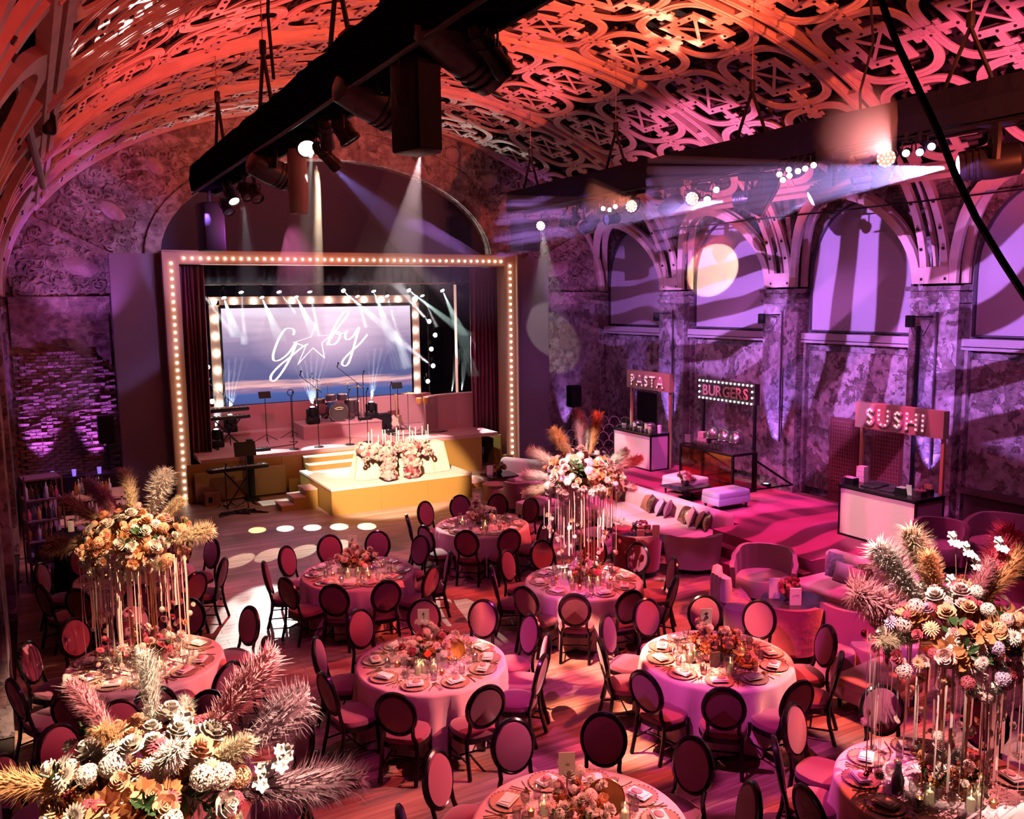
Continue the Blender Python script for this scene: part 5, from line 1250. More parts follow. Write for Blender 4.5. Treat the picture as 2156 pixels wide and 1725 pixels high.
def low_arrangement(cx, cy, seed, label, pal='ccbbdpl', n=34, spread=.42, big=False):
    rf.seed(seed)
    t = thing('flower_centrepiece', label, 'flowers', (cx, cy, .762))
    for k, (dx, dy) in enumerate(((0, .12), (-.2, -.05), (.2, -.02), (.02, -.2))):
        MB().lathe([(.05, 0), (.06, .1), (.05, .14), (.045, .14), (.05, .1), (.001, .02)], 12, c=(dx, dy, 0), cap=False).build('vase', M_glass if k % 2 else mat('rose ceramic vase', (.6, .3, .28), .4), t, smooth=True)
        for j in range(n//4):
            a = rf.uniform(0, 6.28); r = rf.uniform(0, .16); z = .16+rf.uniform(.0, .2)*(1-r*3) + (.12 if k == 0 else 0)
            d = (math.cos(a)*r*4, math.sin(a)*r*4-.4, .9); s_ = rf.uniform(.035, .065)
            o = flower(t, (dx+math.cos(a)*r, dy+math.sin(a)*r, z), d, s_, pal)
        for j in range(5):
            a = rf.uniform(0, 6.28); put(SPRG if j % 2 else SPRC, t, (dx, dy, .1), (math.cos(a), math.sin(a), 1.1), rf.uniform(.18, .28))
    for j in range(4):
        a = rf.uniform(0, 6.28); put(PLM[rf.choice('pcw')][0], t, (0, .05, .15), (math.cos(a)*.6, math.sin(a)*.6, 1), rf.uniform(.2, .3), 'feather_grass')
    return t
def tall_arrangement(cx, cy, seed, label, zc_, R, plumes, orchids, ref, nf=150, pal='cccbbpdl', ribn=62, posts=True, rib_l=(.6, 1.15)):
    rf.seed(seed)
    t = thing('plume_centrepiece', label, 'flowers', (cx, cy, .762)); zz = zc_-.762
    if posts:
        for k in range(4):
            a = PI/4+k*PI/2; MB().tube([(.17*math.cos(a), .17*math.sin(a), 0), (.17*math.cos(a), .17*math.sin(a), zz-.1)], .011, 6).build('rod', M_gpost, t, smooth=True)
        MB().lathe([(.24, 0), (.24, .012), (.001, .014)], 20).build('base_plate', M_gpost, t)
        MB().lathe([(.24, zz-.12), (.24, zz-.1), (.001, zz-.1)], 20).build('top_tray', M_gpost, t)
    for k in range(nf):   # ball of blooms, wider than tall
        z = rf.uniform(-.55, 1); a = rf.uniform(0, 6.28); r = math.sqrt(max(0, 1-z*z)); q = rf.uniform(.72, 1.0)
        if r < .3 and z < 0: r = .5
        loc = (r*R*q*math.cos(a), r*R*q*math.sin(a), zz+z*R*.72*q); d = (r*math.cos(a), r*math.sin(a), z+.15); s_ = rf.uniform(.045, .085)
        flower(t, loc, d, s_, pal)
    for k in range(34):
        a = rf.uniform(0, 6.28); el = rf.uniform(-.3, 1.2); put(SPRC if k % 3 else SPRG, t, (R*.35*math.cos(a), R*.35*math.sin(a), zz+.05), (math.cos(a), math.sin(a), el), rf.uniform(.26, .42)*R/.55)
    off = Vector(ref)-Vector((cx, cy, .762))
    for i, (tip, c_, *w_) in enumerate(plumes):
        end = Vector(tip)+off; start = Vector((0, 0, zz-.02)); v = end-start
        start = start+v.normalized()*R*.12; v = end-start
        o = put(PLM[c_][i % 2], t, start, v, v.length, 'pampas_plume'); o.scale = (v.length*(1+(w_[0]-1)*.6 if w_ else 1.05),)*2+(v.length,)
    for p in orchids:
        e = Vector(p)+off; put(ORCH, t, e, (0, -.3, 1), .085)
        s_ = Vector((0, 0, zz)); MB().tube([s_, s_.lerp(e, .5)+Vector((.04, 0, .05)), e], .006, 4, r2=.003).build('twig', M_twig, t)
    for k in range(ribn):
        a = rf.uniform(0, 6.28); r = R*rf.uniform(.35, 1.0); l = rf.uniform(*rib_l); x, y = r*math.cos(a), r*math.sin(a); w_ = rf.choice((.004, .007, .012)); z0 = zz-.1
        b = MB(); wob = rf.uniform(-.012, .012)
        P_ = [(x+wob*math.sin(j*1.3), y+wob*math.cos(j), z0-l*j/5) for j in range(6)]
        ca, sa = math.cos(a*2.3), math.sin(a*2.3)
        b.add([(p[0]-w_*ca, p[1]-w_*sa, p[2]) for p in P_]+[(p[0]+w_*ca, p[1]+w_*sa, p[2]) for p in P_], [(j, j+1, 7+j, 6+j) for j in range(5)])
        b.build('ribbon', M_rib, t)
        if k % 2 == 0:
            flower(t, (x, y, z0-l-.01), (rf.uniform(-1, 1), rf.uniform(-1, 0), rf.uniform(-.4, 1)), rf.uniform(.03, .055), 'ccbbd')
            if rf.random() < .5: flower(t, (x+.05, y, z0-l+rf.uniform(0, .2)), (rf.uniform(-1, 1), -1, .3), rf.uniform(.03, .045), 'cbpd')
    return t
PLUMES = {
 'front': ((.35, 4.9, 2.2), [((-0.24, 0.25, 0.82), 'p'), ((0.15, 0.27, 0.86), 'w', .8), ((0.69, -0.14, 0.87), 'p'), ((0.85, -0.16, 0.55), 'm', 1.5), ((1.01, -0.52, 0.23), 'm', 1.2), ((-0.14, 0.05, 0.63), 'o', 1.3), ((-0.66, 0.3, 0.36), 'o', 1.1), ((0.11, -0.32, 0.58), 'w', 1.2), ((0.32, 0.25, 0.57), 'w'), ((-.3, .1, .45), 'p'), ((.5, -.3, .5), 'c')],
   [(-0.33, 0.22, 0.3), (-0.41, 0.26, 0.2), (-0.2, 0.18, 0.45), (0.71, -0.34, 0.39), (0.61, -0.3, 0.29), (0.31, -0.1, 0.5), (-0.05, 0.07, 0.24), (0.29, -0.13, 0.21), (0.24, -0.05, 0.58)], 2.42, .56),
 'corner': ((6.77, 4.48, 2.2), [((-0.51, 0.39, 0.73), 'w', 1.5), ((-0.13, 0.3, 0.82), 'c', 1.2), ((-0.23, 0.11, 0.68), 'o'), ((-0.7, 0.44, 0.37), 'p', 1.6), ((0.26, -0.17, 0.59), 'p', 1.4), ((0.69, -0.16, 0.73), 'r', 1.3), ((0.6, -0.24, 0.64), 'o'), ((-0.63, 0.23, 0.0), 'c', 1.2), ((-0.02, -0.46, -0.17), 'p', 1.4), ((-0.3, -0.31, -0.24), 'c', 1.4), ((-0.52, 0.42, 0.13), 'p', 1.3)],
   [(0.09, 0.06, 0.77), (0.25, -0.06, 0.56), (0.44, -0.14, 0.72), (0.19, -0.0, 0.68), (-0.39, 0.31, 0.65), (0.06, 0.03, 0.4), (-0.0, 0.04, 0.28)], 2.14, .70),
 'lit': ((.95, 11.05, 2.3), [((-0.01, 0.12, 0.79), 'c', 1.2), ((0.33, -0.08, 0.73), 'w', 1.3), ((-0.41, 0.44, 0.66), 'm'), ((-0.28, 0.35, 0.56), 'p', .9), ((-0.65, 0.43, 0.47), 'b', 1.2), ((-0.83, 0.45, -0.04), 'b', 1.3), ((0.48, -0.2, 0.43), 'c', 1.1), ((0.71, -0.39, 0.06), 'c', 1.3), ((-0.27, -0.3, -0.19), 'w', 1.6), ((0.16, -0.4, -0.26), 'c', 1.6)], [], 2.22, .64),
 'sofa': ((7.21, 10.85, 2.45), [((0.04, 0.11, 0.91), 'm'), ((-0.32, 0.27, 0.65), 'o', 1.4), ((-0.25, 0.2, 0.5), 'c', 1.5), ((0.35, 0.04, 0.82), 'o', .8), ((-0.67, 0.42, 0.35), 'w', 1.5), ((0.6, -0.29, 0.29), 'w', 1.5), ((0.77, -0.4, 0.19), 'p', 1.3), ((-0.78, 0.39, -0.27), 'c', 1.2), ((0.66, -0.4, -0.25), 'p', 1.3), ((-0.78, 0.43, -0.01), 'w', 1.3), ((0.18, 0.11, 0.67), 'w')], [(.3, .1, .45), (.2, .1, .3)], 2.38, .62),
}
CL = {'front': 'huge foreground arrangement of pink and orange pampas with white orchids', 'corner': 'tall white and pink pampas arrangement with orchids above the table closest to the gallery',
      'lit': 'tall warmly lit pampas arrangement with hanging ribbons near the bar', 'sofa': 'tall pale pampas arrangement with hanging ribbons by the long sofa'}
LOWL = {'six': 'low blush flower centrepiece around the card reading six', 'five': 'low pink flower centrepiece around the card reading five', 'three': 'low cream dahlia centrepiece around the card reading three',
        'one': 'low rose and greenery centrepiece around the card reading one', 'bar': 'low flower centrepiece on the table nearest the bar', 'blank': 'low cream flower centrepiece around the blank card'}
MENU_C = 0
for ti, (tn, ((cx, cy), angs, desc, style)) in enumerate(TAB.items()):
    t = thing('round_table', 'round plywood folding table hidden beneath the cloth of %s' % desc, 'table', (cx, cy, 0))
    inst(TOPB, t, (0, 0, 0), name='table_top')
    for k in range(4): a = PI/4+k*PI/2; inst(LEGB, t, (.55*math.cos(a), .55*math.sin(a), 0), name='leg')
    solo(CLOTHS[ti % 3], 'table_cloth', (cx, cy, 0), ti*.7, 'blush floor length cloth on %s' % desc, 'tablecloth')
    sl = slots(angs)
    for a in angs:
        ra = math.radians(a); R = 1.10+rf.uniform(-.03, .05)
        first_or_dup(CH, CH_used, (cx+R*math.cos(ra), cy+R*math.sin(ra), 0), ra+PI/2+rf.uniform(-.08, .08), 'black oval-back chair at %s, %s' % (desc.replace('the table whose card reads', 'table'), sl[a]), 'dining chairs round the banquet tables')
    # place settings
    sa = list(angs) if angs else [80, 116, 152, 44, 8]
    if tn == 'blank': sa = [47, 8, 122, 84, 158, 195, 335]
    if tn == 'corner': sa = [59, 105, 140, 20, 175, 210, 340]
    ss = slots(sa); dn = desc.replace('the table whose card reads', 'table')
    for j, a in enumerate(sa):
        ra = math.radians(a+rf.uniform(-2, 2)); ux, uy = math.cos(ra), math.sin(ra); rz = ra+PI/2; z0 = .7605
        px, py = cx+.68*ux, cy+.68*uy
        solo(P_char, 'charger_plate', (px, py, z0), rz, 'beaded charger plate, %s, %s' % (dn, ss[a]), 'plate', 'charger plates')
        solo(P_napk, 'napkin', (px, py, z0), rz+rf.uniform(-.3, .3), 'folded white napkin, %s, %s' % (dn, ss[a]), 'napkin', 'folded napkins')
        if (j+ti) % 3 == 0: solo(P_menu, 'menu_card', (px, py, z0), rz, 'white menu card, %s, %s' % (dn, ss[a]), 'card', 'menu cards')
        else: solo(P_disc, 'place_disc', (px, py, z0), rz+.4, 'pink place disc, %s, %s' % (dn, ss[a]), 'place card', 'place discs')
        for s_, me, nm, wh in ((-.20, P_fork, 'fork', 'inner gilt fork'), (-.235, P_fork, 'fork', 'outer gilt fork'), (.20, P_knif, 'knife', 'gilt knife')):
            solo(me, nm, (px-s_*uy, py+s_*ux, z0), rz+rf.uniform(-.05, .05), '%s, %s, %s' % (wh, dn, ss[a]), nm, '%ss on %s' % (nm.replace('fe', 'ves') if nm == 'knife' else nm, dn))
        if True:
            for s_, d_, me, nm in ((.09, .46, P_wine, 'wine_glass'), (.17, .50, P_tumb, 'tumbler')):
                solo(me, nm, (cx+d_*ux-s_*uy, cy+d_*uy+s_*ux, z0), rz, 'clear %s, %s, %s' % (nm.replace('_', ' '), dn, ss[a]), 'glass', '%ses on %s' % (nm.replace('_', ' ') if 'glass' in nm else 'tumbler glass', dn))
    tag(gauze(cx, cy, ti), 'crumpled pink gauze in the middle of %s' % desc, 'gauze'); 
    if style == 'low':
        low_arrangement(cx, cy+.05, 100+ti, LOWL[tn], {'three': 'cccbbp', 'five': 'bbccl', 'six': 'bbcdp', 'one': 'ccbbd', 'blank': 'ccccb', 'bar': 'bcd'}[tn], 40)
        number = {'six': '6', 'five': '5', 'three': '3', 'one': '1', 'bar': None, 'blank': None}[tn]
        if tn != 'bar':
            c_ = number_card(cx-.02, cy+.16, 2.75 if False else -.45, number, tn, .38 if tn != 'one' else .42)
            c_['label'] = 'tall ivory card %s standing in the flowers' % (('reading %s' % {'6': 'six', '5': 'five', '3': 'three', '1': 'one'}[number]) if number else 'showing its blank side')
    elif style == 'tall':
        ref, pl, orc, zc_, R = PLUMES[tn]
        tall_arrangement(cx, cy, 200+ti, CL[tn], zc_, R, pl, orc, ref, nf={'front': 170, 'corner': 230}.get(tn, 190), pal={'front': 'cccpdp', 'corner': 'ccbbdlp', 'lit': 'ccppbp', 'sofa': 'ccbblp'}[tn], ribn=70 if tn != 'front' else 30, rib_l=(.55, 1.2))
        if tn != 'front': low_arrangement(cx, cy-.02, 100+ti, 'small blooms round the feet of the rods on %s' % desc, 'ccbbd', 24)
    # candles
    nc = 5 if style != 'none' else 3
    for k in range(nc):
        a = rf.uniform(0, 6.28) if k else 4.4; r = rf.uniform(.26, .4)
        first_or_dup(CN, CN_used, (cx+r*math.cos(a), cy+r*math.sin(a), .762), 0, 'ivory pillar candle in a glass sleeve on %s' % dn, 'pillar candles on %s' % dn)
    for k in range(4):
        a = k*1.6+ti; first_or_dup(VT, VT_used, (cx+.42*math.cos(a), cy+.42*math.sin(a), .762), 0, 'small amber votive candle on %s' % dn, 'votive candles on %s' % dn)
# single pieces on some of the tables
def standing_disc(x, y, rz, r, lab, m, lean=.25):
    t = thing('display_plate', lab, 'plate', (x, y, .762), rz); M_ = Matrix.Rotation(PI/2-lean, 3, 'X')
    MB().lathe([(.001, .0), (r*.8, .004), (r, .016), (r, .004), (r*.8, -.006), (.001, -.008)], 26, c=(0, 0, r), M_=M_, cap=False).build('dish', m, t, smooth=True)
    MB().lathe([(r*.96, .014), (r*1.0, .022), (r*1.03, .014)], 26, c=(0, 0, r), M_=M_, cap=False).build('rim', M_gilt, t, smooth=True)
standing_disc(4.22, 9.18, -.45, .13, 'amber plate standing among the flowers at table one', mat('amber glaze', (.9, .42, .08), .35))
standing_disc(7.2, 7.5, .1, .12, 'bronze plate tilted among the flowers at table three', mat('bronze glaze', (.4, .2, .08), .3, .7), .7)
standing_disc(3.95, 5.62, -.5, .16, 'large bronze plate standing on the table with the blank card', MATS['bronze glaze'])
t = thing('orange_basket', 'low round basket of golden dried flowers at table three', 'basket', (7.13, 7.25, .762)); MB().lathe([(.1, 0), (.14, .03), (.12, .05), (.001, .04)], 20).build('bowl', mat('straw', (.75, .45, .12), .8), t)
for k in range(26): put(ROSE['p'], t, (.11*math.cos(k*2.4)*((k % 5)/5+.2), .11*math.sin(k*2.4)*((k % 5)/5+.2), .05), (0, 0, 1), .03)
for (x, y, rz, lab, w_, h) in ((3.98, 9.0, -.3, 'marbled menu card standing at table one', .13, .2), (6.78, 7.42, -.3, 'white printed menu card standing at table three', .13, .18), (6.95, 7.5, -.5, 'narrow white card behind the menu at table three', .1, .24), (4.2, 12.9, -.4, 'white menu card standing at table six', .12, .13)):
    tag(MB().box((x, y, .76+h/2), (w_, .008, h), rz=rz, rx=0).build('standing_card', mat('marbled card', (.8, .66, .64), .5, noise=(14, (.6, .42, .42)))), lab, 'card')
t = thing('lip_ornament', 'orange-red lips ornament on a stick at table one', 'ornament', (3.78, 8.95, .762)); MB().tube([(0, 0, 0), (0, 0, .22)], .003, 4).build('stick', M_gilt, t)
b = MB(); b.prism([(-.05, 0), (-.02, .035), (0, .022), (.02, .035), (.05, 0), (.02, -.035), (-.02, -.035)], -.008, .008, lambda u, v, w: (u, w, .25+v)); b.build('lips', mat('orange red gloss', (.9, .12, .03), .3), t)
t = thing('stem_vase', 'smoky ribbed glass vase beside the rods of the gallery table', 'vase', (6.35, 4.62, .762)); b = MB(); b.lathe([(.05, 0), (.055, .12), (.03, .2), (.025, .26), (.03, .28)], 16); b.build('body', mat('smoky glass', (.12, .09, .12), .1, .3), t, smooth=True)

# flowers and candles of the sweetheart table on the runway
t = thing('garland', 'thick blush flower garland draped over the couple table', 'flowers', (7.75, 20.3, 0)); rf.seed(77)
for k in range(230):
    zone = rf.random()
    if zone < .5: x, y, z = rf.uniform(-.85, 1.0), rf.uniform(-.05, .45), 1.44+rf.uniform(-.06, .1)
    elif zone < .75: x, y, z = -.22+rf.uniform(-.2, .2), -.30+rf.uniform(-.08, .08), rf.uniform(.70, 1.44)
    else: x, y, z = .42+rf.uniform(-.2, .2), -.26+rf.uniform(-.08, .08), rf.uniform(.70, 1.44)
    if zone < .5 and rf.random() < .5: y = rf.uniform(-.28, -.1); z = rf.uniform(1.22, 1.48)
    flower(t, (x, y, z), (rf.uniform(-.5, .5), -1, rf.uniform(0, 1)), rf.uniform(.05, .085), 'cccbbbd')
b = MB(); b.lathe([(.13, .68), (.15, 1.0), (.14, 1.4)], 12, c=(-.22, -.28, 0)); b.build('moss_core', mat('dusty moss', (.4, .2, .18), .9), t)
b = MB(); b.lathe([(.13, .68), (.15, 1.0), (.14, 1.4)], 12, c=(.42, -.24, 0)); b.build('moss_core', MATS['dusty moss'], t)
b = MB(); b.rbox((.05, .1, 1.38), (1.8, .5, .14), .06); b.build('moss_core', MATS['dusty moss'], t)
for k in range(150):
    a = -PI/2+rf.uniform(-1.9, 1.9); put((HYDR, ROSE, DAHL)[k % 3]['bcbd'[k % 4]], t, (-.22+(.64 if k % 2 else 0)+.17*math.cos(a), -.28+(.04 if k % 2 else 0)+.15*math.sin(a), .70+.72*rf.random()), (math.cos(a), math.sin(a), .3), rf.uniform(.045, .07))
for k in range(15):
    x = 7.2+1.65*k/14; y = 20.45+.1*math.sin(k*1.9)
    tp = thing('taper_candle', 'slim ivory taper candle in the row along the couple table', 'candle', (x, y, 1.42), 0, 'taper candles on the couple table')
    h = .42+.08*math.sin(k*2.3); MB().lathe([(.013, .1), (.011, h), (.001, h+.01)], 8).build('wax', M_wax, tp, smooth=True)
    MB().lathe([(.035, 0), (.035, .01), (.008, .02), (.012, .11)], 10).build('holder', M_glass, tp, smooth=True)
# ================================================================== rigging
M_drape = mat('charcoal truss wrap', (.018, .02, .036), .95, spec=.05, bump=(3, .4))
def truss(x, y0, y1, lab, M_drape=M_drape):
    t = thing('lighting_truss', lab, 'truss', (x, y0, 7.3))
    L_ = y1-y0; b = MB(); n = 40
    q = random.Random(int(x*10))
    for i in range(n+1):
        y = L_*i/n
        for (dx, dz) in ((-.25, .02), (-.26, .27), (-.24, .52), (.24, .52), (.26, .27), (.25, 0)):
            b.v.append((dx+q.uniform(-.012, .012), y, dz+q.uniform(-.02, .01)))
    for i in range(n):
        for k in range(6): b.f.append((i*6+k, (i+1)*6+k, (i+1)*6+(k+1) % 6, i*6+(k+1) % 6))
    b.f += [tuple(range(6)), tuple(n*6+k for k in reversed(range(6)))]
    b.build('cloth_wrap', M_drape, t, smooth=False)
    for dx in (-.22, .22):
        MB().tube([(dx, 0, -.03), (dx, L_, -.03)], .025, 6).build('chord', M_fixt, t)
    return t
truss(TX, 3.0, 20.0, 'long cloth-wrapped truss hung over the lounge, its lamps in violet haze')
truss(LX, 3.6, 18.8, 'long black cloth-wrapped truss with the hanging loudspeaker near the gallery', mat('shaded truss wrap', (.004, .004, .006), 1, spec=0))  # darker than the other wrap; silhouette shade put into the colour
def bridle(x, y, lab):
    t = thing('chain_hoist', lab, 'chain', (x, y, 7.85))
    zt = zc+vb*math.sqrt(max(0, 1-((x-xc)/va)**2))-7.85
    MB().tube([(0, -.35, 0), (0, 0, .75)], .03, 5).build('sling', M_fixt, t); MB().tube([(0, .35, 0), (0, 0, .75)], .03, 5).build('sling', M_fixt, t)
    MB().rbox((0, 0, .84), (.09, .09, .2), .02).build('hook_block', M_fixt, t)
    MB().tube([(0, 0, .9), (0, 0, zt)], .008, 4).build('chain', mat('rusty chain', (.3, .14, .1), .6), t)
for i, y in enumerate((7.6, 11.6, 15.6, 19.2)): bridle(TX, y, 'black sling and chain holding the lounge truss, %s from the gallery' % ('first', 'second', 'third', 'fourth')[i])
for i, y in enumerate((9.6, 13.0, 16.4)): bridle(LX-.1, y, 'black sling and chain holding the bar-side truss, %s from the gallery' % ('first', 'second', 'third')[i])
def hang(pts, r, lab): tag(MB().tube(pts, r, 7).build('hanging_cable', M_fixt, smooth=True), lab, 'cable')
hang(spline([(a, b_) for a, b_ in ((0, 0), (1, 0))], 1) and [(11.2, 9.3, 7.8), (11.15, 9.28, 8.1), (11.3, 9.2, 8.8), (11.2, 9.25, 9.9)], .02, 'thick black cable rising from the lounge truss to the vault')
hang([(2.9, 11.3, 7.85), (2.85, 11.25, 8.6), (2.9, 11.2, 9.4)], .022, 'thick black cable rising beside the bar-side truss')
# the slack cable crossing close to the gallery
hang([(2.28, 1.9, 6.6), (2.292, 1.861, 6.006), (2.307, 1.843, 5.935), (2.334, 1.813, 5.829), (2.357, 1.759, 5.703), (2.384, 1.701, 5.566), (2.399, 1.651, 5.438), (2.425, 1.594, 5.305), (2.462, 1.532, 5.18), (2.53, 1.475, 5.043), (2.587, 1.426, 4.92), (2.75, 1.3, 4.6)], .0105, 'black cable sagging across the view close to the gallery')

def moving_head(loc, dst, lab, lens=M_lensd, s_=1.0, group=None):
    """body of a hanging moving light: base, two-armed yoke, tapering head"""
    t = thing('moving_head', lab, 'moving light', loc, 0, group)
    MB().rbox((0, 0, .42*s_), (.36*s_, .3*s_, .16*s_), .03).build('base', M_fixt, t)
    d = (Vector(dst)-Vector(loc)).normalized(); s2 = Vector((d.y, -d.x, 0)); s2 = s2.normalized() if s2.length > .01 else Vector((1, 0, 0))
    for sg in (-1, 1):
        b = MB(); b.tube([s2*sg*.2*s_+Vector((0, 0, .36*s_)), s2*sg*.24*s_+Vector((0, 0, .15*s_)), s2*sg*.2*s_], .045*s_, 6, flat=.6); b.build('yoke_arm', M_fixt, t, smooth=True)
    M_ = d.to_track_quat('Z', 'Y').to_matrix(); k = s_
    b = MB(); b.lathe([(.10*k, -.26*k), (.16*k, -.22*k), (.17*k, .0), (.155*k, .16*k), (.14*k, .3*k), (.12*k, .3*k)], 18, M_=M_); b.build('head', mat('charcoal moulded body', (.012, .012, .02), .4), t, smooth=True)
    for j in range(3):
        b = MB(); z_ = (.12+.055*j)*k; b.lathe([(.14*k, z_-.01), (.168*k-.004*j, z_-.01), (.168*k-.004*j, z_+.01), (.14*k, z_+.01)], 18, M_=M_, cap=False); b.build('cooling_ring', M_fixt, t)
    b = MB(); b.lathe([(.125*k, .29*k), (.08*k, .315*k), (.001, .325*k)], 16, M_=M_, cap=False); b.build('lens', lens, t, smooth=True)
    MB().box((0, 0, .54*s_), (.07, .07, .1)).build('clamp', M_fixt, t)
    if 7.3-loc[2] > .5*s_: MB().tube([(0, 0, .5*s_), (max(-.2, min(.2, (TX if loc[0] > 6 else LX)-loc[0])), 0, 7.32-loc[2])], .025, 6).build('hanger', M_fixt, t)
    return t
def led_par(loc, dst, lab, lit=M_lensw, r=.14):
    t = lamp_can(loc, dst, r, .2, mat('par face', (.3, .1, .08), .4, emit=(1, .35, .2), estr=1.2), lab, 'wash light', name='wash_lamp', rings=1)
    d = (Vector(dst)-Vector(loc)).normalized(); M_ = d.to_track_quat('Z', 'Y').to_matrix()
    q = MB()
    q.lathe([(.001, .006), (.016, .003), (.016, 0)], 7, cap=False)
    me = mesh_of(q, 'led_cell', lit)
    for n_, rr_ in ((1, 0), (6, .045), (11, .09)):
        for k in range(n_):
            a = 2*PI*k/n_; p = M_ @ Vector((rr_*r/.115*math.cos(a), rr_*r/.115*math.sin(a), .102)); o = bpy.data.objects.new('led_cell', me); COL.objects.link(o); o.parent = t; o.location = p
            o.rotation_mode = 'QUATERNION'; o.rotation_quaternion = d.to_track_quat('Z', 'Y')
    return t
M_lensv = mat('violet lit lens', (1, 1, 1), .2, emit=(.7, .65, 1), estr=25)
CAMP = (0, 0, 5.09)
moving_head((11.25, 7.2, 6.8), (8.6, 10.6, 6.4), 'big violet-beaming moving light at the gallery end of the lounge truss', M_lensv, 1.35)
led_par((11.0, 8.65, 7.05), (6.5, 5.5, 5.6), 'round wash lamp with glowing cells, brightest on the lounge truss')
for i, (x, y, z) in enumerate(((11.0, 8.32, 7.07), (11.0, 8.1, 7.05), (11.0, 7.92, 7.1))):
    lamp_can((x, y, z), (5.5, 5.2, 5.0), .055, .16, M_lensw, 'small lit spot in the trio beside the violet moving light', group='trio of small spots on the lounge truss', name='small_spot', rings=1)
moving_head((11.15, 9.75, 6.75), (9.0, 11.6, 5.3), 'dark moving light tilted down between two spot clusters', mat('dim violet lens', (.4, .3, 1), .2, emit=(.4, .35, 1), estr=3), 1.15)
moving_head((11.3, 8.95, 6.85), (12.3, 10.4, 5.0), 'unlit moving light hanging behind the glowing wash lamp', M_lensd, .8)
for i, (y, z) in enumerate(((10.7, 7.08), (10.5, 7.13), (10.48, 7.03), (10.3, 7.08), (10.15, 7.1), (9.98, 7.13), (10.62, 6.98))):
    lamp_can((11.0, y, z), (6, 6.5, 5.2), .05, .15, M_lensw, 'small lit spot in the cluster below the middle of the lounge truss', group='cluster of small spots under the lounge truss', name='small_spot', rings=1)
t = thing('hanging_loudspeaker', 'tilted grey-faced loudspeaker hanging mid-way along the lounge truss', 'loudspeaker', (11.1, 11.2, 6.8), .9)
MB().rbox((0, 0, 0), (.3, .32, .62), .02, rx=.5, ry=.3).build('cabinet', M_fixt, t); MB().rbox((0, -.165, -.09), (.27, .02, .56), .01, rx=.5, ry=.3).build('grille', mat('grey speaker grille', (.25, .22, .27), .7), t)
MB().tube([(-.2, 0, 0), (-.2, 0, .42), (.2, 0, .42), (.2, 0, 0)], .015, 6).build('bracket', M_fixt, t); MB().box((0, 0, .5), (.07, .07, .18)).build('clamp', M_fixt, t)
moving_head((11.3, 11.7, 6.8), (8.5, 16.4, 6.45), 'violet-beaming moving light just behind the tilted loudspeaker', M_lensv, .9)
lamp_can((11.0, 12.2, 7.0), (6, 8, 5.2), .06, .16, M_lensw, 'single small lit spot beside the tilted loudspeaker', name='small_spot', rings=1)
led_par((11.0, 12.85, 6.92), (6.0, 8.5, 5.2), 'round wash lamp with glowing cells beyond the tilted loudspeaker', r=.13)
lamp_can((11.0, 12.45, 6.86), (7, 8, 4.6), .07, .18, M_lensw, 'lit spot between wash lamp and tilted loudspeaker', name='small_spot', rings=1)
led_par((11.0, 14.7, 6.95), (5.0, 10.0, 5.5), 'round wash lamp with glowing cells near the stage end', r=.13)
moving_head((11.2, 13.7, 6.9), (10.4, 17, 5.0), 'unlit moving light between the two round wash lamps', M_lensd, .9)
for y, z in ((15.3, 7.0), (15.5, 6.95), (15.75, 7.0)):
    lamp_can((11.0, y, z), (6, 9, 5.6), .05, .15, M_lensw, 'small lit spot beside the stage-end wash lamp', group='small spots by the stage-end wash lamp', name='small_spot', rings=1)
lamp_can((11.0, 15.4, 6.75), (8.4, 15.5, 6.4), .11, .34, M_lensd, 'short unlit barrel lamp pointing toward the bar', name='barrel_lamp')
moving_head((11.1, 16.4, 6.75), (10.0, 20, 4.0), 'unlit moving light toward the stage end of the lounge truss', M_lensd, .9)
led_par((11.0, 18.3, 6.85), (5.0, 14.0, 4.8), 'small round wash lamp at the stage end of the lounge truss', r=.12)
for y in (17.0, 17.4, 16.9): lamp_can((11.05, y, 6.85), (12, 22, 4.0), .08, .3, M_lensd, 'unlit lamp in the tangle at the stage end of the lounge truss', group='unlit lamps at the end of the lounge truss', name='profile_lamp')
t = thing('dimmer_tag', 'small white number plate hanging under the lounge truss', 'sign', (11.0, 13.0, 7.22), -PI/2+.3); MB().box((0, 0, 0), (.16, .01, .09)).build('plate', M_white, t)
for k in range(4): MB().box((-.05+.03*k, -.007, 0), (.012, .004, .05)).build('stripe', M_fixt, t)

# lamps of the bar-side truss
t = thing('hanging_loudspeaker', 'tall black column loudspeaker hanging nearest the gallery', 'loudspeaker', (3.3, 7.75, 6.95), .35)
MB().rbox((0, 0, -.08), (.33, .36, .84), .03).build('cabinet', M_fixt, t); MB().box((0, -.185, -.08), (.28, .012, .78)).build('grille', M_black, t)
MB().tube([(-.2, 0, -.1), (-.2, 0, .42), (.2, 0, .42), (.2, 0, .3)], .016, 6).build('bracket', M_fixt, t); MB().tube([(0, 0, .38), (0, 0, .62)], .03, 6).build('hanger', M_fixt, t)
moving_head((3.45, 7.1, 7.3), (5.0, 7.4, 6.4), 'huge dark moving light closest to the gallery, head tilted down', M_lensd, 1.5)
lamp_can((3.42, 6.5, 7.1), (4.6, 6.9, 6.1), .085, .5, mat('violet dark lens', (.1, .08, .2), .05), 'long black profile lamp tilted beside the closest moving light', name='profile_lamp')
moving_head((3.35, 9.2, 7.25), (4.6, 9.4, 6.7), 'dark moving light with ribbed nose behind the column loudspeaker', M_lensd, 1.35)
lamp_can((3.3, 8.6, 7.5), (3.4, 7.9, 6.5), .12, .24, M_lensd, 'round black lamp tucked above the column loudspeaker', name='wash_lamp')
lamp_can((3.35, 10.0, 7.05), (3.9, 9.8, 6.1), .12, .3, M_lensd, 'black barrel lamp hanging behind the ribbed moving light', name='barrel_lamp')
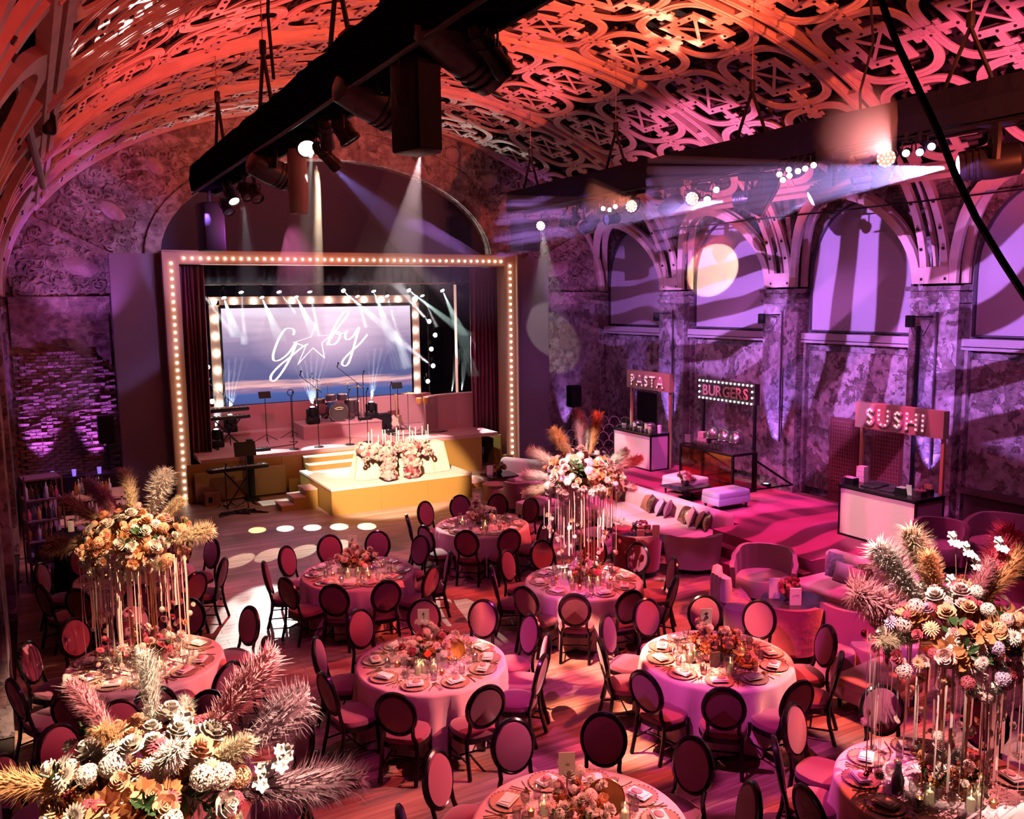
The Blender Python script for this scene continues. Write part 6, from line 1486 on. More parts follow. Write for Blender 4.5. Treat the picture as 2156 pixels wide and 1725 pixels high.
lamp_can((3.3, 10.5, 7.1), (3.7, 11.6, 6.2), .085, .42, M_lensd, 'black profile lamp beyond the ribbed moving light', name='profile_lamp')
lamp_can((3.4, 11.75, 7.2), (3.1, 9.5, 5.2), .13, .34, mat('blazing lens', (1, 1, 1), .3, emit=(1, .95, .8), estr=22), 'blazing white moving light pouring its shaft toward the stage', name='key_lamp')
t = thing('hanging_loudspeaker', 'slim grey column loudspeaker lit by the white shaft', 'loudspeaker', (3.4, 12.2, 6.72), .3)
MB().lathe([(.12, -.42), (.14, -.3), (.14, .4), (.12, .45)], 12, sy=.8).build('cabinet', mat('dusty grey cabinet', (.2, .18, .17), .7), t, smooth=True); MB().tube([(0, 0, .4), (0, 0, .75)], .02, 6).build('hanger', M_fixt, t)
lamp_can((3.5, 11.2, 6.95), (4.6, 11.8, 6.2), .085, .45, M_lensv if False else mat('violet glow lens', (.5, .4, 1), .2, emit=(.4, .3, 1), estr=4), 'black profile lamp glowing violet beside the white shaft', name='profile_lamp')
moving_head((3.3, 13.4, 7.05), (4.4, 13.6, 6.6), 'dark moving light between the white shaft and the far lamps', M_lensd, 1.2)
for i, (y, z, l) in enumerate(((14.6, 6.85, M_lensd), (15.3, 6.95, M_lensd), (16.4, 7.0, MATS['blazing lens']), (16.9, 6.85, M_lensd))):
    lamp_can((3.35, y, z), (3.9, y-1.5, 5.0), .10, .3, l, ('black lamp third from the stage end', 'black lamp second from the lit lamp', 'smaller lit lamp near the stage end of the bar-side truss', 'black lamp nearest the stage on the bar-side truss')[i], name='barrel_lamp')
t = thing('hanging_loudspeaker', 'black boxy loudspeaker at the stage end of the bar-side truss', 'loudspeaker', (3.35, 18.5, 6.6), .2)
MB().rbox((0, 0, 0), (.42, .45, .95), .03).build('cabinet', M_fixt, t); MB().box((0, 0, .55), (.05, .05, .4)).build('hanger', M_fixt, t)
t = thing('hanging_loudspeaker', 'dark boxy loudspeaker at the stage end of the lounge truss', 'loudspeaker', (11.3, 19.65, 6.7), .2)
MB().rbox((0, 0, 0), (.6, .5, .8), .03).build('cabinet', M_fixt, t); MB().box((0, 0, .5), (.05, .05, .4)).build('hanger', M_fixt, t)
# wires running along the window wall, pipe brackets on the piers
for (y0, y1, z) in ((20.5, 3.2, 7.0),):
    hang([(16.1, y0, z), (16.05, (y0+y1)/2, z-.05), (16.1, y1, z)], .018, 'thin pipe strung below the vault along the window wall')
for i, y in enumerate((20.76, 16.40, 12.03)):
    t = thing('wall_floodlight', 'small black floodlight bracket on the pier, %s from the stage' % ('first', 'second', 'third')[i], 'floodlight', (XW-.02, y, 4.5))
    MB().tube([(0, 0, .1), (-.3, 0, .1), (-.3, .3, .1)], .018, 6).build('bracket', M_fixt, t); MB().rbox((-.3, .32, .0), (.12, .18, .26), .02).build('lamp_body', M_fixt, t)
    MB().tube([(-.3, .3, -.1), (-.3, .2, -.35), (-.2, .05, -.3), (-.05, 0, 0)], .008, 5).build('lead', M_fixt, t, smooth=True)
    MB().tube([(-.03, -.12, .2), (-.03, -.12, -.6), (-.03, -.12, -3.2)], .025, 6).build('conduit', mat('dark conduit', (.08, .05, .07), .5), t)
# uplight boxes at the foot of the walls
for i, (x, y) in enumerate(((16.7, 16.45), (16.7, 12.0), (16.7, 20.8), (15.6, 24.3), (.05, 24.3), (1.3, 24.3))):
    t = thing('floor_uplight', 'small black uplighter on the floor, %s' % ('middle pier of the window wall', 'pier behind the sushi counter', 'pier beside the pasta counter', 'lounge corner of the end wall', 'bar corner of the end wall', 'end wall beside the speaker stand')[i], 'uplight', (x, y, 0))
    MB().rbox((0, 0, .09), (.2, .2, .18), .02).build('case', M_fixt, t); MB().lathe([(.07, .18), (.001, .185)], 12, cap=False).build('lens', mat('violet uplight lens', (.6, .4, 1), .3, emit=(.55, .3, 1), estr=6), t)

# ================================================================== lounge
M_carpet = mat('magenta carpet', (.5, .09, .2), .95, bump=(300, .15))
plat = thing('lounge_platform', 'magenta carpeted platform carrying the food counters', 'platform', (0, 0, 0))
b = MB(); b.box((13.38, 7.8, .3), (3.24, 4.6, .6)); b.build('deck', M_carpet, plat)
b = MB(); b.box((13.18, 11.33, .3), (3.64, 2.45, .6)); b.build('deck', M_carpet, plat)
b = MB(); b.box((13.52, 16.15, .3), (2.96, 7.2, .6)); b.build('deck', M_carpet, plat)
b = MB(); b.box((11.26, 11.2, .2), (.22, 2.2, .4)); b.build('upper_step', M_carpet, plat)
b = MB(); b.box((11.03, 11.15, .1), (.25, 2.1, .2)); b.build('lower_step', M_carpet, plat)

def sign_letters(text, size, m_face, par, origin, rz, gap=.02, ext=.03, bulbs=None, mb=None, name='letter'):
    """raised block letters from the built-in font, each its own part, standing on a board facing -x"""
    objs = []; x = 0
    for ch in text:
        cu = bpy.data.curves.new('glyph', 'FONT'); cu.body = ch; cu.size = size; cu.extrude = ext/2; cu.offset = size*.022; cu.resolution_u = 3
        ob = bpy.data.objects.new('glyph', cu); COL.objects.link(ob)
        dg = bpy.context.evaluated_depsgraph_get(); me = bpy.data.meshes.new_from_object(ob.evaluated_get(dg)); bpy.data.objects.remove(ob)
        xs = [v.co.x for v in me.vertices]; w_ = max(xs)-min(xs)
        for v in me.vertices: v.co.x -= min(xs)
        me.materials.clear(); me.materials.append(m_face)
        o = bpy.data.objects.new('letter_'+ch.lower(), me); COL.objects.link(o); o.parent = par
        objs.append((o, x, w_, ch)); x += w_+gap
    total = x-gap
    for o, x_, w_, ch in objs:
        # local text plane: x right, y up -> board plane: -y right, z up, facing -x
        o.rotation_euler = (PI/2, 0, -PI/2); o.location = (origin[0], origin[1]+total/2-x_, origin[2])
    return objs, total
M_let = mat('pink letter face', (.78, .5, .6), .5); M_letb = mat('tan letter face', (.75, .5, .36), .6)
SIGBULB = mat('dim sign bulb', (.9, .7, .6), .4, emit=(1, .7, .6), estr=.8)
SB = mesh_of(MB().lathe([(.001, .016), (.02, .008), (.024, -.004)], 8, cap=False), 'bulb', SIGBULB); SBW = mesh_of(MB().lathe([(.001, .016), (.022, .008), (.026, -.004)], 8, cap=False), 'bulb', mat('lit sign bulb', (1, 1, 1), .4, emit=(1, .95, .95), estr=5))
STROKES = {'P': [(0, 0), (0, .33), (0, .66), (0, 1), (.5, 1), (.9, .75), (.5, .5)], 'A': [(0, 0), (.2, .35), (.5, .98), (.8, .35), (1, 0), (.5, .35)], 'S': [(.1, .08), (.5, 0), (.9, .15), (.85, .42), (.5, .52), (.12, .62), (.12, .88), (.5, 1), (.88, .9)],
  'T': [(0, 1), (.33, 1), (.66, 1), (1, 1), (.5, .66), (.5, .33), (.5, 0)], 'U': [(0, 1), (0, .66), (0, .33), (.25, .02), (.75, .02), (1, .33), (1, .66), (1, 1)], 'H': [(0, 0), (0, .33), (0, .66), (0, 1), (.5, .5), (1, 0), (1, .33), (1, .66), (1, 1)], 'I': [(.5, 0), (.5, .33), (.5, .66), (.5, 1)]}
def food_counter(x0, x1, y0, y1, lab, side=True):
    t = thing('food_counter', lab, 'counter', ((x0+x1)/2, (y0+y1)/2, .6)); w_, l_ = x1-x0, y1-y0
    MB().box((-w_/2+.02, 0, .44), (.02, l_-.06, .80)).build('front_panel', mat('pale pink panel', (.86, .6, .58), .5), t)
    MB().box((-w_/2+.012, 0, .87), (.02, l_-.06, .08)).build('front_stripe', mat('mauve stripe', (.55, .25, .38), .6), t)
    for sy in (-1, 1): MB().box((0, sy*(l_/2-.02), .46), (w_-.04, .02, .86)).build('side_panel', mat('violet pink panel', (.6, .28, .45), .5), t)
    b = MB()
    for sx in (-1, 1):
        for sy in (-1, 1): b.box((sx*(w_/2-.015), sy*(l_/2-.015), .47), (.035, .035, .94))
    for sy in (-1, 1): b.box((0, sy*(l_/2-.015), .018), (w_, .035, .035)); b.box((0, sy*(l_/2-.015), .92), (w_, .035, .035))
    for sx in (-1, 1): b.box((sx*(w_/2-.015), 0, .018), (.035, l_, .035)); b.box((sx*(w_/2-.015), 0, .92), (.035, l_, .035))
    b.build('black_frame', M_fixt, t); MB().box((0, 0, .955), (w_+.03, l_+.03, .035)).build('worktop', mat('black worktop', (.02, .02, .022), .12), t)
    return t
def sign_frame(x, y0, y1, z0, z1, text, lab, m_board, post_m, letters=True, posts_y=None, th=.16, base=.6):
    t = thing('counter_sign', lab, 'sign', (x, (y0+y1)/2, 0)); l_ = y1-y0
    MB().box((0, 0, (z0+z1)/2), (th, l_, z1-z0)).build('sign_box', m_board, t)
    for sy in posts_y or (-l_/2+.06, l_/2-.12): MB().box((0, sy, (z0+base)/2), (.06, .06, z0-base)).build('post', post_m, t)
    return t
# PASTA
food_counter(13.82, 14.42, 17.66, 19.3, 'food counter with pale pink lit front below the pasta sign')
M_kraft = mat('gold brown board', (.40, .33, .22), .6)
sg = sign_frame(14.5, 17.66, 19.5, 2.62, 3.1, 'PASTA', 'gold sign board with pink bulb letters reading PASTA', M_kraft, mat('gold brown post', (.5, .3, .14), .5))
ob, tot = sign_letters('PASTA', .44, M_let, sg, (-.095, 0, 2.70), 0, .03)
def letter_bulbs(ob, par, h, z0, x0):
    for o, x_, w_, ch in ob:
        for u, v in STROKES.get(ch, []):
            p = bpy.data.objects.new('bulb', SB); COL.objects.link(p); p.parent = par; iu = .05+(w_-.1)*u if w_ > .12 else w_*.5
            p.location = (x0, o.location[1]-iu, z0+.03+(h-.06)*v); p.rotation_euler = (0, -PI/2, 0)
letter_bulbs(ob, sg, .31, 2.70, -.115)
# BURGERS
sg = sign_frame(14.5, 14.62, 16.55, 2.58, 3.08, 'BURGERS', 'black sign reading BURGERS ringed with white bulbs', mat('black sign board', (.03, .02, .03), .5), M_fixt, base=.6)
sign_letters('BURGERS', .36, M_letb, sg, (-.095, 0, 2.70), 0, .025, .012)
for k in range(14):
    for z in (2.62, 3.04):
        p = bpy.data.objects.new('bulb', SBW); COL.objects.link(p); p.parent = sg; p.location = (-.1, -.88+1.78*k/13, z); p.rotation_euler = (0, -PI/2, 0)
for z in (2.76, 2.90):
    for y in (-.9, .9): p = bpy.data.objects.new('bulb', SBW); COL.objects.link(p); p.parent = sg; p.location = (-.1, y, z); p.rotation_euler = (0, -PI/2, 0)
for y in (14.62, 16.5):
    tag(MB().tube([(14.5, y, 1.3), (15.6, y-.1, .62)], .025, 6).tube([(14.5, y, .62), (15.6, y-.1, .62)], .02, 6).build('sign_brace', M_fixt), 'black diagonal brace behind the burgers sign, %s' % ('gallery end' if y < 15 else 'stage end'), 'brace')
bt = thing('glass_counter', 'black framed glass buffet counter below the burgers sign', 'counter', (14.05, 15.42, .6))
MB().box((0, 0, .93), (.74, 1.84, .025)).build('glass_top', mat('smoked mirror top', (.06, .05, .05), .05, .4), bt)
b = MB()
for sx in (-1, 1):
    for sy in (-1, 1): b.box((sx*.35, sy*.9, .46), (.05, .05, .92))
    b.box((sx*.35, 0, .025), (.04, 1.8, .04)); b.box((sx*.35, 0, .9), (.04, 1.8, .04))
for sy in (-1, 1): b.box((0, sy*.9, .025), (.7, .04, .04)); b.box((0, sy*.9, .9), (.7, .04, .04))
b.build('black_frame', M_fixt, bt); MB().box((-.36, 0, .47), (.008, 1.74, .84)).build('front_glass', thin_glass('amber tinted glass', (1, .5, .25), .06), bt)
for i, y in enumerate((15.62, 15.22, 14.84)):
    t = thing('chafing_dish', 'steel domed chafing dish on the glass counter, %s' % ('nearest the white boxes', 'middle of three', 'nearest the sign post')[i], 'chafing dish', (14.1, y, 1.545))
    MB().lathe([(.17, .22), (.175, .26), (.16, .34), (.11, .42), (.04, .455), (.001, .46)], 22, cap=False).build('dome_lid', M_steel, t, smooth=True)
    MB().lathe([(.001, .2), (.15, .2), (.18, .22), (.185, .2), (.17, .17), (.001, .16)], 22, cap=False).build('pan', M_chrome, t, smooth=True)
    MB().tube([(-.02, 0, .455), (0, 0, .5), (.02, 0, .455)], .006, 5).build('handle', M_chrome, t)
    for k in range(4): MB().tube([(.15*math.cos(k*PI/2+.7), .15*math.sin(k*PI/2+.7), .18), (.17*math.cos(k*PI/2+.7), .17*math.sin(k*PI/2+.7), 0)], .007, 5).build('leg', M_chrome, t)
for i, (y, z, lab) in enumerate(((16.02, 0, 'white cardboard box at the bottom of the stack on the glass counter'), (16.0, .15, 'white cardboard box atop the other on the glass counter'), (15.85, 0, 'white box beside the first chafing dish'))):
    t = thing('takeaway_box', lab, 'box', (14.1, y, 1.545+z), .2); MB().box((0, 0, .07), (.16, .16, .145)).build('carton', mat('cream carton', (.8, .7, .6), .7), t)
for k in range(16):
    solo(P_tumb, 'tumbler', (13.83+.09*(k % 2), 16.05-.13*(k//2), 1.545), 0, 'small dessert glass in the row along the glass counter', 'glass', 'dessert glasses on the glass counter')
t = thing('frame_card', 'white framed menu card at the end of the glass counter', 'card', (13.85, 16.25, 1.545), .3); MB().box((0, 0, .12), (.02, .15, .2), rz=0).build('card', M_white, t); MB().box((.02, 0, .008), (.08, .15, .015)).build('stand', M_glass, t)
# items on the pasta counter
for i, y in enumerate((19.05, 18.35)):
    t = thing('potted_herb', 'leafy green herb in a white pot on the pasta counter, %s' % ('stage end' if i == 0 else 'middle'), 'plant', (14.0, y, 1.573))
    MB().lathe([(.05, 0), (.07, .13), (.06, .13), (.05, .1), (.001, .1)], 14).build('pot', M_white, t, smooth=True)
    for k in range(12): put(SPRG, t, (0, 0, .1), (math.cos(k*2.1), math.sin(k*2.1), .6+.4*(k % 3)), .22)
for i, (x, y, m, lab) in enumerate(((14.2, 18.72, None, 'steel roll-top pan on the pasta counter'), (14.22, 18.2, None, 'smaller steel pan on the pasta counter'))):
    t = thing('serving_pan', lab, 'pan', (x, y, 1.573)); MB().lathe([(.14, .0), (.15, .1), (.16, .14), (.12, .2), (.001, .23)], 18).build('body', M_steel, t, smooth=True); MB().tube([(-.03, 0, .22), (0, 0, .25), (.03, 0, .22)], .006, 4).build('handle', M_fixt, t)
for i, (y, h, lab) in enumerate(((18.6, .2, 'tall white canister between the herbs'), (18.1, .22, 'tall glass canister beside the second herb'), (17.95, .18, 'short glass canister toward the sign post'))):
    t = thing('canister', lab, 'jar', (14.02, y, 1.573)); MB().lathe([(.05, 0), (.05, h), (.001, h+.01)], 14).build('body', M_white if i == 0 else mat('cloudy glass', (.75, .65, .5), .2), t, smooth=True); MB().lathe([(.052, h), (.052, h+.02), (.001, h+.025)], 14).build('lid', M_steel, t)
t = thing('paper_cups', 'stack of white cups at the gallery end of the pasta counter', 'cups', (14.2, 17.78, 1.573)); MB().lathe([(.05, 0), (.06, .2), (.055, .2), (.04, .02), (.001, .02)], 14, cap=False).build('cup', M_white, t, smooth=True)
for k in range(14):
    solo(P_tumb, 'tumbler', (13.9+.08*(k % 2), 18.95-.085*k, 1.573), 0, 'small glass in the row along the pasta counter', 'glass', 'glasses along the pasta counter')
# SUSHI
food_counter(13.1, 13.86, 9.42, 11.05, 'food counter with pale pink lit front below the sushi sign')
sg = sign_frame(14.0, 9.55, 11.42, 2.54, 3.03, 'SUSHI', 'gold sign board with pink bulb letters reading SUSHI', M_kraft, MATS['gold brown post'], posts_y=(-.9, .82))
ob, tot = sign_letters('SUSHI', .46, M_let, sg, (-.095, .05, 2.62), 0, .055)
letter_bulbs(ob, sg, .33, 2.62, -.115)
for i, (x, y, w_, l_) in enumerate(((13.35, 10.55, .22, .3), (13.62, 10.6, .22, .3), (13.35, 10.15, .22, .3), (13.62, 10.2, .22, .3))):
    t = thing('slate_tray', 'flat black tray on the sushi counter', 'tray', (x, y, 1.573), 0, 'black trays on the sushi counter'); MB().rbox((0, 0, .012), (w_, l_, .02), .005).build('tray', mat('matt slate', (.03, .03, .035), .4), t)
for i, (x, y, lab) in enumerate(((13.25, 10.9, 'black napkin box with white napkins, stage end of the sushi counter'), (13.3, 9.85, 'black napkin box with white napkins by the chopstick tin'))):
    t = thing('napkin_box', lab, 'box', (x, y, 1.573)); MB().box((0, 0, .06), (.16, .2, .12)).build('box', M_fixt, t); MB().box((0, 0, .125), (.13, .15, .012)).build('napkins', M_white, t)
for i in range(3):
    t = thing('takeaway_box', 'cream carton in the stack on the sushi counter', 'box', (13.6, 10.95, 1.573+.1*i), .1, 'carton stack on the sushi counter'); MB().box((0, 0, .048), (.14, .16, .095)).build('carton', MATS['cream carton'], t)
t = thing('chopstick_tin', 'black tin bristling with yellow chopsticks on the sushi counter', 'chopsticks', (13.66, 9.6, 1.573)); MB().box((0, 0, .05), (.1, .16, .1)).build('tin', M_fixt, t)
for k in range(22): MB().tube([(-.03+.02*(k % 4), -.06+.012*(k//2), .1), (-.035+.022*(k % 4), -.065+.013*(k//2), .19)], .005, 4).build('chopsticks', mat('yellow bamboo', (.75, .6, .25), .6), t)
for (x, y, lab) in ((13.4, 9.58, 'black box of pink blossoms at the gallery end of the sushi counter'), (13.3, 11.0, 'small dark box of pink blossoms behind the napkins')):
    t = thing('blossom_box', lab, 'flowers', (x, y, 1.573)); MB().box((0, 0, .05), (.18, .18, .1)).build('box', mat('smoked acrylic', (.05, .04, .05), .1), t)
    for k in range(14): put(ROSE['b'], t, (rf.uniform(-.07, .07), rf.uniform(-.07, .07), .1), (rf.uniform(-1, 1), rf.uniform(-1, 1), 1), .03)
t = thing('frame_card', 'small white menu card leaning on the sushi counter', 'card', (13.3, 9.72, 1.573), .5); MB().box((0, 0, .1), (.01, .09, .2), ry=-.25).build('card', M_white, t)
tag(MB().tube([(16.9, 12.3, .1), (16.9, 12.3, 4.4)], .05, 6).build('wall_pipe', M_fixt), 'dark vertical pipe on the wall behind the sushi sign', 'pipe')

# ---- upholstery
M_sofa = mat('pale pink upholstery', (.80, .50, .50), .85, sheen=.4, bump=(60, .05))
def sofa(loc, rz, L_, lab, D=1.0, seats=3, back=True):
    """back along local +y, length along x"""
    t = thing('sofa', lab, 'sofa', loc, rz)
    MB().rbox((0, -.05, .2), (L_, D-.02, .2), .04).build('base', M_sofa, t)
    for k in range(seats): MB().rbox((-L_/2+L_/seats*(k+.5), -.1, .36), (L_/seats-.01, D-.16, .16), .06, seg=3).build('seat_cushion', M_sofa, t)
    if back: MB().rbox((0, D/2-.12, .5), (L_, .26, .66), .10, seg=3).build('backrest', M_sofa, t)
    for sx in (-1, 1):
        for sy in (-1, 1): MB().lathe([(.02, 0), (.03, .1)], 8, c=(sx*(L_/2-.1), sy*(D/2-.12)-.03, 0)).build('leg', M_fixt, t)
    return t
sofa((11.35, 14.8, 0), -PI/2, 4.5, 'long pale pink sofa along the edge of the platform', 1.2, 4)
sofa((11.22, 8.72, 0), -PI/2, 2.5, 'pale pink sofa in front of the platform steps, near the sushi counter', 1.0, 2)
sofa((11.2, 19.6, 0), -PI/2+.5, 1.9, 'small pale pink sofa toward the bulb portal, lounge side', .9, 2)
def ottoman(loc, rz, w_, d_, lab, m=M_sofa, h=.42):
    t = thing('ottoman', lab, 'ottoman', loc, rz); MB().rbox((0, 0, .1+(h-.1)*.35), (w_, d_, (h-.1)*.55), .03).build('base', m, t); MB().rbox((0, 0, h-.08), (w_, d_, .16), .05, seg=3).build('cushion', m, t)
    for sx in (-1, 1):
        for sy in (-1, 1): MB().lathe([(.02, 0), (.03, .12)], 8, c=(sx*(w_/2-.07), sy*(d_/2-.07), 0)).build('leg', M_fixt, t)
    return t
ottoman((8.95, 6.85, 0), .1, 1.0, .62, 'square pink upholstered bench beside the gallery plume table')
ottoman((10.1, 17.1, 0), .2, .9, .6, 'white-lit cream bench behind the sofa plume table')
ottoman((10.4, 18.55, 0), .2, .9, .55, 'pink bench next to the round wooden side table')
ottoman((9.7, 14.0, 0), .1, .6, 1.0, 'low rose bench at the end of the long sofa near the round chair')
ottoman((12.75, 13.7, .6), 0, .9, .55, 'lilac cube bench on the platform behind the long sofa', mat('lilac plush', (.5, .35, .6), .9))
ottoman((12.9, 15.2, .6), .2, .6, .9, 'pink bench on the platform beside the low flower table')
def cushion(loc, rz, tilt, lab, m, s_=.42):
    t_ = MB(); bm = bmesh.new(); n = 10
    for side_ in (1, -1):
        pass
    b = t_
    for sd in (1, -1):
        base = len(b.v)
        for i in range(n+1):
            for j in range(n+1):
                u, v = i/n*2-1, j/n*2-1; th_ = .075*(1-abs(u)**2.4)*(1-abs(v)**2.4)+.004; pin = 1-.06*(1-abs(u))*0-.05*math.cos(u*PI/2)*abs(v)**3-.0
                x = u*s_/2*(1-.07*math.cos(v*PI/2)); z = v*s_/2*(1-.07*math.cos(u*PI/2)); b.v.append((x, sd*th_, z+s_/2))
        for i in range(n):
            for j in range(n):
                a = base+i*(n+1)+j; f = (a, a+1, a+n+2, a+n+1); b.f.append(f if sd > 0 else tuple(reversed(f)))
    bm.free()
    M_ = Matrix.Rotation(tilt, 3, 'X'); b.v = [tuple(M_ @ Vector(p)) for p in b.v]
    o = b.build('cushion', m, smooth=True); o.location = loc; o.rotation_euler = (0, 0, rz); tag(o, lab, 'cushion'); return o
M_seq = bpy.data.materials.new('gold sequins'); M_seq.use_nodes = True
_nt = M_seq.node_tree; _b = _nt.nodes['Principled BSDF']; _b.inputs['Metallic'].default_value = .9; _b.inputs['Roughness'].default_value = .25
_v = _nt.nodes.new('ShaderNodeTexVoronoi'); _v.inputs['Scale'].default_value = 60; _tc = _nt.nodes.new('ShaderNodeTexCoord'); _nt.links.new(_tc.outputs['Object'], _v.inputs[0])
_r = _nt.nodes.new('ShaderNodeValToRGB'); _r.color_ramp.elements[0].color = (.12, .05, .02, 1); _r.color_ramp.elements[1].color = (.75, .45, .33, 1); _nt.links.new(_v.outputs['Color'], _r.inputs[0]); _nt.links.new(_r.outputs[0], _b.inputs['Base Color'])
_u = _nt.nodes.new('ShaderNodeBump'); _u.inputs['Strength'].default_value = 1; _nt.links.new(_v.outputs['Color'], _u.inputs['Height']); _nt.links.new(_u.outputs[0], _b.inputs['Normal'])
M_cp = mat('plum cushion velvet', (.25, .08, .2), .7, sheen=.6); M_cl = mat('lilac cushion', (.6, .4, .6), .8); M_cr = mat('rose cushion', (.7, .32, .35), .8); M_cg = mat('grey blue velvet', (.25, .24, .34), .5, bump=(14, .8)); M_co = mat('olive brown velvet', (.3, .15, .08), .6)
for i, (y, m, rz_, lab) in enumerate(((16.35, M_seq, -.2, 'gold sequin cushion nearest the stage on the long sofa'), (16.05, M_seq, -.35, 'gold sequin cushion paired with another on the long sofa'), (16.8, M_cl, -.1, 'pale lilac cushion behind the pair of sequin cushions'),
      (15.05, M_co, -.3, 'brown cushion in the middle of the long sofa'), (14.85, M_seq, -.5, 'sequin cushion leaning on the brown cushion'), (14.55, M_cl, -.6, 'lilac cushion leaning over a plum one'), (14.3, M_cp, -.8, 'shiny plum cushion lying low on the long sofa'),
      (13.75, M_seq, -.3, 'upright sequin cushion beside the plum cushion'), (13.5, M_cr, -.6, 'rose cushion between two sequin cushions'), (13.3, M_co, -.7, 'brown velvet cushion near the sofa end'), (13.05, M_seq, -.6, 'sequin cushion at the steps end of the long sofa'))):
    cushion((11.58-.03*(i % 3), y, .43), -PI/2+rz_, -.35-.12*(i % 2), lab, m, .40)
for i, (x, y, m, rz_, lab) in enumerate(((11.4, 9.6, M_cg, .3, 'grey blue velvet cushion in the corner of the shorter sofa'), (11.26, 9.4, M_cl, .1, 'silvery cushion in front of the grey blue one'), (11.42, 9.15, M_seq, -.1, 'sequin cushion in the middle of the shorter sofa'),
      (11.2, 9.05, M_cr, .2, 'small rose cushion in front of a sequin one'), (11.35, 8.6, M_seq, -.3, 'dark sequin cushion half hidden by white pampas'))):
    cushion((x, y, .43), -PI/2+rz_, -.3, lab, m, .42 if i not in (1, 3) else .34)
cushion((11.4, 20.1, .43), -1.2, -.3, 'patterned cushion on the small sofa toward the portal', M_seq, .38)
def tub_chair(loc, rz, lab, m, r=.42, h=.78, pleats=0, arc=1.25, seat_m=None, legs=True, z=0):
    """curved shell chair, opening toward local -y"""
    t = thing('tub_chair', lab, 'armchair', loc, rz); b = MB(); n = 44; A, B_ = [], []
    rows_ = 6; th_ = .07
    for sd, rr_ in ((0, r), (1, r-th_)):
        for i in range(rows_+1):
            for k in range(n+1):
                a = PI/2+(k/n*2-1)*PI*arc/2*1.0; sw = abs(k/n*2-1); top = h-(h-.5)*max(0, sw-.45)**1.3*1.9
                z_ = .12+(top-.12)*i/rows_; fl = 1+.10*i/rows_; pl = .008*math.sin(k/n*pleats*2*PI) if pleats else 0
                b.v.append(((rr_*fl+pl)*math.cos(a), (rr_*fl+pl)*math.sin(a)*.95, z_))
    W_ = n+1; S_ = (rows_+1)*W_
    for i in range(rows_):
        for k in range(n):
            a = i*W_+k; b.f.append((a, a+1, a+W_+1, a+W_)); b.f.append((S_+a, S_+a+W_, S_+a+W_+1, S_+a+1))
    for k in range(n):
        a = rows_*W_+k; b.f.append((a, a+1, S_+a+1, S_+a)); b.f.append((k, S_+k, S_+k+1, k+1))
    for i in range(rows_):
        a = i*W_; b.f.append((a, a+W_, S_+a+W_, S_+a)); a = i*W_+n; b.f.append((a, S_+a, S_+a+W_, a+W_))
    b.build('shell', m, t, smooth=True)
    b = MB(); b.lathe([(r*.85, .16), (r*.9, .22), (r*.9, .38), (r*.82, .44), (.001, .46)], 28, c=(0, -.04, 0)); b.build('seat', seat_m or m, t, smooth=True)
    for k in range(4):
        a = PI/4+k*PI/2; MB().tube([(r*.7*math.cos(a), r*.7*math.sin(a), .16), (r*.8*math.cos(a), r*.8*math.sin(a), 0)], .016, 6, r2=.01).build('leg', M_fixt, t)
    return t
tub_chair((10.6, 12.25, 0), 2.7, 'round pleated grey-pink chair seen from behind, beside the long sofa end', mat('pleated blush velvet', (.55, .36, .42), .7, sheen=.5), .5, .74, 36, 1.5)
tub_chair((10.5, 10.35, 0), -.9, 'ribbed blush armchair facing the tables by the platform steps', MATS['pleated blush velvet'], .50, .85, 34, 1.15)
tub_chair((9.15, 8.5, 0), 2.5, 'crimson velvet tub chair with piped rim seen from behind', mat('crimson crushed velvet', (.42, .05, .12), .55, sheen=.6, bump=(9, .3)), .42, .80, 0, 1.2)
tub_chair((9.85, 7.95, 0), 1.9, 'pink velvet tub chair on a brass foot beside the stools', mat('pink velvet', (.75, .22, .28), .7, sheen=.6), .44, .82, 0, 1.2)
tub_chair((9.55, 12.6, 0), 2.3, 'dark red curved armchair behind the low glass table', mat('dark red velvet', (.38, .05, .07), .65, sheen=.6), .42, .80, 0, 1.25)
tub_chair((12.75, 8.75, .6), -1.2, 'plum armchair with rolled top beside the sushi counter', mat('plum velvet', (.22, .06, .13), .7, sheen=.5), .42, .78, 0, 1.2)
tub_chair((13.7, 8.2, .6), -1.35, 'wide mauve armchair behind the white orchids', mat('mauve velvet', (.36, .14, .2), .7, sheen=.5), .62, .80, 0, 1.25)
tub_chair((10.1, 17.0+.95, 0), 2.2, 'mauve tub chair behind the cream bench', MATS['mauve velvet'], .38, .75, 0, 1.2)
tub_chair((13.4, 20.3, 0), -.5, 'brown-pink round chair in front of the scalloped screen', mat('brown rose velvet', (.35, .16, .15), .7, sheen=.5), .45, .8, 0, 1.25)
MB().lathe([(.33, 0), (.34, .06), (.001, .06)], 24).build('foot_ring', M_gold, [o for o in COL.objects if o.get('label', '').startswith('pink velvet tub')][0])
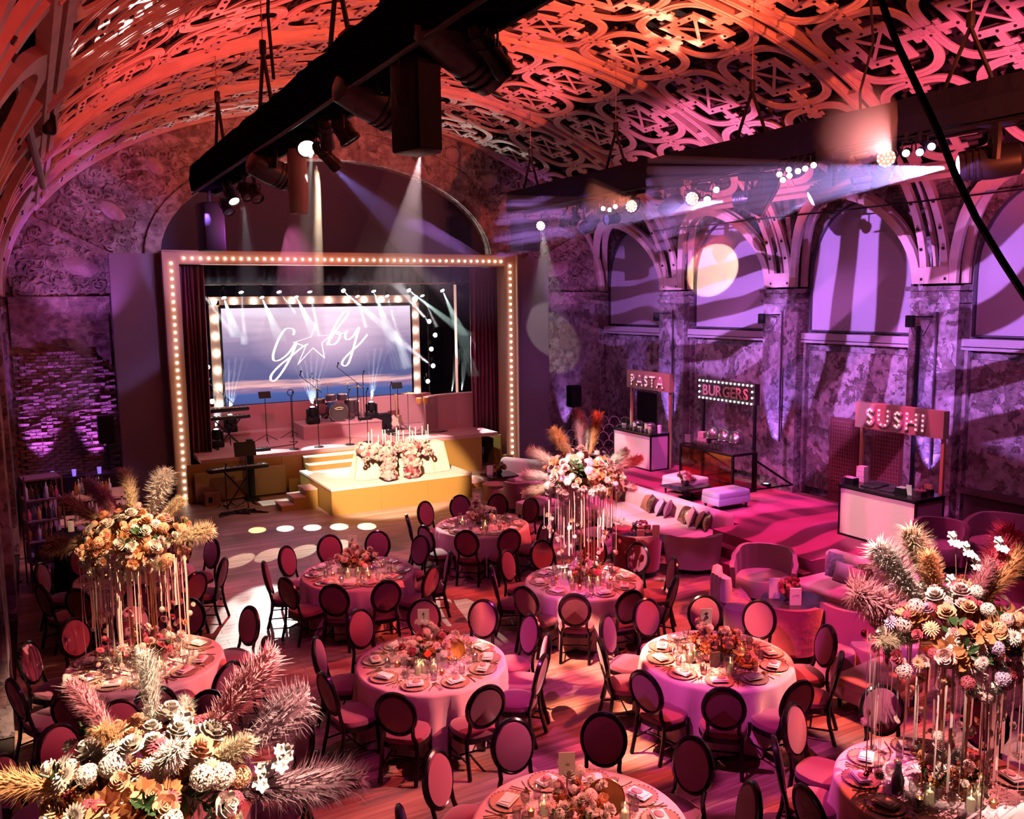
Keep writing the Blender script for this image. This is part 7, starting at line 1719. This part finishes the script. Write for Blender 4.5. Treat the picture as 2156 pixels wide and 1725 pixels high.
# buttoned slipper chair
t = thing('tufted_chair', 'buttoned lilac slipper chair beside the ribbed armchair', 'armchair', (9.4, 9.95, 0), 1.06)
M_tuft = mat('lilac buttoned velvet', (.38, .18, .32), .7, sheen=.5)
b = MB(); 
for k in range(7): b.lathe([(.001, 0), (.085, .05), (.09, .3), (.075, .42), (.001, .46)], 10, c=(-.30+.1*k, .24-.03*abs(k-3), .36), cap=False)
b.build('backrest', mat('silvery lilac velvet', (.5, .4, .6), .6, sheen=.6), t, smooth=True)
MB().rbox((0, 0, .27), (.66, .6, .3), .1, seg=3).build('seat', M_tuft, t)
for i in range(5):
    for j in range(4): MB().lathe([(.045, 0), (.03, .02), (.001, .03)], 8, c=(-.24+.12*i, -.2+.12*j, .41), cap=False).build('button_tuft', M_tuft, t, smooth=True)
for sx in (-1, 1):
    for sy in (-1, 1): MB().lathe([(.015, 0), (.02, .13)], 6, c=(sx*.26, sy*.22, 0)).build('leg', M_fixt, t)
def pouf(loc, r, h, lab, m, ring=True):
    t = thing('stool', lab, 'stool', loc); MB().lathe([(r*.94, .1), (r, .14), (r, h-.05), (r*.94, h-.01), (r*.6, h), (.001, h)], 28).build('padded_top', m, t, smooth=True)
    for k in range(4): a = k*PI/2+.5; MB().tube([(r*.8*math.cos(a), r*.8*math.sin(a), .12), (r*.8*math.cos(a), r*.8*math.sin(a), 0)], .012, 5).build('leg', M_gold, t)
pouf((9.55, 7.4, 0), .30, .46, 'round satin-pink stool beside the pink tub chair', mat('satin pink', (.6, .28, .3), .35))
pouf((8.98, 7.55, 0), .26, .46, 'smaller pink stool on thin legs beside the bench', M_cr)
pouf((10.05, 7.25, 0), .26, .46, 'lilac stool half behind white ribbons', M_cl)
pouf((10.35, 14.15, 0), .24, .42, 'cream and red round stool by the long sofa', mat('red plush', (.6, .12, .14), .8))
pouf((10.25, 17.6, 0), .22, .42, 'small mustard stool between the pink benches', mat('mustard plush', (.6, .45, .1), .8))
pouf((9.0, 9.35, 0), .22, .48, 'small dark round stool behind table three', M_cp)
pouf((10.3, 15.7, 0), .3, .5, 'deep pink round stool among the hanging ribbons', M_cr)
def side_table(loc, r, h, lab, m_top, flowers_, card=True, square=False, base=None):
    t = thing('low_table', lab, 'table', loc)
    if square: MB().box((0, 0, h-.015), (r*2, r*1.6, .03)).build('table_top', m_top, t); MB().box((0, 0, h/2), (.1, .1, h)).build('stem', M_fixt, t); MB().box((0, 0, .01), (r, r, .02)).build('foot', M_fixt, t)
    else:
        MB().lathe([(r, h-.03), (r, h), (.001, h)], 32).build('table_top', m_top, t)
        if base: MB().lathe([(r*.9, 0), (r*.9, h-.03)], 28).build('drum_base', base, t, smooth=True)
        else:
            for k in range(3): a = k*2.1; MB().tube([(r*.7*math.cos(a), r*.7*math.sin(a), 0), (r*.2*math.cos(a), r*.2*math.sin(a), h-.03)], .015, 6).build('leg', M_gold, t)
M_black_top = mat('black marble top', (.03, .025, .03), .08)
side_table((10.12, 13.15, 0), .48, .46, 'round black low table beside the long sofa', M_black_top, 1)
side_table((9.95, 9.15, 0), .5, .46, 'round black marble low table among the tub chairs', M_black_top, 1)
side_table((12.55, 14.75, .6), .45, .32, 'square black low table on the platform with pink flowers', M_black_top, 1, square=True)
side_table((10.1, 19.3, 0), .3, .42, 'round rosewood drum table with brass rim toward the portal', mat('rosewood', (.4, .18, .14), .4), 1, base=mat('rosewood side', (.35, .15, .13), .4))
side_table((10.6, 19.9, 0), .42, .5, 'black square table holding flowers toward the portal', M_black_top, 1, square=True)
def posy(loc, lab, pal, n=26, s_=.2):
    t = thing('flower_bowl', lab, 'flowers', loc); MB().lathe([(.05, 0), (.085, .05), (.09, .1), (.08, .1), (.05, .02), (.001, .02)], 14, cap=False).build('bowl', M_deep if 'red' in lab else mat('dark glass bowl', (.05, .02, .03), .1), t, smooth=True)
    for k in range(n):
        a = rf.uniform(0, 6.28); z = rf.uniform(0, 1); r = math.sqrt(1-z*z*.8)*s_*rf.uniform(.6, 1)
        flower(t, (r*math.cos(a), r*math.sin(a), .12+z*s_*.9), (math.cos(a), math.sin(a), z+.2), rf.uniform(.04, .06), pal)
    for k in range(6): put(SPRG if k % 2 else SPRC, t, (0, 0, .1), (math.cos(k), math.sin(k), .8), .24)
posy((10.1, 13.2, .46), 'pink hydrangea posy on the low table by the long sofa', 'lbb'); posy((9.95, 9.25, .46), 'red and peach posy on the marble table among tub chairs', 'dddp', 30)
posy((12.55, 14.8, .92), 'crimson posy on the platform table', 'ddb', 30); posy((10.6, 19.95, .5), 'rose posy on the black table toward the portal', 'dbp'); posy((10.15, 15.6, .5), 'crimson posy glimpsed through the ribbons', 'dd', 18)
posy((14.9, 7.2, 1.0), 'cluster of blush flowers behind the orchids', 'bb', 10) if False else None
for (x, y, z, rz_, w_, h, lab) in ((9.95, 13.0, .46, 2.6, .14, .22, 'pink card standing by the hydrangea posy'), (10.28, 12.95, .46, 2.6, .14, .28, 'taller grey card behind the hydrangea posy'), (9.8, 9.0, .46, 2.6, .17, .26, 'white card with handwriting in front of the red posy'), (9.75, 9.38, .46, 2.6, .16, .32, 'tall white card beside the red posy'), (10.35, 20.0, .5, 2.6, .16, .24, 'white card beside the rose posy')):
    t = thing('standing_card', lab, 'card', (x, y, z), rz_); MB().box((0, 0, h/2), (w_, .03, h)).build('card', M_white, t)
    if 'handwriting' in lab: MB().tube([(px*.8, .017, .15+pz*.5) for px, pz in spline([(.06, .03), (.05, -.05), (.03, .0), (.01, .03), (.0, -.02), (-.02, .04), (-.03, -.01), (-.06, .04), (-.05, -.08)], 3)], .002, 4).build('handwriting', mat('violet ink', (.35, .2, .6), .5), t)
# scalloped pink screen
t = thing('scalloped_screen', 'pink open screen of stacked arches beside the pasta counter', 'screen', (14.7, 21.3, 0), -.95)
b = MB()
for row in range(6):
    for k in range(5+(row % 2)):
        cx_ = -.68+.34*k-(.17 if row % 2 else 0); z0 = .2+row*.24
        pts = [(cx_+.165*math.cos(PI*j/12), 0, z0+.2*math.sin(PI*j/12)) for j in range(13)]; MB().tube(pts, .018, 5, flat=.7).build('arch', mat('dusty pink metal', (.65, .4, .45), .5), t, smooth=True)
MB().box((0, 0, .05), (1.9, .06, .06)).build('base_rail', MATS['dusty pink metal'], t)

# loudspeakers on stands, the bar
def speaker_stand(loc, lab, h=1.5):
    t = thing('speaker_on_stand', lab, 'loudspeaker', loc)
    MB().tube([(0, 0, .2), (0, 0, h)], .02, 8).build('pole', M_fixt, t)
    for k in range(3): a = k*2.09; MB().tube([(0, 0, .55), (.45*math.cos(a), .45*math.sin(a), .01)], .014, 6).build('leg', M_fixt, t)
    MB().rbox((0, 0, h+.36), (.38, .36, .7), .04).build('cabinet', M_fixt, t); MB().box((0, -.182, h+.36), (.32, .01, .62)).build('grille', M_black, t)
speaker_stand((1.5, 23.6, 0), 'black loudspeaker on a pole in front of the brick wall', 1.65); speaker_stand((15.2, 23.4, 0), 'black loudspeaker on a pole beside the grey wing wall, lounge side', 1.6)
tag(MB().box((.6, 23.2, .5), (2.2, .5, 1.0)).build('dark_counter', mat('black bar front', (.02, .015, .02), .5)), 'low dark counter against the brick wall with purple lights', 'counter')
for x in (.25, .7, 1.25):
    t = thing('bar_glass', 'small glass with painted violet glow on the dark counter by the bricks', 'glass', (x, 23.1, 1.0), 0, 'glasses on the dark counter'); MB().lathe([(.04, 0), (.05, .16), (.001, .15)], 10).build('cup', mat('painted violet glow glass', (.6, .5, .9), .1, emit=(.35, .2, 1), estr=.8), t)  # violet light on the glass put in as emission
bar = thing('bar_counter', 'pale topped bar counter behind the brightly lit plume table', 'bar', (1.0, 19.3, 0), -.1)
MB().box((0, .9, .52), (1.0, .9, 1.04)).build('body', mat('mauve bar panel', (.3, .12, .25), .6), bar); MB().box((0, .9, 1.07), (1.15, 1.0, .05)).build('counter_top', mat('cream bar top', (.8, .62, .5), .4), bar)
MB().box((-.1, -.55, .42), (1.1, .7, .84)).build('front_body', MATS['mauve bar panel'], bar); MB().box((-.1, -.55, .87), (1.2, .8, .05)).build('front_top', MATS['cream bar top'], bar)
MB().box((.42, .2, .5), (.25, .7, 1.0)).build('end_panel', MATS['cream bar top'], bar)
def bottle_mesh(m, h=.3, r=.038): return mesh_of(MB().lathe([(r, 0), (r, h*.58), (r*.35, h*.75), (r*.33, h), (.001, h)], 10), 'body', m)
BT = [bottle_mesh(mat('amber liquor', (.4, .14, .03), .1), .3), bottle_mesh(mat('pale bottle glass', (.7, .75, .75), .05), .33, .035), bottle_mesh(mat('pink liquor', (.8, .15, .25), .1), .22, .035), bottle_mesh(mat('dark liquor', (.06, .03, .02), .1), .3), bottle_mesh(mat('golden liquor', (.75, .5, .12), .1), .26)]
CAPM = mesh_of(MB().lathe([(.015, 0), (.015, .03), (.001, .03)], 8), 'cap', M_fixt); HB = [.3, .33, .22, .3, .26]; NB = ['amber', 'clear', 'pink', 'dark', 'golden']
def bottle(x, y, z, k, where):
    t = thing('liquor_bottle', '%s glass bottle standing on %s' % (NB[k], where), 'bottle', (x, y, z), 0, '%s bottles on %s' % (NB[k], where)); inst(BT[k], t, (0, 0, 0), name='body'); inst(CAPM, t, (0, 0, HB[k]), name='cap')
for i in range(17): bottle(.62+.065*i-(.4 if i > 9 else 0), 20.2+.12*(i % 3)-(.3 if i > 9 else 0), 1.095, (0, 1, 1, 3, 4)[i % 5], 'the far bar top')
for i in range(16): bottle(.55+.06*i, 18.62+.1*(i % 3), .895, (1, 1, 2, 2, 1)[i % 5], 'the near bar top')
for k in range(8): tag(MB().box((.42+.05*(k % 2), 18.42+.06*k, .9), (.09, .02, .01)).build('bar_straws', M_fixt), 'thin dark bar tool in the row on the near bar top', 'bar tool', 'bar tools on the near bar top')
# glass shelf tower with bottles
sh = thing('shelf_tower', 'tall brass-framed shelf tower crowded with bottles in the corner', 'shelf', (-.02, 17.6, 0), .15)
for sx in (-1, 1):
    for sy in (-1, 1): MB().box((sx*.3, sy*.28, 1.05), (.025, .025, 2.1)).build('upright', mat('dark brass', (.25, .13, .08), .4, .8), sh)
for k in range(6):
    z = .12+k*.38
    MB().box((0, 0, z), (.6, .56, .015)).build('shelf_board', mat('frosted shelf glass', (.5, .35, .5), .3), sh)
    for sy in (-1, 1): MB().box((0, sy*.28, z), (.6, .02, .025)).build('rail', MATS['dark brass'], sh)
MB().box((.0, .27, 1.0), (.56, .01, 1.2)).build('back_pane', mat('milky pane', (.6, .42, .6), .4), sh)
for k in range(5):
    for j in range(7): bottle(-.26+.08*j+(.02 if k % 2 else 0), 17.45+.1*(j % 2), .128+(k if k < 1 else k)*.38, (3, 1, 0, 2, 1, 4, 3)[(j+k) % 7], 'the shelf tower, %s shelf' % ('lowest', 'second', 'third', 'fourth', 'top')[k])
t = thing('cocktail_table', 'tall table in black cloth with a wax candle and napkin near the bar', 'table', (.45, 17.0, 0)); cloth_mesh(.33, .33, 1.08, 9, .06, 60, .1, 2).build('table_cloth', M_black, t)
t = thing('pillar_candle', 'thick cream candle on the black-clothed tall table', 'candle', (.4, 17.0, 1.09)); MB().lathe([(.05, 0), (.05, .18), (.001, .17)], 14).build('wax', M_wax, t, smooth=True)
t = thing('napkin', 'crumpled cream napkin beside the thick candle', 'napkin', (.56, 16.95, 1.09)); MB().rbox((0, 0, .04), (.14, .1, .07), .03, rz=.4, rx=.4).build('cloth', M_cream, t)
# things in the near bar-side corner: hanging motors at the edge of the view
for i, (x, y, z) in enumerate(((.12, 9.6, 7.9), (.2, 10.6, 7.75), (.3, 11.8, 7.6), (.42, 13.0, 7.4))):
    t = thing('chain_motor', 'dark hanging chain motor by the bar-side wall, %s from the gallery' % ('first', 'second', 'third', 'fourth')[i], 'hoist', (x, y, z)); MB().rbox((0, 0, 0), (.16, .16, .26), .04).build('body', M_fixt, t); MB().tube([(0, 0, .1), (0, 0, 1.0)], .008, 4).build('chain', MATS['rusty chain'], t)
tag(MB().tube([(-.05, 8.5, 7.6), (.15, 12, 7.3), (.35, 15.5, 6.9)], .05, 8).build('rigging_pipe', mat('grey pipe', (.4, .34, .38), .4, .5), smooth=True), 'grey rigging pipe slung along the bar-side wall under the vault', 'pipe')
# ------------------------------------------------------------------ haze volumes shaped as cones to show the lamp beams
HZM = {}
def haze_mat(dens):
    if dens not in HZM:
        m = bpy.data.materials.new('stage haze'); m.use_nodes = True; nt = m.node_tree; nt.nodes.clear()
        o_ = nt.nodes.new('ShaderNodeOutputMaterial'); v = nt.nodes.new('ShaderNodeVolumeScatter'); v.inputs['Density'].default_value = dens; v.inputs['Anisotropy'].default_value = .2
        v.inputs['Color'].default_value = (1, 1, 1, 1); nt.links.new(v.outputs[0], o_.inputs['Volume']); HZM[dens] = m
    return HZM[dens]
def shaft(src, dst, color, power, angle, length, dens, lab, rays=0, spread=0, roll=0.0, size=.02, fl=0, r0=.03, blend=.2):
    """a lamp and haze shaped as its visible beam: one cone, or a fan of thin cones"""
    src = Vector(src); d = (Vector(dst)-src).normalized()
    spot('lamp_beam', src, src+d, color, power, max(angle, spread+angle*.5), blend, size)
    Mq = d.to_track_quat('Z', 'Y').to_matrix()
    b = MB(); dirs = [Vector((0, 0, 1))]
    if rays:
        dirs = []
        for k in range(rays):
            a = math.radians(spread)*(k/(rays-1)-.5) if rays > 1 else 0
            v = Vector((math.sin(a), (fl*math.sin(k*2.1)*.02), math.cos(a))); dirs.append(Matrix.Rotation(roll, 3, 'Z') @ v)
    t = math.tan(math.radians(angle/2))
    for v in dirs:
        R_ = v.to_track_quat('Z', 'Y').to_matrix()
        c = MB(); c.lathe([(.001, .04), (r0, .041)]+[(r0+t*length*k/6, .04+length*k/6) for k in range(1, 7)]+[(.001, .05+length)], 16 if not rays else 8, cap=False)
        b.add([Mq @ (R_ @ Vector(p)) for p in c.v], c.f)
    o = b.build('haze_shaft', haze_mat(dens), kind='stuff'); o.location = src; tag(o, lab, 'haze')
WH = (1, .93, .8)
shaft((LX+.12, 11.55, 7.05), (4.7, 17.5, 4.6), WH, 1500, 9, 7.5, .10, 'pale shaft of lit haze below the blazing lamp', r0=.10)
shaft((LX+.35, 11.45, 6.85), (8.6, 17.2, 5.3), (.4, .3, 1), 1500, 10, 8.5, .08, 'violet shaft of haze slanting toward the bulb portal', r0=.07)
shaft((3.5, 16.1, 6.8), (4.4, 20, 4.5), (.8, .85, 1), 500, 9, 3.5, .10, 'faint shaft of haze below the smaller lit lamp', r0=.07)
shaft((8.6, 20.0, 8.6), (9.0, 23.2, 4.6), (1, .66, .68), 5200, 22, 4.6, .045, 'wide rosy column of haze over the top of the portal', r0=.7)  # no fixture at its top; lamp added for the glow
shaft((11.2, 18.6, 6.7), (13.9, 22.8, 4.6), (.9, .85, .7), 1300, 14, 5.2, .08, 'greenish white shaft of haze crossing the grey wing wall', r0=.08)
shaft((10.9, 14.4, 7.0), (8.6, 18, 7.4), (1, .25, .15), 300, 40, 1.0, .3, 'red glow of haze around the stage-end wash lamp', r0=.1)
shaft((10.9, 8.5, 7.1), (8.6, 8.0, 7.6), (1, .3, .3), 400, 50, 1.1, .25, 'pink glow of haze around the brightest wash lamp', r0=.1)
VIO = (.42, .35, 1)
shaft((10.97, 7.66, 6.77), (8.8, 11.0, 6.55), VIO, 16000, 1.5, 4.2, .6, 'fan of violet haze rays from the gallery-end moving light', rays=9, spread=19, roll=PI/2, r0=.02)
shaft((11.1, 12.1, 6.78), (8.9, 16.0, 6.6), VIO, 16000, 1.4, 5.0, .6, 'fan of violet haze rays from the light behind the tilted loudspeaker', rays=8, spread=14, roll=PI/2, r0=.02)
shaft((10.97, 7.66, 6.77), (8.8, 11.0, 6.55), VIO, 3500, 15, 4.0, .12, 'soft violet haze glow round the rays of the gallery-end moving light', r0=.05)
shaft((11.1, 12.1, 6.78), (8.9, 16.0, 6.6), VIO, 3000, 12, 4.5, .12, 'soft violet haze glow round the rays behind the tilted loudspeaker', r0=.05)
shaft((10.86, 9.95, 6.55), (9.6, 11.6, 5.6), VIO, 500, 16, 2.0, .15, 'short violet cone of haze below the tilted dark head', r0=.05)
shaft((11.0, 12.4, 6.75), (10.4, 13.0, 4.8), (1, .95, .85), 80, 10, 2.2, .12, 'thin pale shaft of haze below the small spot', r0=.05)
for i, (x, z, tx, ty, tz) in enumerate(((4.23, 5.45, 5.2, 23.9, 3.6), (4.84, 5.3, 5.3, 23.5, 2.0), (5.32, 5.45, 5.0, 23.6, 1.4), (5.89, 5.3, 6.8, 23.2, 1.6), (6.39, 5.45, 7.6, 23.4, 3.0), (6.88, 5.3, 7.6, 23.2, 2.4), (7.29, 5.45, 7.2, 22.9, 1.5), (8.3, 5.45, 9.9, 23.2, 3.4),
        (8.74, 5.3, 8.8, 23.1, 1.6), (9.26, 5.45, 9.9, 23.3, 1.6), (9.69, 5.3, 9.8, 23.1, 1.4), (10.4, 5.45, 12.0, 23.2, 3.6), (10.86, 5.3, 12.0, 24, 1.6), (11.55, 5.45, 12.2, 23.6, 2.2))):
    s_ = Vector((x, 25.46, z)); d_ = (Vector((tx, ty, tz))-s_).normalized(); s_ = s_+(Vector((x+.3, 22.5, tz))-s_).normalized()*.14
    if i % 2 == 0: shaft(s_, s_+d_, (1, .93, .97), 2200, 6, (1.6, 1, 1.5, 1, .8, 1, 1.2, 2.6, 1, 1, 2.4, 2.6, 1, 1)[i] if i < 14 else 2, .20, 'white haze shaft of one beam lamp above the screen', r0=.045)
    else: shaft(s_, s_+d_, (.75, 1, .92), 3000, 1.8, (1.6, 1.2, 1.6, 1.4, 1.6, 1.4, 2.0, 2.4, 2.4, 2.6, 2.6, 2.4, 3.2, 3.0)[i], .30, 'fan of pale green haze rays above the screen', rays=6, spread=17, r0=.012)
for (x, y, z, n_) in ((7.15, 25.15, 2.06, 7), (9.05, 25.35, 2.06, 4), (4.35, 24.9, 1.66, 6), (4.95, 26.0, 1.9, 5)):
    shaft((x, y, z), (x+(.25 if n_ < 7 else -.05), y-.3, z+2), (.85, .97, 1), 1000, 2.4, 1.6, .6, 'fan of white haze rays rising from a floor moving light', rays=n_, spread=44, r0=.012)
for (x, y, z, tx, tz) in ((11.4, 26.1, 4.4, 10.2, 5.3), (11.5, 26.1, 2.95, 9.8, 4.0)):
    shaft((x-.1, 26.0, z), (tx, 25.2, tz), (1, .95, 1), 2200, 8, 2.2, .25, 'thick white haze shaft from a pole lamp, pink wall side', r0=.05)
for k in range(2):
    shaft((11.9+.35*k, 25.6, 2.1), (12.3+.3*k, 25.3, 5), (.8, 1, .95), 400, 2.0, 1.4, .3, 'fan of pale rays rising behind the pink stage wall', rays=5, spread=50, r0=.012)
